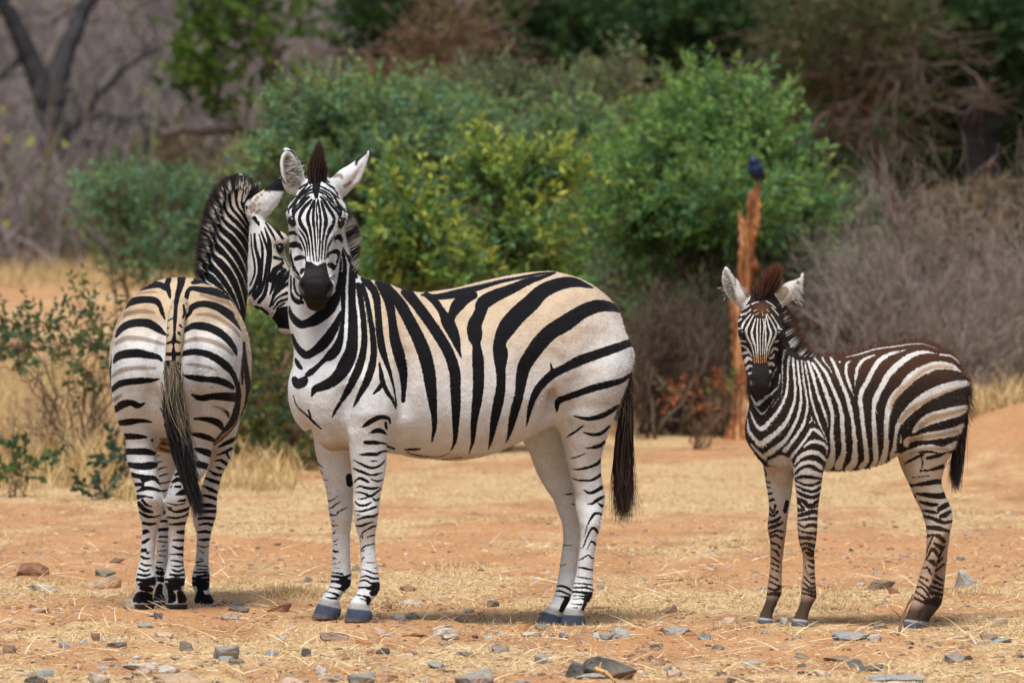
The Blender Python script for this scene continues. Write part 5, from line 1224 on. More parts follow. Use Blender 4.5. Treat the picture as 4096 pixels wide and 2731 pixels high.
# ------------------------------------------------------------------ loose ground cover
def patch(x, y):
    """where straw collects (0..1): lies in drifts, thickest 44-52 m out and just behind the animals' feet"""
    n = 0.5 + 0.5 * np.sin(x * 1.9 + 1.3 * np.sin(y * 0.8)) * np.sin(y * 1.15 + 0.9 * np.sin(x * 1.3 + 2)) + 0.35 * np.sin(x * 5.1 + y * 2.3) * np.sin(y * 3.1 - x * 2)
    yy = y + 0.5 * np.sin(x * 0.8 + 1) + 0.25 * np.sin(x * 2.3)
    band = 0.34 * np.exp(-((yy - 47.5) / 3.2) ** 2) + 0.30 * np.exp(-((yy - 35.4) / 0.9) ** 2) - 0.30 * np.exp(-((yy - 39.0) / 1.8) ** 2) - 0.12 * np.exp(-((yy - 33.2) / .9) ** 2)
    return np.clip(n * 0.8 + band - 1.2 * np.exp(-((x - 3.15) / 0.9) ** 2 - ((y - 50.0) / 3.0) ** 2), 0, 1)

M_STRAW = mat_attr("straw", 0.8, 0.15, 0.2, 40)
def scatter_ground(n, rng, lo=27.6, hi=60, power=2.2):
    u = rng.uniform(0, 1, n)
    y = (lo ** (1 - power) + u * (hi ** (1 - power) - lo ** (1 - power))) ** (1 / (1 - power))
    x = rng.uniform(-1, 1, n) * (2120 / F0) * y
    return x, y

def build_litter():
    rng = np.random.default_rng(21)
    x, y = scatter_ground(170000, rng)
    k = rng.uniform(0, 1, len(x)) < 0.16 + 0.70 * patch(x, y) ** 1.5
    x, y = x[k], y[k]; n = len(x)
    z = ground_z(x, y)
    up = np.where(rng.uniform(0, 1, n) < 0.16, rng.uniform(.4, 1.6, n), rng.uniform(0.0, .22, n))
    a = rng.uniform(0, 2 * np.pi, n)
    D = np.stack([np.cos(a), np.sin(a), up], 1); D /= np.linalg.norm(D, axis=1)[:, None]
    L = rng.lognormal(np.log(.022), .5, n).clip(.008, .09)
    pal = np.array([[.70, .56, .33], [.62, .46, .25], [.52, .35, .19], [.76, .66, .48], [.36, .22, .12], [.45, .29, .17]])
    c = pal[rng.choice(6, n, p=[.28, .24, .16, .12, .10, .10])] * rng.uniform(.8, 1.1, (n, 1))
    R = np.stack([x, y, z + .002], 1)
    V, Q, C = ribbons(R, D, L, rng.uniform(.0022, .0045, n), c, c, np.stack([0 * x, 0 * x, -L * .1], 1), 1, rng)
    mesh_obj("straw_litter", V, Q, M_STRAW, None, {"col": C})["kind"] = "stuff"
    # longer single stalks
    x, y = scatter_ground(1500, rng, 27.8, 40)
    a = rng.uniform(0, 2 * np.pi, len(x)); n = len(x)
    D = np.stack([np.cos(a), np.sin(a), rng.uniform(.03, .8, n)], 1); D /= np.linalg.norm(D, axis=1)[:, None]
    L = rng.uniform(.05, .16, n); c = pal[rng.choice([0, 0, 3, 1, 5], n)]
    B = np.stack([rng.normal(0, .02, n), rng.normal(0, .02, n), -L * .3 * D[:, 2]], 1)
    V, Q, C = ribbons(np.stack([x, y, ground_z(x, y) + .004], 1), D, L, .0034, c, c, B, 3, rng)
    mesh_obj("dry_stalks", V, Q, M_STRAW, None, {"col": C})["kind"] = "stuff"
    # low mats of cropped dry grass, thickest on the straw patches
    x, y = scatter_ground(120000, rng, 31.5, 62, 1.6)
    k = rng.uniform(0, 1, len(x)) < np.clip(patch(x, y) * 1.6 - .75, 0, 1) * (1 - .85 * smooth01(np.abs(y - 36.4), 0.0, .9) * 0)
    x, y = x[k], y[k]; n = len(x)
    D = np.stack([rng.normal(0, .7, n), rng.normal(0, .7, n), np.ones(n)], 1); D /= np.linalg.norm(D, axis=1)[:, None]
    L = rng.uniform(.008, .03, n) * (0.7 + 0.5 * patch(x * 2, y * 2))
    pal2 = np.array([[.68, .49, .25], [.60, .41, .20], [.74, .59, .36], [.48, .30, .14]])
    c = pal2[rng.choice(4, n, p=[.35, .3, .2, .15])] * rng.uniform(.8, 1.1, (n, 1))
    # thicker tufts
    X, YY, LL = [x], [y], [L]
    for px, py, sp, m, h in ((665, 1368, 42, 700, .05), (1040, 1300, 70, 420, .03), (1215, 1200, 60, 420, .035), (1330, 1192, 60, 300, .03), (780, 1330, 50, 200, .03), (1600, 1335, 80, 380, .03), (1850, 1392, 90, 420, .03), (1950, 1400, 60, 260, .03),
                             (900, 1395, 50, 240, .03), (560, 1340, 50, 220, .03), (130, 1340, 70, 380, .03), (330, 1370, 60, 260, .03), (2200, 1360, 90, 420, .03), (1480, 1260, 60, 240, .03), (1700, 1250, 50, 200, .03), (440, 1390, 40, 160, .03), (2250, 1180, 60, 240, .03)):
        Y0 = 1.7 * F0 / (py * K - 730); s_ = Y0 / F0 * K
        X.append((px - 1176) * s_ + rng.normal(0, sp * s_ * .55, m)); YY.append(Y0 + rng.normal(0, .13, m)); LL.append(h * rng.uniform(.4, 1.1, m))
    x, y, L = map(np.concatenate, (X, YY, LL)); n = len(x)
    D = np.stack([rng.normal(0, .7, n), rng.normal(0, .7, n), np.ones(n)], 1); D /= np.linalg.norm(D, axis=1)[:, None]
    c = pal2[rng.choice(4, n, p=[.35, .3, .2, .15])] * rng.uniform(.8, 1.1, (n, 1))
    V, Q, C = ribbons(np.stack([x, y, ground_z(x, y)], 1), D, L, .004, c * .8, c, None, 1, rng)
    mesh_obj("cropped_dry_grass", V, Q, M_STRAW, None, {"col": C})["kind"] = "stuff"

def build_tall_grass():
    rng = np.random.default_rng(31)
    spots = []     # px, py base, Y, spread px, n, height m
    for _ in range(60): spots.append((rng.uniform(-700, -20), None, rng.uniform(47, 66), 60, 120, rng.uniform(.2, .5)))
    for _ in range(46): spots.append((rng.uniform(-20, 250), None, rng.uniform(47, 63), 40, 170, rng.uniform(.25, .55)))
    for _ in range(22): spots.append((rng.uniform(250, 760), None, rng.uniform(46, 58), 34, 130, rng.uniform(.14, .34)))
    for _ in range(14): spots.append((rng.uniform(560, 720), None, rng.uniform(50, 60), 34, 130, rng.uniform(.2, .4)))
    for _ in range(110): spots.append((rng.uniform(-1100, 460), None, rng.uniform(89, 99), 60, 80, rng.uniform(.2, .5)))
    for _ in range(46): spots.append((rng.uniform(860, 2400), None, rng.uniform(56, 66), 40, 120, rng.uniform(.12, .35)))
    for _ in range(10): spots.append((rng.uniform(2200, 2330), None, rng.uniform(51, 53), 22, 110, rng.uniform(.18, .34)))
    for _ in range(60): spots.append((rng.uniform(900, 2400), None, rng.uniform(70, 95), 60, 90, rng.uniform(.3, .8)))
    R, D, L, C = [], [], [], []
    for px, _, Y, sp, n, h in spots:
        x = (px * K - 2048 + rng.normal(0, sp * K, n)) / F0 * Y; y = Y + rng.normal(0, .25, n)
        R.append(np.stack([x, y, ground_z(x, y)], 1))
        d = np.stack([rng.normal(0, .32, n), rng.normal(0, .3, n), np.ones(n)], 1); D.append(d / np.linalg.norm(d, axis=1)[:, None])
        L.append(h * rng.uniform(.4, 1.1, n))
        base = np.array([[.66, .47, .21], [.72, .56, .30], [.50, .33, .14], [.40, .25, .11]])
        C.append(base[rng.choice(4, n, p=[.4, .3, .2, .1])] * rng.uniform(.7, 1.1, (n, 1)))
    R, D, L, C = map(np.concatenate, (R, D, L, C)); n = len(R)
    B = np.stack([rng.normal(0, .25, n), rng.normal(0, .2, n), -rng.uniform(.0, .3, n)], 1) * L[:, None]
    V, Q, cc = ribbons(R, D, L, .007, C * .75, C, B, 3, rng)
    mesh_obj("tall_dry_grass", V, Q, M_STRAW, None, {"col": cc})["kind"] = "stuff"

# ------------------------------------------------------------------ leaves, stems, shrubs, trees
M_LEAF = mat_attr("leaf", 0.6, 0.15, 0.30, 5, 0.42)
M_BARK = mat_attr("bark", 0.9, 0.1, 0.35, 14)

def leafy(clumps, rng, leaf=(.06, .014), pal=None, young=None, per=12, spl=.22, outward=.8, up=.5):
    """clumps rows: x,y,z, rx,ry,rz, n sprigs -> arrays of leaf quads and the sprig twigs"""
    V, C, TW = [], [], []
    pal = np.array(pal)
    for cx, cy, cz, rx, ry, rz, ns in clumps:
        ns = int(ns)
        d = rng.normal(size=(ns, 3)); d /= np.linalg.norm(d, axis=1)[:, None]
        rr = rng.uniform(0.06, 1.12, ns) ** (1 / 1.9)
        rr = np.where(rng.uniform(0, 1, ns) < .10, rng.uniform(1.0, 1.45, ns), rr)
        lump = 1 + .30 * np.sin(d[:, 0] * 5 + cx * 7) * np.sin(d[:, 2] * 6 + cz * 5) + .10 * rng.normal(size=ns)
        o = np.array([cx, cy, cz]) + d * (rr * lump)[:, None] * np.array([rx, ry, rz])
        ax = d * outward + np.array([0, 0, up]) + rng.normal(0, .35, (ns, 3)); ax /= np.linalg.norm(ax, axis=1)[:, None]
        sl = spl * rng.uniform(.5, 1.2, ns)
        base = pal[rng.choice(len(pal), ns)] * rng.uniform(.8, 1.2, (ns, 1))
        if young is not None:
            yn = (rng.uniform(0, 1, ns) < .25 + .5 * (d[:, 2] > .2))[:, None] * rng.uniform(.3, 1, (ns, 1))
        t = (np.arange(per) + .5) / per
        t = np.clip(t[None] + rng.normal(0, .03, (ns, per)), 0, 1)
        p = o[:, None] + ax[:, None] * (t * sl[:, None])[..., None]
        ld = ax[:, None] * (.35 + .6 * t[..., None]) + rng.normal(0, .62, (ns, per, 3)) + np.array([0, 0, -.12])
        ld /= np.linalg.norm(ld, axis=2)[..., None]
        sd = np.cross(ld, rng.normal(size=(ns, per, 3))); sd /= np.linalg.norm(sd, axis=2)[..., None]
        nn = np.cross(ld, sd)
        LL = leaf[0] * rng.uniform(.6, 1.25, (ns, per, 1)); WW = leaf[1] * rng.uniform(.7, 1.3, (ns, per, 1))
        q = np.stack([p, p + ld * LL * .45 + sd * WW - nn * LL * .04, p + ld * LL - nn * LL * .14, p + ld * LL * .45 - sd * WW - nn * LL * .04], 2)
        col = base[:, None] * rng.uniform(.75, 1.2, (ns, per, 1))
        if young is not None:
            f = (t ** 1.5)[..., None] * yn[:, None]
            col = col * (1 - f) + np.array(young) * f * rng.uniform(.8, 1.2, (ns, per, 1))
        V.append(q.reshape(-1, 3)); C.append(np.repeat(col.reshape(-1, 3), 4, 0))
        TW.append(np.concatenate([o, o + ax * sl[:, None]], 1))
    return np.concatenate(V), np.concatenate(C), np.concatenate(TW)

def foliage_obj(name, V, C, root):
    Q = np.arange(len(V)).reshape(-1, 4)
    return mesh_obj(name, V, Q, M_LEAF, root, {"col": C}, smooth=False)

def wavy(a, b, n, amp, rng):
    t = np.linspace(0, 1, n)[:, None]
    p = a * (1 - t) + b * t
    w = rng.normal(0, amp, (n, 3)); w[0] = 0; w[-1] = 0
    return p + w * np.linalg.norm(b - a)

def shrub(name, label, cat, base, clumps, rng, leaf, pal, young=None, stems=5, srad=.016, bark=(.16, .13, .10), per=12, spl=.22, group=None, up=.5, twigs=True, lean=None):
    """base (px,py,Y) on the 2352 view; clumps rows: px,py,Y,rx px,rz px,depth m,n sprigs"""
    Y0 = base[2]; b = PW(base[0], base[1], Y0); b[2] = ground_z(b[0], b[1])
    root = empty(name, b, label, cat, group)
    W = []
    for px, py, Y, rx, rz, dd, n in clumps:
        c = PW(px, py, Y); s = Y / F0 * K
        k = int(np.clip(n // 26, 1, 8))
        for _ in range(k):
            o = rng.normal(size=3); o /= np.linalg.norm(o); o *= rng.uniform(.2, 1.0) if k > 1 else 0
            f = rng.uniform(.34, .85) if k > 1 else 1
            W.append((c[0] + o[0] * rx * s, c[1] + o[1] * dd, c[2] + o[2] * rz * s, rx * s * f * rng.uniform(.8, 1.3), dd * f, rz * s * f * rng.uniform(.7, 1.2), n / k * 1.7))
    V, C, TW = leafy(W, rng, leaf, pal, young, per, spl, up=up)
    keep = V.reshape(-1, 4, 3)[:, 0, 2] > b[2] + .02
    V = V.reshape(-1, 4, 3)[keep].reshape(-1, 3); C = C.reshape(-1, 4, 3)[keep].reshape(-1, 3)
    foliage_obj("foliage", V, C, root)
    A = Acc(); bark = np.array(bark)
    for i in range(stems):
        w = W[i % len(W)]
        tgt = np.array(w[:3]) + rng.normal(0, .35, 3) * np.array(w[3:6])
        st = b + np.array([rng.normal(0, .05), rng.normal(0, .05), -.03])
        p = wavy(st, tgt, 8, .045, rng)
        v, q, tr = tube(p, np.linspace(srad, srad * .3, 8) * rng.uniform(.7, 1.3), 6, .1, rng); A.add(v, q, tr, bark * rng.uniform(.7, 1.3))
        for j in range(5):
            k = rng.integers(2, 7); e = p[k] + (rng.normal(0, .5, 3) + np.array([0, 0, .3])) * np.array(w[3:6])
            v, q, tr = tube(wavy(p[k], e, 5, .05, rng), np.linspace(srad * .45, srad * .12, 5), 5); A.add(v, q, tr, bark * rng.uniform(.7, 1.3))
    if twigs:
        m = min(len(TW), 2500); s = TW[rng.choice(len(TW), m, replace=False)]
        d = s[:, 3:] - s[:, :3]; l = np.linalg.norm(d, axis=1); d = d / l[:, None]
        c = np.tile(bark * .9, (m, 1))
        v, q, cc = ribbons(s[:, :3] - d * (l * .6)[:, None], d, l * 1.6, .006, c, c, None, 1, rng); A.add(v, q, None, cc)
    A.obj("stems", M_BARK, root)
    return root

def branchy(A, p0, d0, L, r, depth, rng, col, spread=.55, up=.1, n=(2, 4), droop=0.0):
    """recursive bare branching into the accumulator"""
    e = p0 + d0 * L
    pts = wavy(p0, e, 4 if depth else 3, .06, rng)
    v, q, t = tube(pts, np.linspace(r, r * .55, len(pts)), 6 if r > .02 else 4)
    A.add(v, q, t, np.array(col) * rng.uniform(.75, 1.25))
    if depth <= 0: return
    for k in range(rng.integers(n[0], n[1] + 1)):
        d = d0 + rng.normal(0, spread, 3) + np.array([0, 0, up - droop]); d /= np.linalg.norm(d)
        i = rng.integers(1, len(pts))
        branchy(A, pts[i], d, L * rng.uniform(.55, .9), r * .58, depth - 1, rng, col, spread, up, n, droop)

def build_vegetation():
    rng = np.random.default_rng(77)
    G = [(.150, .300, .085), (.120, .265, .100), (.180, .320, .080), (.100, .225, .100), (.20, .29, .09)]
    GB = [(.130, .270, .150), (.150, .295, .165), (.110, .230, .135), (.180, .285, .120), (.20, .26, .11)]
    GY = [(.17, .30, .07), (.14, .27, .08), (.24, .32, .06), (.12, .25, .09), (.11, .23, .12)]
    YG = (.52, .52, .09)
    g1 = "green shrubs behind the clearing"
    # the tall rounded bush
    shrub("green_shrub", "tallest rounded green bush, behind the bird's stump", "shrub", (1690, 985, 58.5),
          [(1620, 290, 58.5, 130, 85, .45, 300), (1500, 370, 58.2, 90, 90, .4, 230), (1730, 350, 58.7, 95, 95, .4, 240), (1630, 450, 58.1, 180, 110, .55, 420), (1800, 480, 58.8, 75, 90, .4, 190),
           (1480, 540, 58.4, 110, 100, .45, 280), (1680, 600, 58.6, 140, 80, .4, 220), (1560, 680, 58.8, 110, 60, .35, 110), (1820, 590, 59, 60, 80, .3, 90), (1400, 430, 58.9, 60, 70, .3, 90)],
          rng, (.068, .011), G, (.24, .34, .08), 16, .024, (.10, .085, .07), 13, .24, g1)
    # yellow-green bush in front
    shrub("green_shrub", "bright yellow green bush with upright shoots above the broadside zebra's back", "shrub", (1130, 1000, 53.5),
          [(1185, 440, 53.5, 66, 58, .3, 120), (1270, 400, 53.6, 30, 44, .2, 60), (1105, 400, 53.5, 24, 46, .2, 42), (1180, 560, 53.4, 84, 66, .35, 170), (1240, 640, 53.6, 60, 50, .3, 80)],
          rng, (.070, .012), GY, YG, 9, .016, (.15, .10, .07), 13, .26, g1, .8)
    shrub("green_shrub", "lower yellow green bush right beside the broadside zebra's ears", "shrub", (960, 1000, 53.0),
          [(950, 530, 53.0, 62, 48, .3, 110), (925, 450, 53, 24, 34, .2, 34), (1010, 610, 53.1, 80, 56, .3, 140), (885, 600, 53.2, 40, 60, .25, 70)],
          rng, (.070, .012), GY, YG, 7, .014, (.15, .10, .07), 13, .26, g1, .8)
    shrub("green_shrub", "wide bluish green bush behind the broadside zebra's head", "shrub", (860, 985, 60),
          [(840, 340, 60, 130, 110, .5, 300), (730, 290, 60, 90, 70, .35, 150), (960, 300, 60.2, 110, 80, .4, 200), (760, 440, 60, 130, 100, .45, 260), (920, 440, 60.3, 110, 100, .4, 200), (640, 400, 60.4, 70, 70, .3, 110), (860, 580, 60, 150, 90, .4, 220), (1000, 420, 60.3, 80, 90, .4, 140)],
          rng, (.060, .010), GB + [(.15, .22, .07)], (.26, .34, .10), 10, .014, (.14, .12, .09), 12, .22, g1)
    shrub("green_shrub", "greyish green bush in the gap behind the yellow green one", "shrub", (1240, 970, 67),
          [(1200, 240, 67, 110, 60, .5, 170), (1090, 260, 67, 90, 60, .4, 130), (1330, 300, 67, 90, 70, .45, 150), (1400, 200, 67.4, 60, 60, .35, 80), (1340, 420, 67, 90, 90, .4, 150), (1380, 560, 67, 70, 90, .4, 100)],
          rng, (.058, .010), [(.12, .18, .09), (.15, .18, .10), (.10, .155, .085), (.18, .18, .09)], (.25, .29, .12), 9, .014, (.16, .13, .10), 11, .24, g1)
    shrub("green_shrub", "hazy round green bush with thin stems at the left", "shrub", (270, 800, 64),
          [(290, 430, 64, 80, 44, .5, 110), (370, 480, 64.2, 80, 60, .4, 110), (235, 500, 64, 60, 50, .4, 80), (310, 550, 64, 90, 60, .45, 120), (420, 570, 64.3, 70, 60, .4, 80), (540, 530, 64.6, 60, 90, .4, 70)],
          rng, (.055, .0095), GB, (.16, .22, .07), 9, .011, (.17, .14, .11), 11, .22, g1)
    shrub("green_shrub", "shaded bush filling the gap between the yellow green bush and the tallest one", "shrub", (1410, 1000, 60.5),
          [(1390, 520, 60.5, 90, 110, .4, 260), (1440, 640, 60.3, 110, 80, .4, 200), (1330, 640, 60.6, 90, 80, .4, 170), (1500, 720, 60.2, 80, 60, .35, 90)],
          rng, (.060, .011), G + GB, (.20, .27, .07), 12, .016, (.11, .09, .07), 12, .22, g1)
    shrub("green_shrub", "loose olive bush between the two adult zebras' heads and the left bush", "shrub", (640, 900, 66),
          [(600, 420, 66, 80, 70, .4, 110), (560, 560, 66, 90, 80, .4, 120), (660, 560, 65.5, 80, 90, .4, 150), (720, 620, 65, 90, 60, .35, 120)],
          rng, (.055, .011), [(.13, .17, .06), (.16, .17, .06), (.11, .17, .07), (.19, .17, .07)], (.25, .28, .08), 12, .012, (.19, .14, .10), 11, .24, g1)
    shrub("green_shrub", "low leafy skirt of bushes just over the broadside zebra's back", "shrub", (1020, 1010, 57),
          [(900, 660, 57, 110, 70, .35, 200), (1060, 680, 57, 120, 70, .35, 210), (1230, 690, 57, 110, 60, .35, 170), (800, 700, 57.2, 80, 60, .3, 90)],
          rng, (.065, .012), G + [(.16, .22, .05)], (.24, .31, .07), 14, .014, (.14, .10, .07), 12, .22, g1)
    shrub("green_shrub", "loose mixed shrub joining the bluish bush to the tallest one", "shrub", (1330, 1000, 63),
          [(1280, 330, 63, 60, 60, .4, 70), (1380, 330, 63, 50, 70, .4, 70), (1330, 470, 62.6, 80, 80, .4, 110), (1120, 300, 63.5, 80, 50, .4, 80), (1000, 260, 63.8, 80, 50, .4, 80), (880, 230, 63.5, 70, 40, .4, 60)],
          rng, (.058, .011), GB + G + [(.20, .21, .08)], (.27, .32, .10), 14, .012, (.16, .13, .10), 11, .28, g1)
    shrub("low_shrub", "bushy undergrowth beside the broadside zebra's chest", "shrub", (640, 1010, 53),
          [(630, 760, 53, 60, 60, .3, 90), (690, 900, 53, 70, 90, .3, 90), (600, 880, 53.3, 60, 80, .3, 60), (700, 1000, 52.6, 60, 40, .25, 50)],
          rng, (.055, .012), G + [(.19, .19, .07)], (.26, .28, .08), 30, .008, (.19, .125, .085), 11, .2, g1)
    shrub("low_shrub", "dim leafy undergrowth between the broadside zebra's rump and the stump", "shrub", (1560, 985, 58),
          [(1500, 780, 58, 60, 70, .3, 60), (1600, 740, 58, 70, 60, .3, 70), (1660, 820, 58, 50, 60, .3, 40), (1790, 760, 59, 60, 80, .3, 60), (1900, 640, 60, 70, 70, .3, 60)],
          rng, (.055, .012), G + [(.16, .15, .06)], None, 40, .009, (.11, .085, .065), 11, .2, g1)
    # sparse small shrubs at the left and between the animals
    g2 = "sparse low shrubs in the dry grass"
    shrub("low_shrub", "sparse dark leaved shrub on brown twigs at the far left", "shrub", (190, 950, 48.5),
          [(130, 780, 48.5, 110, 45, .3, 24), (40, 790, 48.6, 50, 55, .25, 14), (220, 740, 48.5, 60, 60, .25, 12), (250, 850, 48.4, 90, 60, .3, 9)],
          rng, (.052, .012), [(.075, .14, .065), (.09, .15, .07), (.12, .15, .05)], None, 16, .008, (.15, .10, .07), 12, .18, g2)
    shrub("low_shrub", "tangled brown and green shrub between the rear-view zebra and the broadside one", "shrub", (640, 1040, 50.5),
          [(620, 900, 50.5, 70, 110, .3, 46), (690, 1000, 50.4, 60, 70, .25, 44), (590, 1010, 50.6, 60, 50, .25, 24), (670, 800, 51, 60, 80, .25, 24)],
          rng, (.052, .013), [(.06, .11, .05), (.10, .15, .04), (.16, .17, .04), (.07, .10, .06)], (.20, .22, .05), 24, .007, (.20, .12, .08), 11, .18, g2)
    shrub("low_shrub", "little shrub with dark rounded leaves left of the rear-view zebra's knees", "shrub", (280, 1100, 46.5),
          [(275, 1050, 46.5, 22, 40, .15, 9), (215, 1130, 45.5, 22, 18, .12, 5)], rng, (.05, .016), [(.05, .09, .05), (.06, .10, .06)], None, 8, .006, (.12, .09, .06), 10, .12, g2)
    shrub("low_shrub", "small bright green sprig at the left frame edge", "shrub", (30, 1120, 46),
          [(35, 1070, 46, 40, 30, .15, 14)], rng, (.05, .016), [(.09, .15, .04), (.07, .12, .05)], None, 6, .005, (.14, .10, .06), 9, .13, g2)
    shrub("low_shrub", "thin shrub with red and orange leaves at the stump's foot", "shrub", (1610, 985, 54.5),
          [(1560, 900, 54.5, 40, 22, .2, 8), (1640, 915, 54.4, 45, 30, .2, 14), (1690, 880, 54.5, 22, 26, .15, 7)], rng, (.036, .012), [(.36, .085, .035), (.30, .10, .04), (.33, .15, .06), (.13, .18, .05), (.16, .13, .07)], None, 12, .006, (.20, .13, .09), 9, .12, g2)
    # bare thorn bushes
    def bare(label, cat, base, spread_px, h, n, rng, col, depth=3, group=None, name="bare_bush", r=.014, sx=1.0, spread=.46):
        b = PW(*base); b[2] = ground_z(b[0], b[1])
        root = empty(name, b, label, cat, group); A = Acc(); s = base[2] / F0 * K
        for i in range(n):
            o = b + np.array([rng.uniform(-1, 1) * spread_px * s, rng.normal(0, .35), -.02])
            d = np.array([rng.normal(0, .38) * sx, rng.normal(0, .3), 1.0]); d /= np.linalg.norm(d)
            branchy(A, o, d, h * rng.uniform(.35, .6), r * rng.uniform(.6, 1.2), depth, rng, col, spread, .12, (3, 4))
        A.obj("branches", M_BARK, root)
        return root, A
    g3 = "bare twiggy bushes"
    bare("grey brown leafless thicket at the right behind the foal's back", "bush", (2110, 975, 57.5), 200, 1.3, 40, rng, (.235, .195, .170), 4, g3, spread=.55)
    bare("reddish brown leafless thicket at the right frame edge", "bush", (2330, 975, 58.5), 90, 1.35, 20, rng, (.24, .19, .16), 4, g3, spread=.55)
    bare("dark tangle of bare stems under the rounded green bush", "bush", (1540, 985, 57.2), 140, .85, 36, rng, (.105, .078, .06), 4, g3)
    bare("thin brown bare stems behind the sparse left shrub", "bush", (170, 960, 50), 130, .5, 20, rng, (.20, .12, .085), 3, g3, r=.008)
    bare("dark bare stems between stump and foal's rump", "bush", (1860, 985, 58.6), 150, .95, 28, rng, (.095, .075, .062), 4, g3)

    # trees far behind
    g4 = "trees on the far slope"
    def tree(label, trunk, limbs, clumps, leaf, pal, bark, per=11, spl=.35, young=None, name="tree", group=g4, twig=0):
        """trunk: rows px,py,Y,r(m); limbs: list of the same; clumps as in shrub"""
        t0 = PW(*trunk[0][:3]); t0[2] = ground_z(t0[0], t0[1])
        root = empty(name, t0, label, "tree", group)
        A = Acc()
        for k, rows in enumerate([trunk] + limbs):
            pts = np.array([PW(a, b, c) for a, b, c, _ in rows]); rr = np.array([q[3] for q in rows])
            if k == 0: pts[0, 2] = t0[2] - .1
            s = np.linspace(0, len(rows) - 1, 5 * len(rows)); i = np.arange(len(rows))
            pp = np.stack([pchip(i, pts[:, j], s) for j in range(3)], 1) + rng.normal(0, .012, (len(s), 3)); r2 = np.interp(s, i, rr)
            v, q, tr = tube(pp, r2, 9, .12, rng)
            A.add(v, q, tr, np.array(bark) * rng.uniform(.8, 1.2))
            for j in range(twig):
                m = rng.integers(4, len(pp)); d = rng.normal(0, 1, 3) * np.array([1, .6, .7]); d /= np.linalg.norm(d)
                branchy(A, pp[m], d, rng.uniform(.4, .9), min(.016, r2[m] * .35), 2, rng, bark, .5, -.10)
        A.obj("trunk", M_BARK, root)
        if clumps:
            W = []
            for px, py, Y, rx, rz, dd, n in clumps:
                c = PW(px, py, Y); s = Y / F0 * K; W.append((c[0], c[1], c[2], rx * s, dd, rz * s, n))
            V, C, TW = leafy(W, rng, leaf, pal, young, per, spl)
            foliage_obj("crown", V, C, root)
        return root
    D1 = [(.040, .088, .030), (.032, .075, .030), (.056, .100, .030), (.028, .058, .026)]
    D2 = [(.085, .150, .022), (.065, .125, .022), (.11, .17, .03), (.05, .10, .02)]
    grey = (.105, .095, .095)
    tree("bare dark forked tree at the upper left", [(120, 760, 112, .30), (125, 560, 112, .25), (130, 400, 112, .22), (112, 250, 112, .19)],
         [[(112, 250, 112, .17), (70, 140, 112, .13), (10, 0, 112, .10), (-10, -60, 112, .08)], [(112, 250, 112, .17), (150, 120, 112.3, .13), (200, 10, 112.5, .10), (230, -60, 112.5, .08)],
          [(126, 330, 112, .07), (190, 270, 111.5, .05), (280, 160, 111, .035), (370, 110, 111, .02)], [(126, 310, 112, .06), (230, 265, 111, .045), (330, 290, 110.5, .03), (390, 350, 110, .02)], [(128, 420, 112, .09), (60, 400, 112, .07), (0, 370, 112, .05)],
          [(126, 360, 112, .05), (200, 330, 111.5, .035), (270, 345, 111, .025), (330, 420, 111, .016)], [(60, 120, 112, .06), (20, 160, 112, .04), (-10, 190, 112, .03)], [(190, 560, 108, .03), (240, 330, 108, .022), (330, 265, 108, .016), (450, 330, 107.5, .010)], [(260, 600, 107, .03), (300, 400, 107, .022), (400, 290, 107, .014), (520, 300, 107, .008)], [(60, 640, 109, .035), (90, 480, 109, .028), (180, 430, 109, .02), (260, 470, 109, .012)], [(350, 620, 105, .03), (360, 420, 105, .02), (320, 240, 105, .014), (380, 110, 105, .008)]], [], (.1, .03), D1, (.040, .037, .040), twig=5)
    tree("tree with drooping bright green leaf clusters at the upper left", [(640, 640, 92, .09), (625, 400, 92, .08), (620, 200, 92, .07), (600, 40, 92, .06), (590, -90, 92, .05)],
         [[(600, 60, 92, .05), (640, 120, 91.5, .04), (650, 230, 91.3, .02)], [(590, -20, 92, .05), (520, 40, 91.6, .035), (480, 170, 91.4, .02)], [(370, 305, 93, .05), (450, 298, 93, .06), (560, 300, 93, .07), (640, 330, 92.6, .08)]],
         [(500, 40, 91.6, 45, 34, .5, 34), (465, 115, 91.5, 40, 28, .4, 40), (430, 185, 91.5, 24, 20, .3, 18), (485, 205, 91.4, 16, 36, .3, 20), (472, 265, 91.3, 12, 14, .2, 8), (570, 30, 91.6, 50, 40, .5, 28), (600, 140, 91.5, 26, 36, .4, 12), (632, 215, 91.4, 9, 44, .25, 8), (690, 40, 91.8, 22, 50, .4, 18), (540, -10, 91.8, 60, 26, .5, 30), (420, 60, 91.6, 20, 16, .3, 8)],
         (.115, .034), D2, (.10, .085, .08), 10, .34, twig=3)
    tree("dark green tree with pale trunk, left of centre top", [(930, 560, 98, .10), (935, 350, 98, .09), (940, 180, 98, .08), (930, 20, 98, .07), (925, -60, 98, .06)], [[(845, 330, 98, .05), (848, 150, 98, .06), (842, 0, 98, .05)]],
         [(900, 20, 98, 100, 55, .7, 190), (850, 70, 97.8, 50, 80, .5, 110), (960, 60, 97.8, 60, 60, .5, 90), (840, 160, 98, 40, 60, .4, 50)], (.10, .03), D1 + [(.06, .10, .025)], (.10, .095, .10), 10, .36, twig=3)
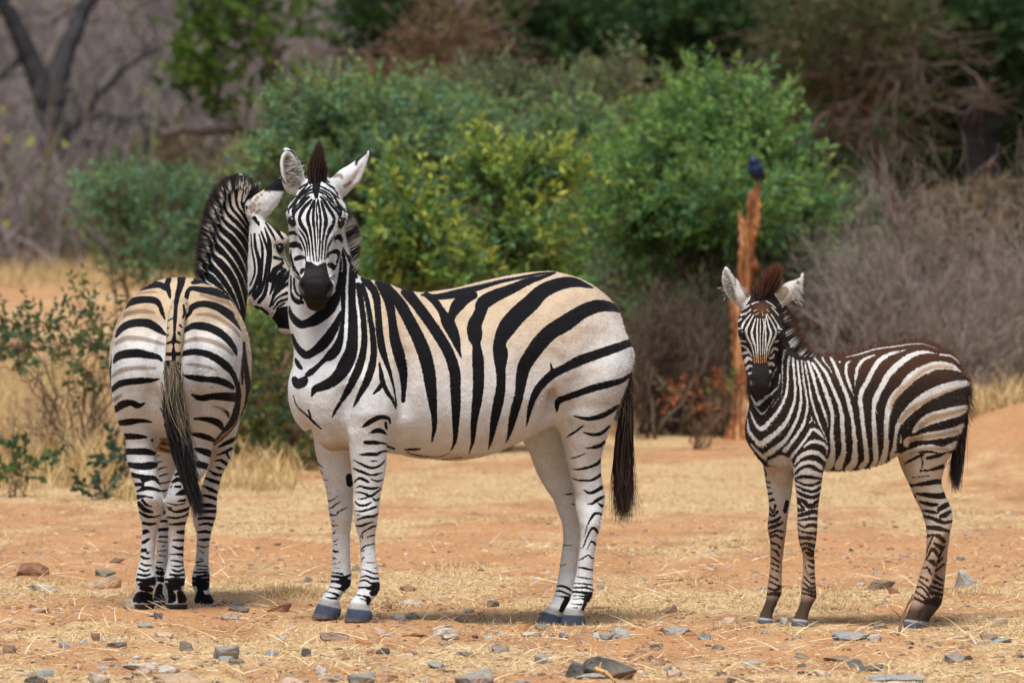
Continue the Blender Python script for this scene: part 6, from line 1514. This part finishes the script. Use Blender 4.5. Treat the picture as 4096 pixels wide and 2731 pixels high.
    tree("dark green tree with grey forked trunk at the centre top", [(1235, 420, 96, .13), (1232, 200, 96, .12), (1236, 90, 96, .11), (1225, -60, 96, .10)], [[(1236, 100, 96, .08), (1180, 30, 96, .06), (1150, -50, 96, .05)], [(1310, 400, 95.5, .08), (1312, 180, 95.5, .075), (1305, 110, 95.5, .06), (1330, -40, 95.5, .06)]],
         [(1180, 60, 96, 80, 60, .6, 150), (1280, 40, 95.8, 90, 60, .7, 180), (1360, 70, 95.6, 80, 60, .6, 160), (1330, 140, 95.4, 60, 36, .4, 70), (1180, 120, 95.8, 50, 40, .4, 60)], (.10, .03), D1 + [(.055, .10, .03)], (.085, .085, .095), 10, .36, twig=3)
    tree("dark green tree with thick black branch right of the centre top", [(1450, 520, 97, .17), (1455, 260, 97, .15), (1440, 110, 97, .14), (1445, 10, 97, .13), (1440, -70, 97, .12)], [[(1448, 130, 97, .11), (1400, 60, 97, .08), (1350, 40, 97, .05)], [(1452, 120, 97, .09), (1520, 60, 97, .06), (1600, 0, 97, .05)]],
         [(1520, 40, 97, 110, 70, .8, 230), (1620, 60, 97, 100, 70, .8, 220), (1560, 130, 97.2, 110, 60, .6, 170), (1690, 40, 97.2, 70, 70, .6, 140), (1460, 60, 97.3, 60, 60, .5, 70)], (.10, .03), D1, (.035, .033, .036), 10, .36, twig=3)
    tree("olive thorn tree with bent bare branches at the upper right", [(2085, 640, 80, .05), (2060, 460, 80, .045), (2010, 350, 80, .05), (1985, 250, 80, .045), (2010, 120, 80, .035), (1990, -40, 80, .025)],
         [[(1985, 250, 80, .05), (2060, 150, 79.7, .04), (2100, 60, 79.6, .025)], [(1980, 240, 80, .05), (1890, 170, 79.6, .04), (1800, 190, 79.5, .02)], [(2070, 240, 80, .05), (2020, 200, 79.8, .06), (1960, 180, 79.7, .05)], [(1975, 230, 79.8, .04), (1900, 260, 79.6, .03), (1830, 330, 79.5, .02)]],
         [(1950, 60, 79.8, 130, 60, .7, 240), (2040, 40, 79.8, 90, 60, .6, 150), (1850, 90, 79.8, 90, 60, .5, 170), (1890, 170, 80.3, 110, 60, .6, 190), (2010, 170, 80.2, 80, 60, .5, 110), (1830, 230, 80.4, 70, 50, .5, 70)], (.085, .010), [(.085, .105, .038), (.10, .10, .045), (.060, .088, .032), (.12, .105, .055)], (.105, .08, .062), 12, .34, twig=12)
    for lab, tx, w, y0, Y in (("dark green tree with two leaning black trunks at the upper right", 2250, .16, 430, 94), ("dark green tree at the right frame edge", 2350, .14, 430, 96)):
        dx = tx - 2250
        tree(lab, [(tx, 620, Y, w), (tx - 5, 420, Y, w), (tx - 20, 250, Y, w * .9), (tx + 5, 120, Y, w * .8), (tx, -60, Y, w * .6)], [[(tx + 40, 560, Y, .10), (tx + 30, 380, Y, .10), (tx + 5, 260, Y, .10), (tx + 40, 100, Y, .07)], [(tx - 20, 260, Y, .08), (tx - 80, 130, Y, .06), (tx - 130, 20, Y, .05)]],
             [(tx - 60, 50, Y, 110, 80, .8, 400), (tx + 40, 40, Y, 100, 80, .8, 360), (tx - 90, 180, Y + .4, 90, 80, .7, 300), (tx + 30, 170, Y + .6, 90, 90, .7, 330), (tx - 70, 300, Y + .8, 90, 80, .6, 260), (tx + 30, 320, Y + 1, 90, 90, .6, 260)], (.10, .03), D1, (.030, .028, .030), 10, .36, twig=3)
    tree("dark evergreen filling the gap behind the olive thorn tree", [(2120, 640, 100, .14), (2115, 350, 100, .12), (2110, 100, 100, .10), (2105, -60, 100, .08)], [],
         [(2110, 120, 100, 110, 110, .8, 420), (2020, 260, 99, 110, 110, .8, 420), (2110, 350, 98, 110, 100, .8, 380), (1890, 340, 99, 110, 90, .8, 380), (1990, 440, 98, 120, 90, .7, 330), (1820, 240, 100, 90, 90, .7, 300), (1780, 60, 101, 100, 90, .7, 300), (2160, 470, 98, 90, 70, .6, 160), (1880, 470, 99, 80, 60, .6, 140)], (.10, .03), D1 + [(.05, .08, .03)], (.035, .032, .032), 10, .38, twig=2)
    tree("reddish brown dying tree left of the centre top", [(1010, 520, 84, .06), (1005, 300, 84, .05), (1000, 180, 84, .045), (1010, 60, 84, .03)], [[(905, 480, 84, .04), (910, 260, 84, .04), (900, 120, 84, .03)]],
         [(1010, 90, 84, 80, 50, .5, 95), (950, 150, 84, 90, 50, .5, 95), (1060, 60, 84, 60, 50, .4, 60), (980, 220, 84, 70, 50, .4, 60), (890, 200, 84, 50, 50, .4, 34)], (.075, .013), [(.19, .115, .075), (.21, .135, .08), (.15, .10, .065), (.17, .145, .07)], (.14, .09, .075), 11, .3, twig=8)

def build_far_bushes():
    rng = np.random.default_rng(123)
    tones = [("grey green", [(.13, .17, .09), (.15, .16, .09), (.10, .15, .08)]), ("olive", [(.17, .17, .06), (.14, .15, .06), (.19, .16, .07)]), ("brownish", [(.20, .14, .09), (.17, .13, .08), (.15, .14, .07)])]
    spots = [(60, 560, 100, 0, "at the left edge, in front of the forked tree's foot"), (180, 590, 99, 1, "right of the forked tree's foot"), (420, 400, 96, 2, "under the fallen far branch"), (520, 450, 90, 0, "left of the rear-view zebra's ears"), (330, 330, 108, 1, "left of the drooping tree's trunk"),
             (730, 250, 93, 1, "right of the drooping tree's trunk"), (800, 330, 88, 2, "left of the dying reddish tree"), (1120, 200, 90, 0, "right of the dying reddish tree"), (1420, 210, 88, 1, "left of the black-branched tree's foot"), (1980, 520, 72, 0, "in front of the olive thorn tree"), (2240, 480, 76, 2, "at the foot of the leaning black trunks")]
    for px, py, Y, k, where in spots:
        shrub("far_bush", "blurred %s bush %s" % (tones[k][0], where), "bush", (px, py + 130, Y),
              [(px + rng.uniform(-40, 40), py, Y, 80, 55, .6, 70), (px + rng.uniform(-70, 70), py + 50, Y, 80, 50, .6, 70)], rng, (.075, .02), tones[k][1], None, 10, .014, (.17, .13, .11), 10, .3, "bushes on the far slope")

def build_scrub():
    """grey leafless brush covering the far slope, one mass"""
    rng = np.random.default_rng(99)
    n = 90000
    Y = 97 + 118 * rng.uniform(0, 1, n) ** 1.25; px = rng.uniform(-1400, 3750, n)
    x = (px * K - 2048) / F0 * Y
    z = ground_z(x, Y)
    cl = np.sin(x * .9 + Y * .3) * np.sin(Y * .45 - x * .5)
    k = cl > -.45; x, Y, z, px = x[k], Y[k], z[k], px[k]; n = len(x)
    D = np.stack([rng.normal(0, .55, n), rng.normal(0, .4, n), np.ones(n)], 1); D /= np.linalg.norm(D, axis=1)[:, None]
    L = rng.uniform(.5, 2.0, n)
    pal = np.array([[.17, .145, .145], [.21, .175, .17], [.12, .10, .10], [.18, .13, .10], [.14, .145, .065], [.25, .21, .205]])
    c = pal[rng.choice(6, n, p=[.27, .22, .17, .12, .09, .13])] * rng.uniform(.8, 1.15, (n, 1))
    B = rng.normal(0, .35, (n, 3)) * L[:, None]
    V, Q, C = ribbons(np.stack([x, Y, z - .05], 1), D, L, rng.uniform(.018, .06, n), c, c, B, 3, rng)
    # a sprinkle of small olive leaves on the brush
    m = 9000; i = rng.choice(n, m)
    p = np.stack([x[i], Y[i], z[i]], 1) + D[i] * (L[i] * rng.uniform(.3, 1.1, m))[:, None]
    g = ((np.sin(x[i] * .5 + 1) * np.sin(Y[i] * .2 + x[i] * .3)) > -.1)
    p = p[g]; m = len(p)
    d = rng.normal(size=(m, 3)); d /= np.linalg.norm(d, axis=1)[:, None]
    lc = np.array([[.16, .16, .035], [.20, .18, .04], [.11, .13, .04]])[rng.choice(3, m)] * rng.uniform(.8, 1.2, (m, 1))
    V2, Q2, C2 = ribbons(p, d, rng.uniform(.1, .22, m), .09, lc, lc, None, 1, rng)
    mesh_obj("far_scrub", np.concatenate([V, V2]), np.concatenate([Q, Q2 + len(V)]), M_BARK, None, {"col": np.concatenate([C, C2])})["kind"] = "stuff"

# ------------------------------------------------------------------ dead stump and the bird on it
def build_stump():
    Y = 56.5
    rows = [(1772, 2890, 2998, .09), (1735, 2900, 2992, .075), (1650, 2924, 2986, .055), (1500, 2928, 2985, .05), (1350, 2925, 2990, .052), (1230, 2922, 3000, .06), (1150, 2944, 3010, .058), (1060, 2951, 3026, .06), (1000, 2955, 3022, .055), (940, 2954, 3030, .055), (885, 2954, 3040, .05)]
    pr = [zloft('wood', [(a, l, r, Y, d) for a, l, r, d in rows], .02, True, 'flat')]
    pr.append(zloft('wood', [(900, 2985, 3040, Y, .04), (840, 2986, 3042, Y, .032), (790, 2988, 3040, Y, .026), (768, 2994, 3040, Y, .016)], .012))
    pr.append(zloft('wood', [(800, 3012, 3041, Y, .02), (760, 3020, 3040, Y, .018), (728, 3026, 3040, Y, .014)], .01))
    pr.append(zloft('wood', [(930, 2953, 2985, Y, .03), (880, 2952, 2972, Y, .02), (845, 2951, 2958, Y, .008)], .01))
    pr.append(blob('wood', 3020, 1068, Y - .03, .035, .04, .03, .02)); pr.append(blob('wood', 2934, 1215, Y, .03, .03, .05, .02))
    V, Q, lab = build_body(pr, (), .009)
    V[:, 0] += .006 * np.sin(V[:, 2] * 60 + 3 * np.sin(V[:, 2] * 9)) * np.sin(V[:, 0] * 120); V[:, 1] += .006 * np.sin(V[:, 0] * 190 + 2 * np.sin(V[:, 2] * 14))
    t = NT("weathered_wood")
    g = t.noise(26, 6, .72, t.coord((1, 1, .06)))
    c = t.ramp(g, [(.32, (.035, .018, .010)), (.43, (.20, .080, .032)), (.53, (.40, .175, .065)), (.66, (.62, .42, .26))])
    p = t.ramp(t.noise(6, 4, .65, t.coord((1, 1, .6))), [(.38, (.42, .36, .33)), (.52, (.95, .9, .88)), (.66, (1.25, 1.35, 1.5))])
    t.bump(g, .9, .02)
    m = t.done(t.mix(1.0, c, p, 'MULTIPLY'), .85, .15)
    root = empty("dead_stump", P(2945, 1772, Y), "splintered orange dead stump with a bird perched on its tip", "stump")
    mesh_obj("wood", V, Q, m, root)

def build_bird():
    Y = 56.45
    pr = [crossloft('body', [(2998, 640, 3026, 634, Y - .01, .022), (2994, 656, 3036, 650, Y, .034), (2992, 680, 3044, 672, Y, .042), (3002, 702, 3046, 690, Y + .01, .036), (3016, 714, 3046, 702, Y + .02, .022)], .015),
          blob('body', 3013, 646, Y - .015, .028, .030, .026, .012),
          crossloft('wing', [(3036, 668, 3046, 660, Y, .03), (3040, 690, 3056, 680, Y + .01, .03), (3046, 706, 3060, 698, Y + .02, .018)], .01),
          crossloft('tail', [(3030, 706, 3048, 694, Y + .02, .014), (3044, 716, 3058, 704, Y + .04, .010), (3054, 722, 3064, 714, Y + .06, .006)], .01)]
    V, Q, lab = build_body(pr, (), .0045)
    px, py = proj(V)
    c = np.tile(np.array([.003, .018, .070]), (len(V), 1)); c = blend(c, (.006, .012, .035), smooth01(py, 676, 705)); c = blend(c, (.008, .010, .03), np.isin(lab, ['wing', 'tail']) * .8)
    c = blend(c, (.003, .003, .006), np.exp(-((px - 3019) / 8) ** 2 - ((py - 652) / 6) ** 2) * (V[:, 1] < Y))
    m = mat_attr("glossy_feathers", .38, .3, .3, 120)
    root = empty("perched_bird", P(3033, 724, Y + .02), "small glossy blue bird perched on the stump", "bird")
    mesh_obj("body", V, Q, m, root, {"col": c})
    A = Acc()
    b0 = P(3012, 652, Y - .04); v, q, tr = tube(np.stack([b0, b0 + [.004, -.014, -.004], b0 + [.006, -.026, -.010]]), [.0055, .0035, .0006], 7); A.add(v, q, tr, (.006, .006, .008)); A.obj("beak", m, root)
    for dx in (-6, 6):
        A = Acc(); a = P(3031 + dx, 706, Y); e = P(3033 + dx, 726, Y + .005); v, q, tr = tube(np.stack([a, (a + e) / 2, e]), [.004, .003, .003], 6); A.add(v, q, tr, (.01, .01, .012))
        for k in (-1, 0, 1):
            v, q, tr = tube(np.stack([e, e + [.008 * k, -.012, -.002], e + [.012 * k, -.018, -.006]]), [.003, .0025, .001], 5); A.add(v, q, tr, (.01, .01, .012))
        A.obj("leg", m, root)
    add_eye(root, V, px, py, 3006, 646, .0045, .002)

# ------------------------------------------------------------------ stones
def stone_material():
    t = NT("stone")
    co = t.coord()
    c = t.attr("col")
    n = t.noise(14, 5, .65, co); n2 = t.noise(70, 4, .7, t.coord((1, 1, 2.2)))
    f = t.ramp(n, [(.3, (.62, .60, .58)), (.5, (1, 1, 1)), (.7, (1.18, 1.10, 1.0))])
    g = t.ramp(n2, [(.3, .72), (.7, 1.18)])
    col = t.mix(1.0, t.mix(1.0, c, f, 'MULTIPLY'), g, 'MULTIPLY')
    # rust and dust
    r = t.ramp(t.noise(9, 3, .6, t.coord((1.3, 1, 1))), [(.55, 0.0), (.72, .6)])
    col = t.mix(r, col, (.36, .20, .11))
    t.bump(t.math('ADD', n, t.math('MULTIPLY', n2, .5)), .8, .012)
    return t.done(col, .85, .2)

def rock_mesh(rng, w, h, d, sharp=1.0):
    import bmesh
    bm = bmesh.new()
    n = 15
    for i in range(n):
        v = rng.normal(size=3); v /= np.abs(v).max() ** .75 * np.linalg.norm(v) ** .25
        v *= rng.uniform(.80, 1.0)
        # slate: flat cleaved tops tilted a little
        bm.verts.new((v[0], v[1], np.clip(v[2], -1, .55 + .45 * rng.uniform())))
    r = bmesh.ops.convex_hull(bm, input=bm.verts)
    bmesh.ops.delete(bm, geom=list({g for g in r["geom_interior"] + r["geom_unused"] if isinstance(g, bmesh.types.BMVert)}), context='VERTS')
    bmesh.ops.bevel(bm, geom=bm.edges[:], offset=.05, segments=1, affect='EDGES', clamp_overlap=True)
    bmesh.ops.triangulate(bm, faces=bm.faces[:])
    bmesh.ops.subdivide_edges(bm, edges=[e for e in bm.edges if e.calc_length() > .35], cuts=2, use_grid_fill=True)
    bmesh.ops.triangulate(bm, faces=bm.faces[:])
    V = np.array([v.co[:] for v in bm.verts]); bm.verts.index_update()
    F = np.array([[v.index for v in f.verts] for f in bm.faces]); bm.free()
    lo, hi = V.min(0), V.max(0)
    V = (V - (lo + hi) / 2) / (hi - lo) * 2
    V = V + rng.normal(0, .018, V.shape) + .035 * np.sin(V[:, [1, 2, 0]] * 7 + rng.uniform(0, 6, 3))
    return V * np.array([w / 2, d / 2, h / 2]), F

PALE = (.46, .43, .38); GREY = (.285, .275, .255); SLATE = (.115, .117, .112); BLUE = (.27, .285, .285); REDB = (.26, .135, .085); BROWN = (.24, .175, .125); PINK = (.46, .33, .26); TANR = (.40, .30, .20); DARK = (.07, .066, .062); RUST = (.40, .19, .08); OLIVE = (.20, .19, .145)
# crop index (1024 px wide quarters of the ground strip), x1,y1,x2,y2 in that crop, colour, label
ROCKS = [
(0,140,35,445,165,REDB,"largest red-brown boulder, overhanging the dirt at the far left"),
(0,240,245,520,312,PALE,"flat pale grey slab in the straw below the red-brown boulder"),
(0,820,125,1115,262,TANR,"tan ridged wedge of rock left of the rear-view zebra's hooves"),
(0,875,82,1060,170,OLIVE,"olive grey rock peeping over the tan ridged wedge"),
(0,995,10,1145,68,BROWN,"small dark brown rock beyond the tan ridged wedge"),
(0,1120,393,1310,495,(.33,.27,.22),"blocky pinkish grey rock touching the rear-view zebra's left hoof"),
(0,290,465,445,506,PINK,"thin pinkish slab alone on the dirt under the left boulder"),
(0,25,805,145,885,BROWN,"rounded brown stone at the lower left frame edge"),
(0,540,785,652,850,BLUE,"pale bluish stone with a domed top, lower left"),
(0,835,715,918,797,REDB,"upright reddish stone like a tooth in the lower left dirt"),
(0,980,800,1160,848,SLATE,"long dark slate sliver beside the toothlike reddish stone"),
(0,1265,585,1412,652,GREY,"slanting grey stone below the rear-view zebra's middle hooves"),
(0,1410,682,1590,737,PINK,"tan slab with a square end, below the slanting grey stone"),
(0,1650,775,1788,864,OLIVE,"rounded olive grey stone left of the pointed grey boulder"),
(0,1960,805,2192,928,GREY,"pointed grey boulder, tallest of the stones in front at the left"),
(0,2000,893,2132,946,BLUE,"bluish flake leaning on the pointed grey boulder"),
(0,2100,915,2244,972,OLIVE,"low dark stone right of the bluish leaning flake"),
(0,1110,945,1432,1006,PALE,"long pale slab lying above the squarish pink block"),
(0,1215,985,1392,1062,PINK,"squarish pale pink block under the long pale slab"),
(0,1450,955,1652,1036,PALE,"tilted pale slab right of the squarish pink block"),
(0,1390,1036,1905,1132,(.40,.29,.20),"longest split slab, orange at its left end, near the bottom edge"),
(0,345,1030,490,1112,BLUE,"blue grey lump on top of the lower left stone pile"),
(0,180,1070,350,1108,BLUE,"thin blue grey flake left of the lower left pile"),
(0,225,1098,440,1170,SLATE,"dark bottom slab of the lower left stone pile"),
(0,810,1040,1012,1150,PALE,"grey ridged rock cut by the bottom edge, left side"),
(0,1105,1045,1226,1097,BLUE,"small blue stone left of the longest split slab"),
(0,1415,500,1492,562,SLATE,"dark blue upright chip below the rear-view zebra's right hind hoof"),
(0,2095,450,2292,514,SLATE,"flat dark slab right of the rear-view zebra's hooves"),
(0,2095,340,2237,407,GREY,"grey chunk in the straw beyond the flat dark slab"),
(0,2020,525,2197,571,GREY,"thin grey slab sloping below the flat dark slab"),
(1,100,410,322,502,REDB,"squared red-brown rock left of the broadside zebra's front hooves"),
(1,1145,405,1252,477,REDB,"red-brown cube of rock right of the near front hoof"),
(1,440,177,522,236,GREY,"lone grey stone on orange dirt left of the front fetlocks"),
(1,885,95,962,160,OLIVE,"olive stone showing between the two front fetlocks"),
(1,1315,248,1467,295,REDB,"red-brown slab on orange dirt right of the front fetlocks"),
(1,1320,385,1526,426,PALE,"long pale stick-like slab in the straw right of the red-brown cube"),
(1,2120,385,2232,453,OLIVE,"grey green stone in straw midway between front and hind hooves"),
(1,585,668,848,747,(.34,.27,.22),"long pinkish grey rock below the front hooves"),
(1,1070,630,1192,696,PINK,"tan stone just below the near front hoof"),
(1,1160,684,1282,722,PALE,"whitish flat stone right of the long pinkish grey rock"),
(1,1640,640,1842,722,PALE,"broad grey tan stone, upper of a pair under the belly"),
(1,1705,694,1872,752,PALE,"pale stone, lower of the pair under the belly"),
(1,1345,680,1572,722,RUST,"flat orange slab left of the stone pair under the belly"),
(1,1265,525,1380,602,GREY,"grey stone beside a dark slate right of the near front hoof"),
(1,1372,518,1502,592,SLATE,"dark slate leaning on the grey stone right of the near front hoof"),
(1,1825,525,1952,567,BROWN,"thin brown brick-shaped stone under the middle of the belly"),
(1,915,730,1052,777,RUST,"red stone with a pale top, centre left foreground"),
(1,70,840,197,900,BLUE,"bluish flake near the bottom, left of the dark upright stone"),
(1,415,832,507,912,DARK,"dark upright stone with a slanting top, centre left foreground"),
(1,1100,840,1227,907,DARK,"dark pointed stone in the bare dirt at the centre foreground"),
(1,1015,862,1092,908,REDB,"red-brown lump touching the dark pointed stone"),
(1,545,980,652,1074,PALE,"pale standing stone near the bottom, centre left"),
(1,590,1065,812,1127,GREY,"wide grey stone near the bottom, left of the big grey green rock"),
(1,850,1055,1087,1165,(.24,.245,.215),"big grey green rock cut by the bottom edge"),
(1,230,1080,442,1160,PINK,"pale orange-edged rock at the bottom edge, centre left"),
(1,1575,983,1727,1042,BLUE,"smooth blue grey stone, centre foreground"),
(1,1828,1020,2177,1165,GREY,"large sloping slab with a pale top at the bottom centre"),
(1,1210,1075,1312,1132,REDB,"red stone right of the big grey green rock"),
(1,1875,888,2022,947,OLIVE,"green grey flake above the large sloping slab"),
(1,2160,808,2332,877,GREY,"grey layered stone under the belly, nearest the hind hooves"),
(1,2095,793,2237,842,TANR,"orange tan stone behind the grey layered stone"),
(1,1680,768,1817,822,GREY,"grey stone with a peaked top in front of the stone pair under the belly"),
(2,650,900,1132,1112,SLATE,"largest dark slate slab, foreground right of centre"),
(2,490,962,690,1107,SLATE,"dark triangular slab leaning against the largest slate"),
(2,575,1055,862,1118,GREY,"low grey slab lying in front of the largest slate"),
(2,850,645,1082,742,(.30,.315,.315),"cracked grey rock right of the hind hooves"),
(2,735,685,822,747,PALE,"pale stone left of the cracked grey rock"),
(2,808,700,922,752,BLUE,"small blue grey stone in front of the cracked grey rock"),
(2,1385,628,1632,712,GREY,"peaked grey rock between the two zebras, right one of two"),
(2,1305,630,1390,682,RUST,"orange stone touching the peaked grey rock"),
(2,1708,680,1828,748,(.20,.21,.20),"dark stone with a pale top, left of the foal's front hooves"),
(2,1833,775,1947,822,OLIVE,"flat grey green stone below the pale-topped dark stone"),
(2,1265,745,1397,817,TANR,"tan rounded stone in front of the peaked grey rock"),
(2,1350,435,1517,507,BROWN,"brown grey stone in the straw beyond the peaked grey rock"),
(2,210,608,335,668,OLIVE,"olive stone tucked against the far hind hoof"),
(2,205,895,327,997,(.33,.30,.26),"upright grey tan stone left of the largest slate"),
(2,430,680,522,737,GREY,"small peaked grey stone below the hind hooves"),
(2,85,685,277,727,PALE,"flat whitish stone left of the small peaked grey stone"),
(2,1425,1030,1557,1107,PINK,"tan pink stone right of the largest slate"),
(2,1385,985,1477,1037,GREY,"grey knob just above the tan pink stone"),
(2,1885,1045,1967,1092,SLATE,"dark green pebble-like stone, lower right of centre"),
(2,1955,1108,2222,1160,BROWN,"brown slab cut by the bottom edge, right of centre"),
(2,2110,918,2332,957,GREY,"thin grey flagstone below the foal's front hooves"),
(2,1925,545,2062,602,PINK,"pale pink stone left of the foal's front hooves"),
(2,55,608,160,655,RUST,"orange stone left of the hind hooves"),
(2,780,262,862,312,GREY,"grey stone in the straw right of the hind fetlocks"),
(3,1708,100,1942,277,(.36,.34,.31),"squared rock with a pale top, behind the foal's hind legs"),
(3,920,175,1177,272,BROWN,"long brown grey rock between the foal's front and hind legs"),
(3,1095,263,1217,327,REDB,"red-brown chip below the long brown grey rock"),
(3,2065,530,2207,624,TANR,"rounded tan stone at the right, level with the foal's hooves"),
(3,593,690,932,782,BLUE,"big blue slab in front of the foal's front hooves"),
(3,910,715,1047,792,PALE,"pale rough stone touching the big blue slab"),
(3,1950,715,2107,782,BROWN,"brown stone with a pale cap at the right"),
(3,2045,755,2237,807,BLUE,"flat blue stone right of the pale-capped brown one"),
(3,518,895,742,947,BROWN,"flat brown slab, topmost of the stones below the big blue slab"),
(3,718,925,882,1002,SLATE,"dark rounded stone right of the flat brown slab"),
(3,833,985,1057,1052,SLATE,"dark grey slab with a pale edge, lowest of the stones below the big blue slab"),
(3,1623,880,1817,952,GREY,"grey slab below the foal's hind hooves"),
(3,1793,900,1882,947,DARK,"dark knob touching the grey slab below the foal's hind hooves"),
(3,200,700,327,767,TANR,"tan stone left of the big blue slab"),
(3,968,585,1087,647,BROWN,"brown triangular stone left of the foal's hind hooves"),
(3,930,1112,1462,1160,BLUE,"long blue grey rock along the bottom edge at the right"),
(3,245,858,382,912,OLIVE,"green grey stone left of the flat brown slab"),
(3,5,905,107,972,RUST,"brick red stone below the foal's front legs"),
(3,275,1055,417,1097,DARK,"dark thin stone near the bottom, left of a pale rounded one"),
(3,415,1045,577,1112,(.50,.42,.33),"pale rounded stone near the bottom edge at the right"),
(3,100,545,182,617,PALE,"pale split stone between the foal's front hooves"),
]
def build_rocks():
    M = stone_material()
    for i, (ci, x1, y1, x2, y2, col, label) in enumerate(ROCKS):
        rng = np.random.default_rng(1000 + i)
        s = 1024 / 2352.0
        px1, px2 = ci * 1024 + x1 * s, ci * 1024 + x2 * s; t, b = 2231 + y1 * s, 2231 + y2 * s
        Y = 1.7 * F0 / (b - 730) * 1.0
        w = (px2 - px1) / F0 * Y; h = (b - t) / F0 * Y
        d = w * rng.uniform(.55, .8)
        c = P((px1 + px2) / 2, (t + b) / 2, Y); Yc = Y + d * .3
        g = float(ground_z(c[0], Yc))
        V, F = rock_mesh(rng, w * 1.04, h * 1.5, d)
        V[:, 2] += h * .75 - h * .52
        V = V + np.array([c[0], Yc, g])
        o = mesh_obj("stone", V - np.array([c[0], Yc, g]), F, M, None, {"col": np.tile(np.array(col) * rng.uniform(.9, 1.1), (len(V), 1))}, smooth=False)
        o.location = (c[0], Yc, g)
        tag(o, label, "stone", "stones on the dry ground")
    # gravel: chips too many to count
    rng = np.random.default_rng(4)
    x, y = scatter_ground(9000, rng, 27.8, 44, 3.8)
    k = np.sin(x * 2.7 + 1.5 * np.sin(y * 1.9)) * np.sin(y * 2.3 + x) > rng.uniform(-1.2, .75, len(x)); x, y = x[k], y[k]
    A = Acc(); pal = [PALE, GREY, SLATE, BLUE, REDB, BROWN, PINK, TANR, DARK, RUST]
    protos = [rock_mesh(np.random.default_rng(50 + k), 1, 1, 1) for k in range(14)]
    for k in range(len(x)):
        V, F = protos[k % 14]; s = rng.lognormal(np.log(.0135), .5); s = min(s, .045)
        a = rng.uniform(0, 6.28); R = np.array([[math.cos(a), -math.sin(a), 0], [math.sin(a), math.cos(a), 0], [0, 0, 1]])
        v = (V * np.array([s, s * .8, s * rng.uniform(.35, .75)])) @ R.T + np.array([x[k], y[k], float(ground_z(x[k], y[k]))])
        A.add(v, None, F, np.array(pal[rng.choice(10, p=[.14, .07, .04, .04, .15, .20, .14, .13, .03, .06])]) * rng.uniform(.8, 1.15))
    A.obj("gravel", M, None, False)["kind"] = "stuff"

def build_sticks():
    rng = np.random.default_rng(6)
    def stick(label, pts, r0, r1, col, name="dry_stick", cat="stick", side=()):
        P3 = np.array([np.concatenate([PW(a / K, b / K, Y)]) for a, b, Y in pts])
        o0 = P3[0].copy()
        s = np.linspace(0, len(P3) - 1, 6 * len(P3)); i = np.arange(len(P3))
        pp = np.stack([pchip(i, P3[:, j], s) for j in range(3)], 1) + rng.normal(0, .0012, (len(s), 3))
        A = Acc(); v, q, t = tube(pp - o0, np.linspace(r0, r1, len(s)), 6, .15, rng); A.add(v, q, t, col)
        for k, d, l in side:
            e = pp[int(k * (len(pp) - 1))] - o0; v, q, t = tube(wavy(e, e + np.array(d) * l, 4, .05, rng), np.linspace(r1 * 1.1, r1 * .4, 4), 5); A.add(v, q, t, col)
        ob = A.obj(name, M_BARK); ob.location = o0
        tag(ob, label, cat)
    s = 1024 / 2352
    f = lambda ci, x, y: (ci * 1024 + x * s, 2231 + y * s)
    gy = lambda py: 1.7 * F0 / (py - 730)
    a = f(3, 1190, 735); b = f(3, 1250, 510); c = f(3, 1330, 335)
    Y = gy(a[1]); stick("thin brown twig standing beside the foal's hind hoof", [(a[0], a[1], Y), (b[0], b[1], Y + .1), (c[0], c[1], Y + .15)], .006, .003, (.16, .085, .05), side=((.45, (-.8, 0, .6), .05), (.75, (.7, 0, .8), .04)))
    a = f(2, 770, 1022); b = f(2, 850, 1045); c = f(2, 950, 1132)
    Y = gy(2231 + 1132 * s); stick("yellow bent stick leaning on the largest slate", [(a[0], a[1], Y + .02), (b[0], b[1], Y - .03), (c[0], c[1], Y - .10)], .009, .005, (.50, .33, .12), side=((.2, (.3, -.3, .9), .03),))
    a = f(2, 1345, 222); b = f(2, 1450, 215); c = f(2, 1580, 203)
    Y = gy(a[1]); stick("brown stick lying in the straw right of the hind fetlocks", [(a[0], a[1] - 2, Y), (b[0], b[1] - 2, Y), (c[0], c[1] - 2, Y)], .012, .006, (.22, .13, .07))
    a = f(2, 700, 472); b = f(2, 780, 460); c = f(2, 850, 458)
    Y = gy(a[1]); stick("short brown stick just right of the near hind hoof", [(a[0], a[1], Y), (b[0], b[1] - 2, Y), (c[0], c[1], Y)], .008, .004, (.24, .15, .09))
    a = f(3, 1185, 905); b = f(3, 1230, 893); c = f(3, 1290, 900)
    Y = gy(a[1]); stick("curled dark twig left of the grey slab below the foal", [(a[0], a[1] + 3, Y), (b[0], b[1], Y), (c[0], c[1] + 2, Y)], .006, .003, (.10, .055, .035))
build_ground()
build_adult()
build_foal()
build_left()
build_vegetation()
build_far_bushes()
build_scrub()
build_stump()
build_bird()
build_tall_grass()
build_litter()
build_rocks()
build_sticks()
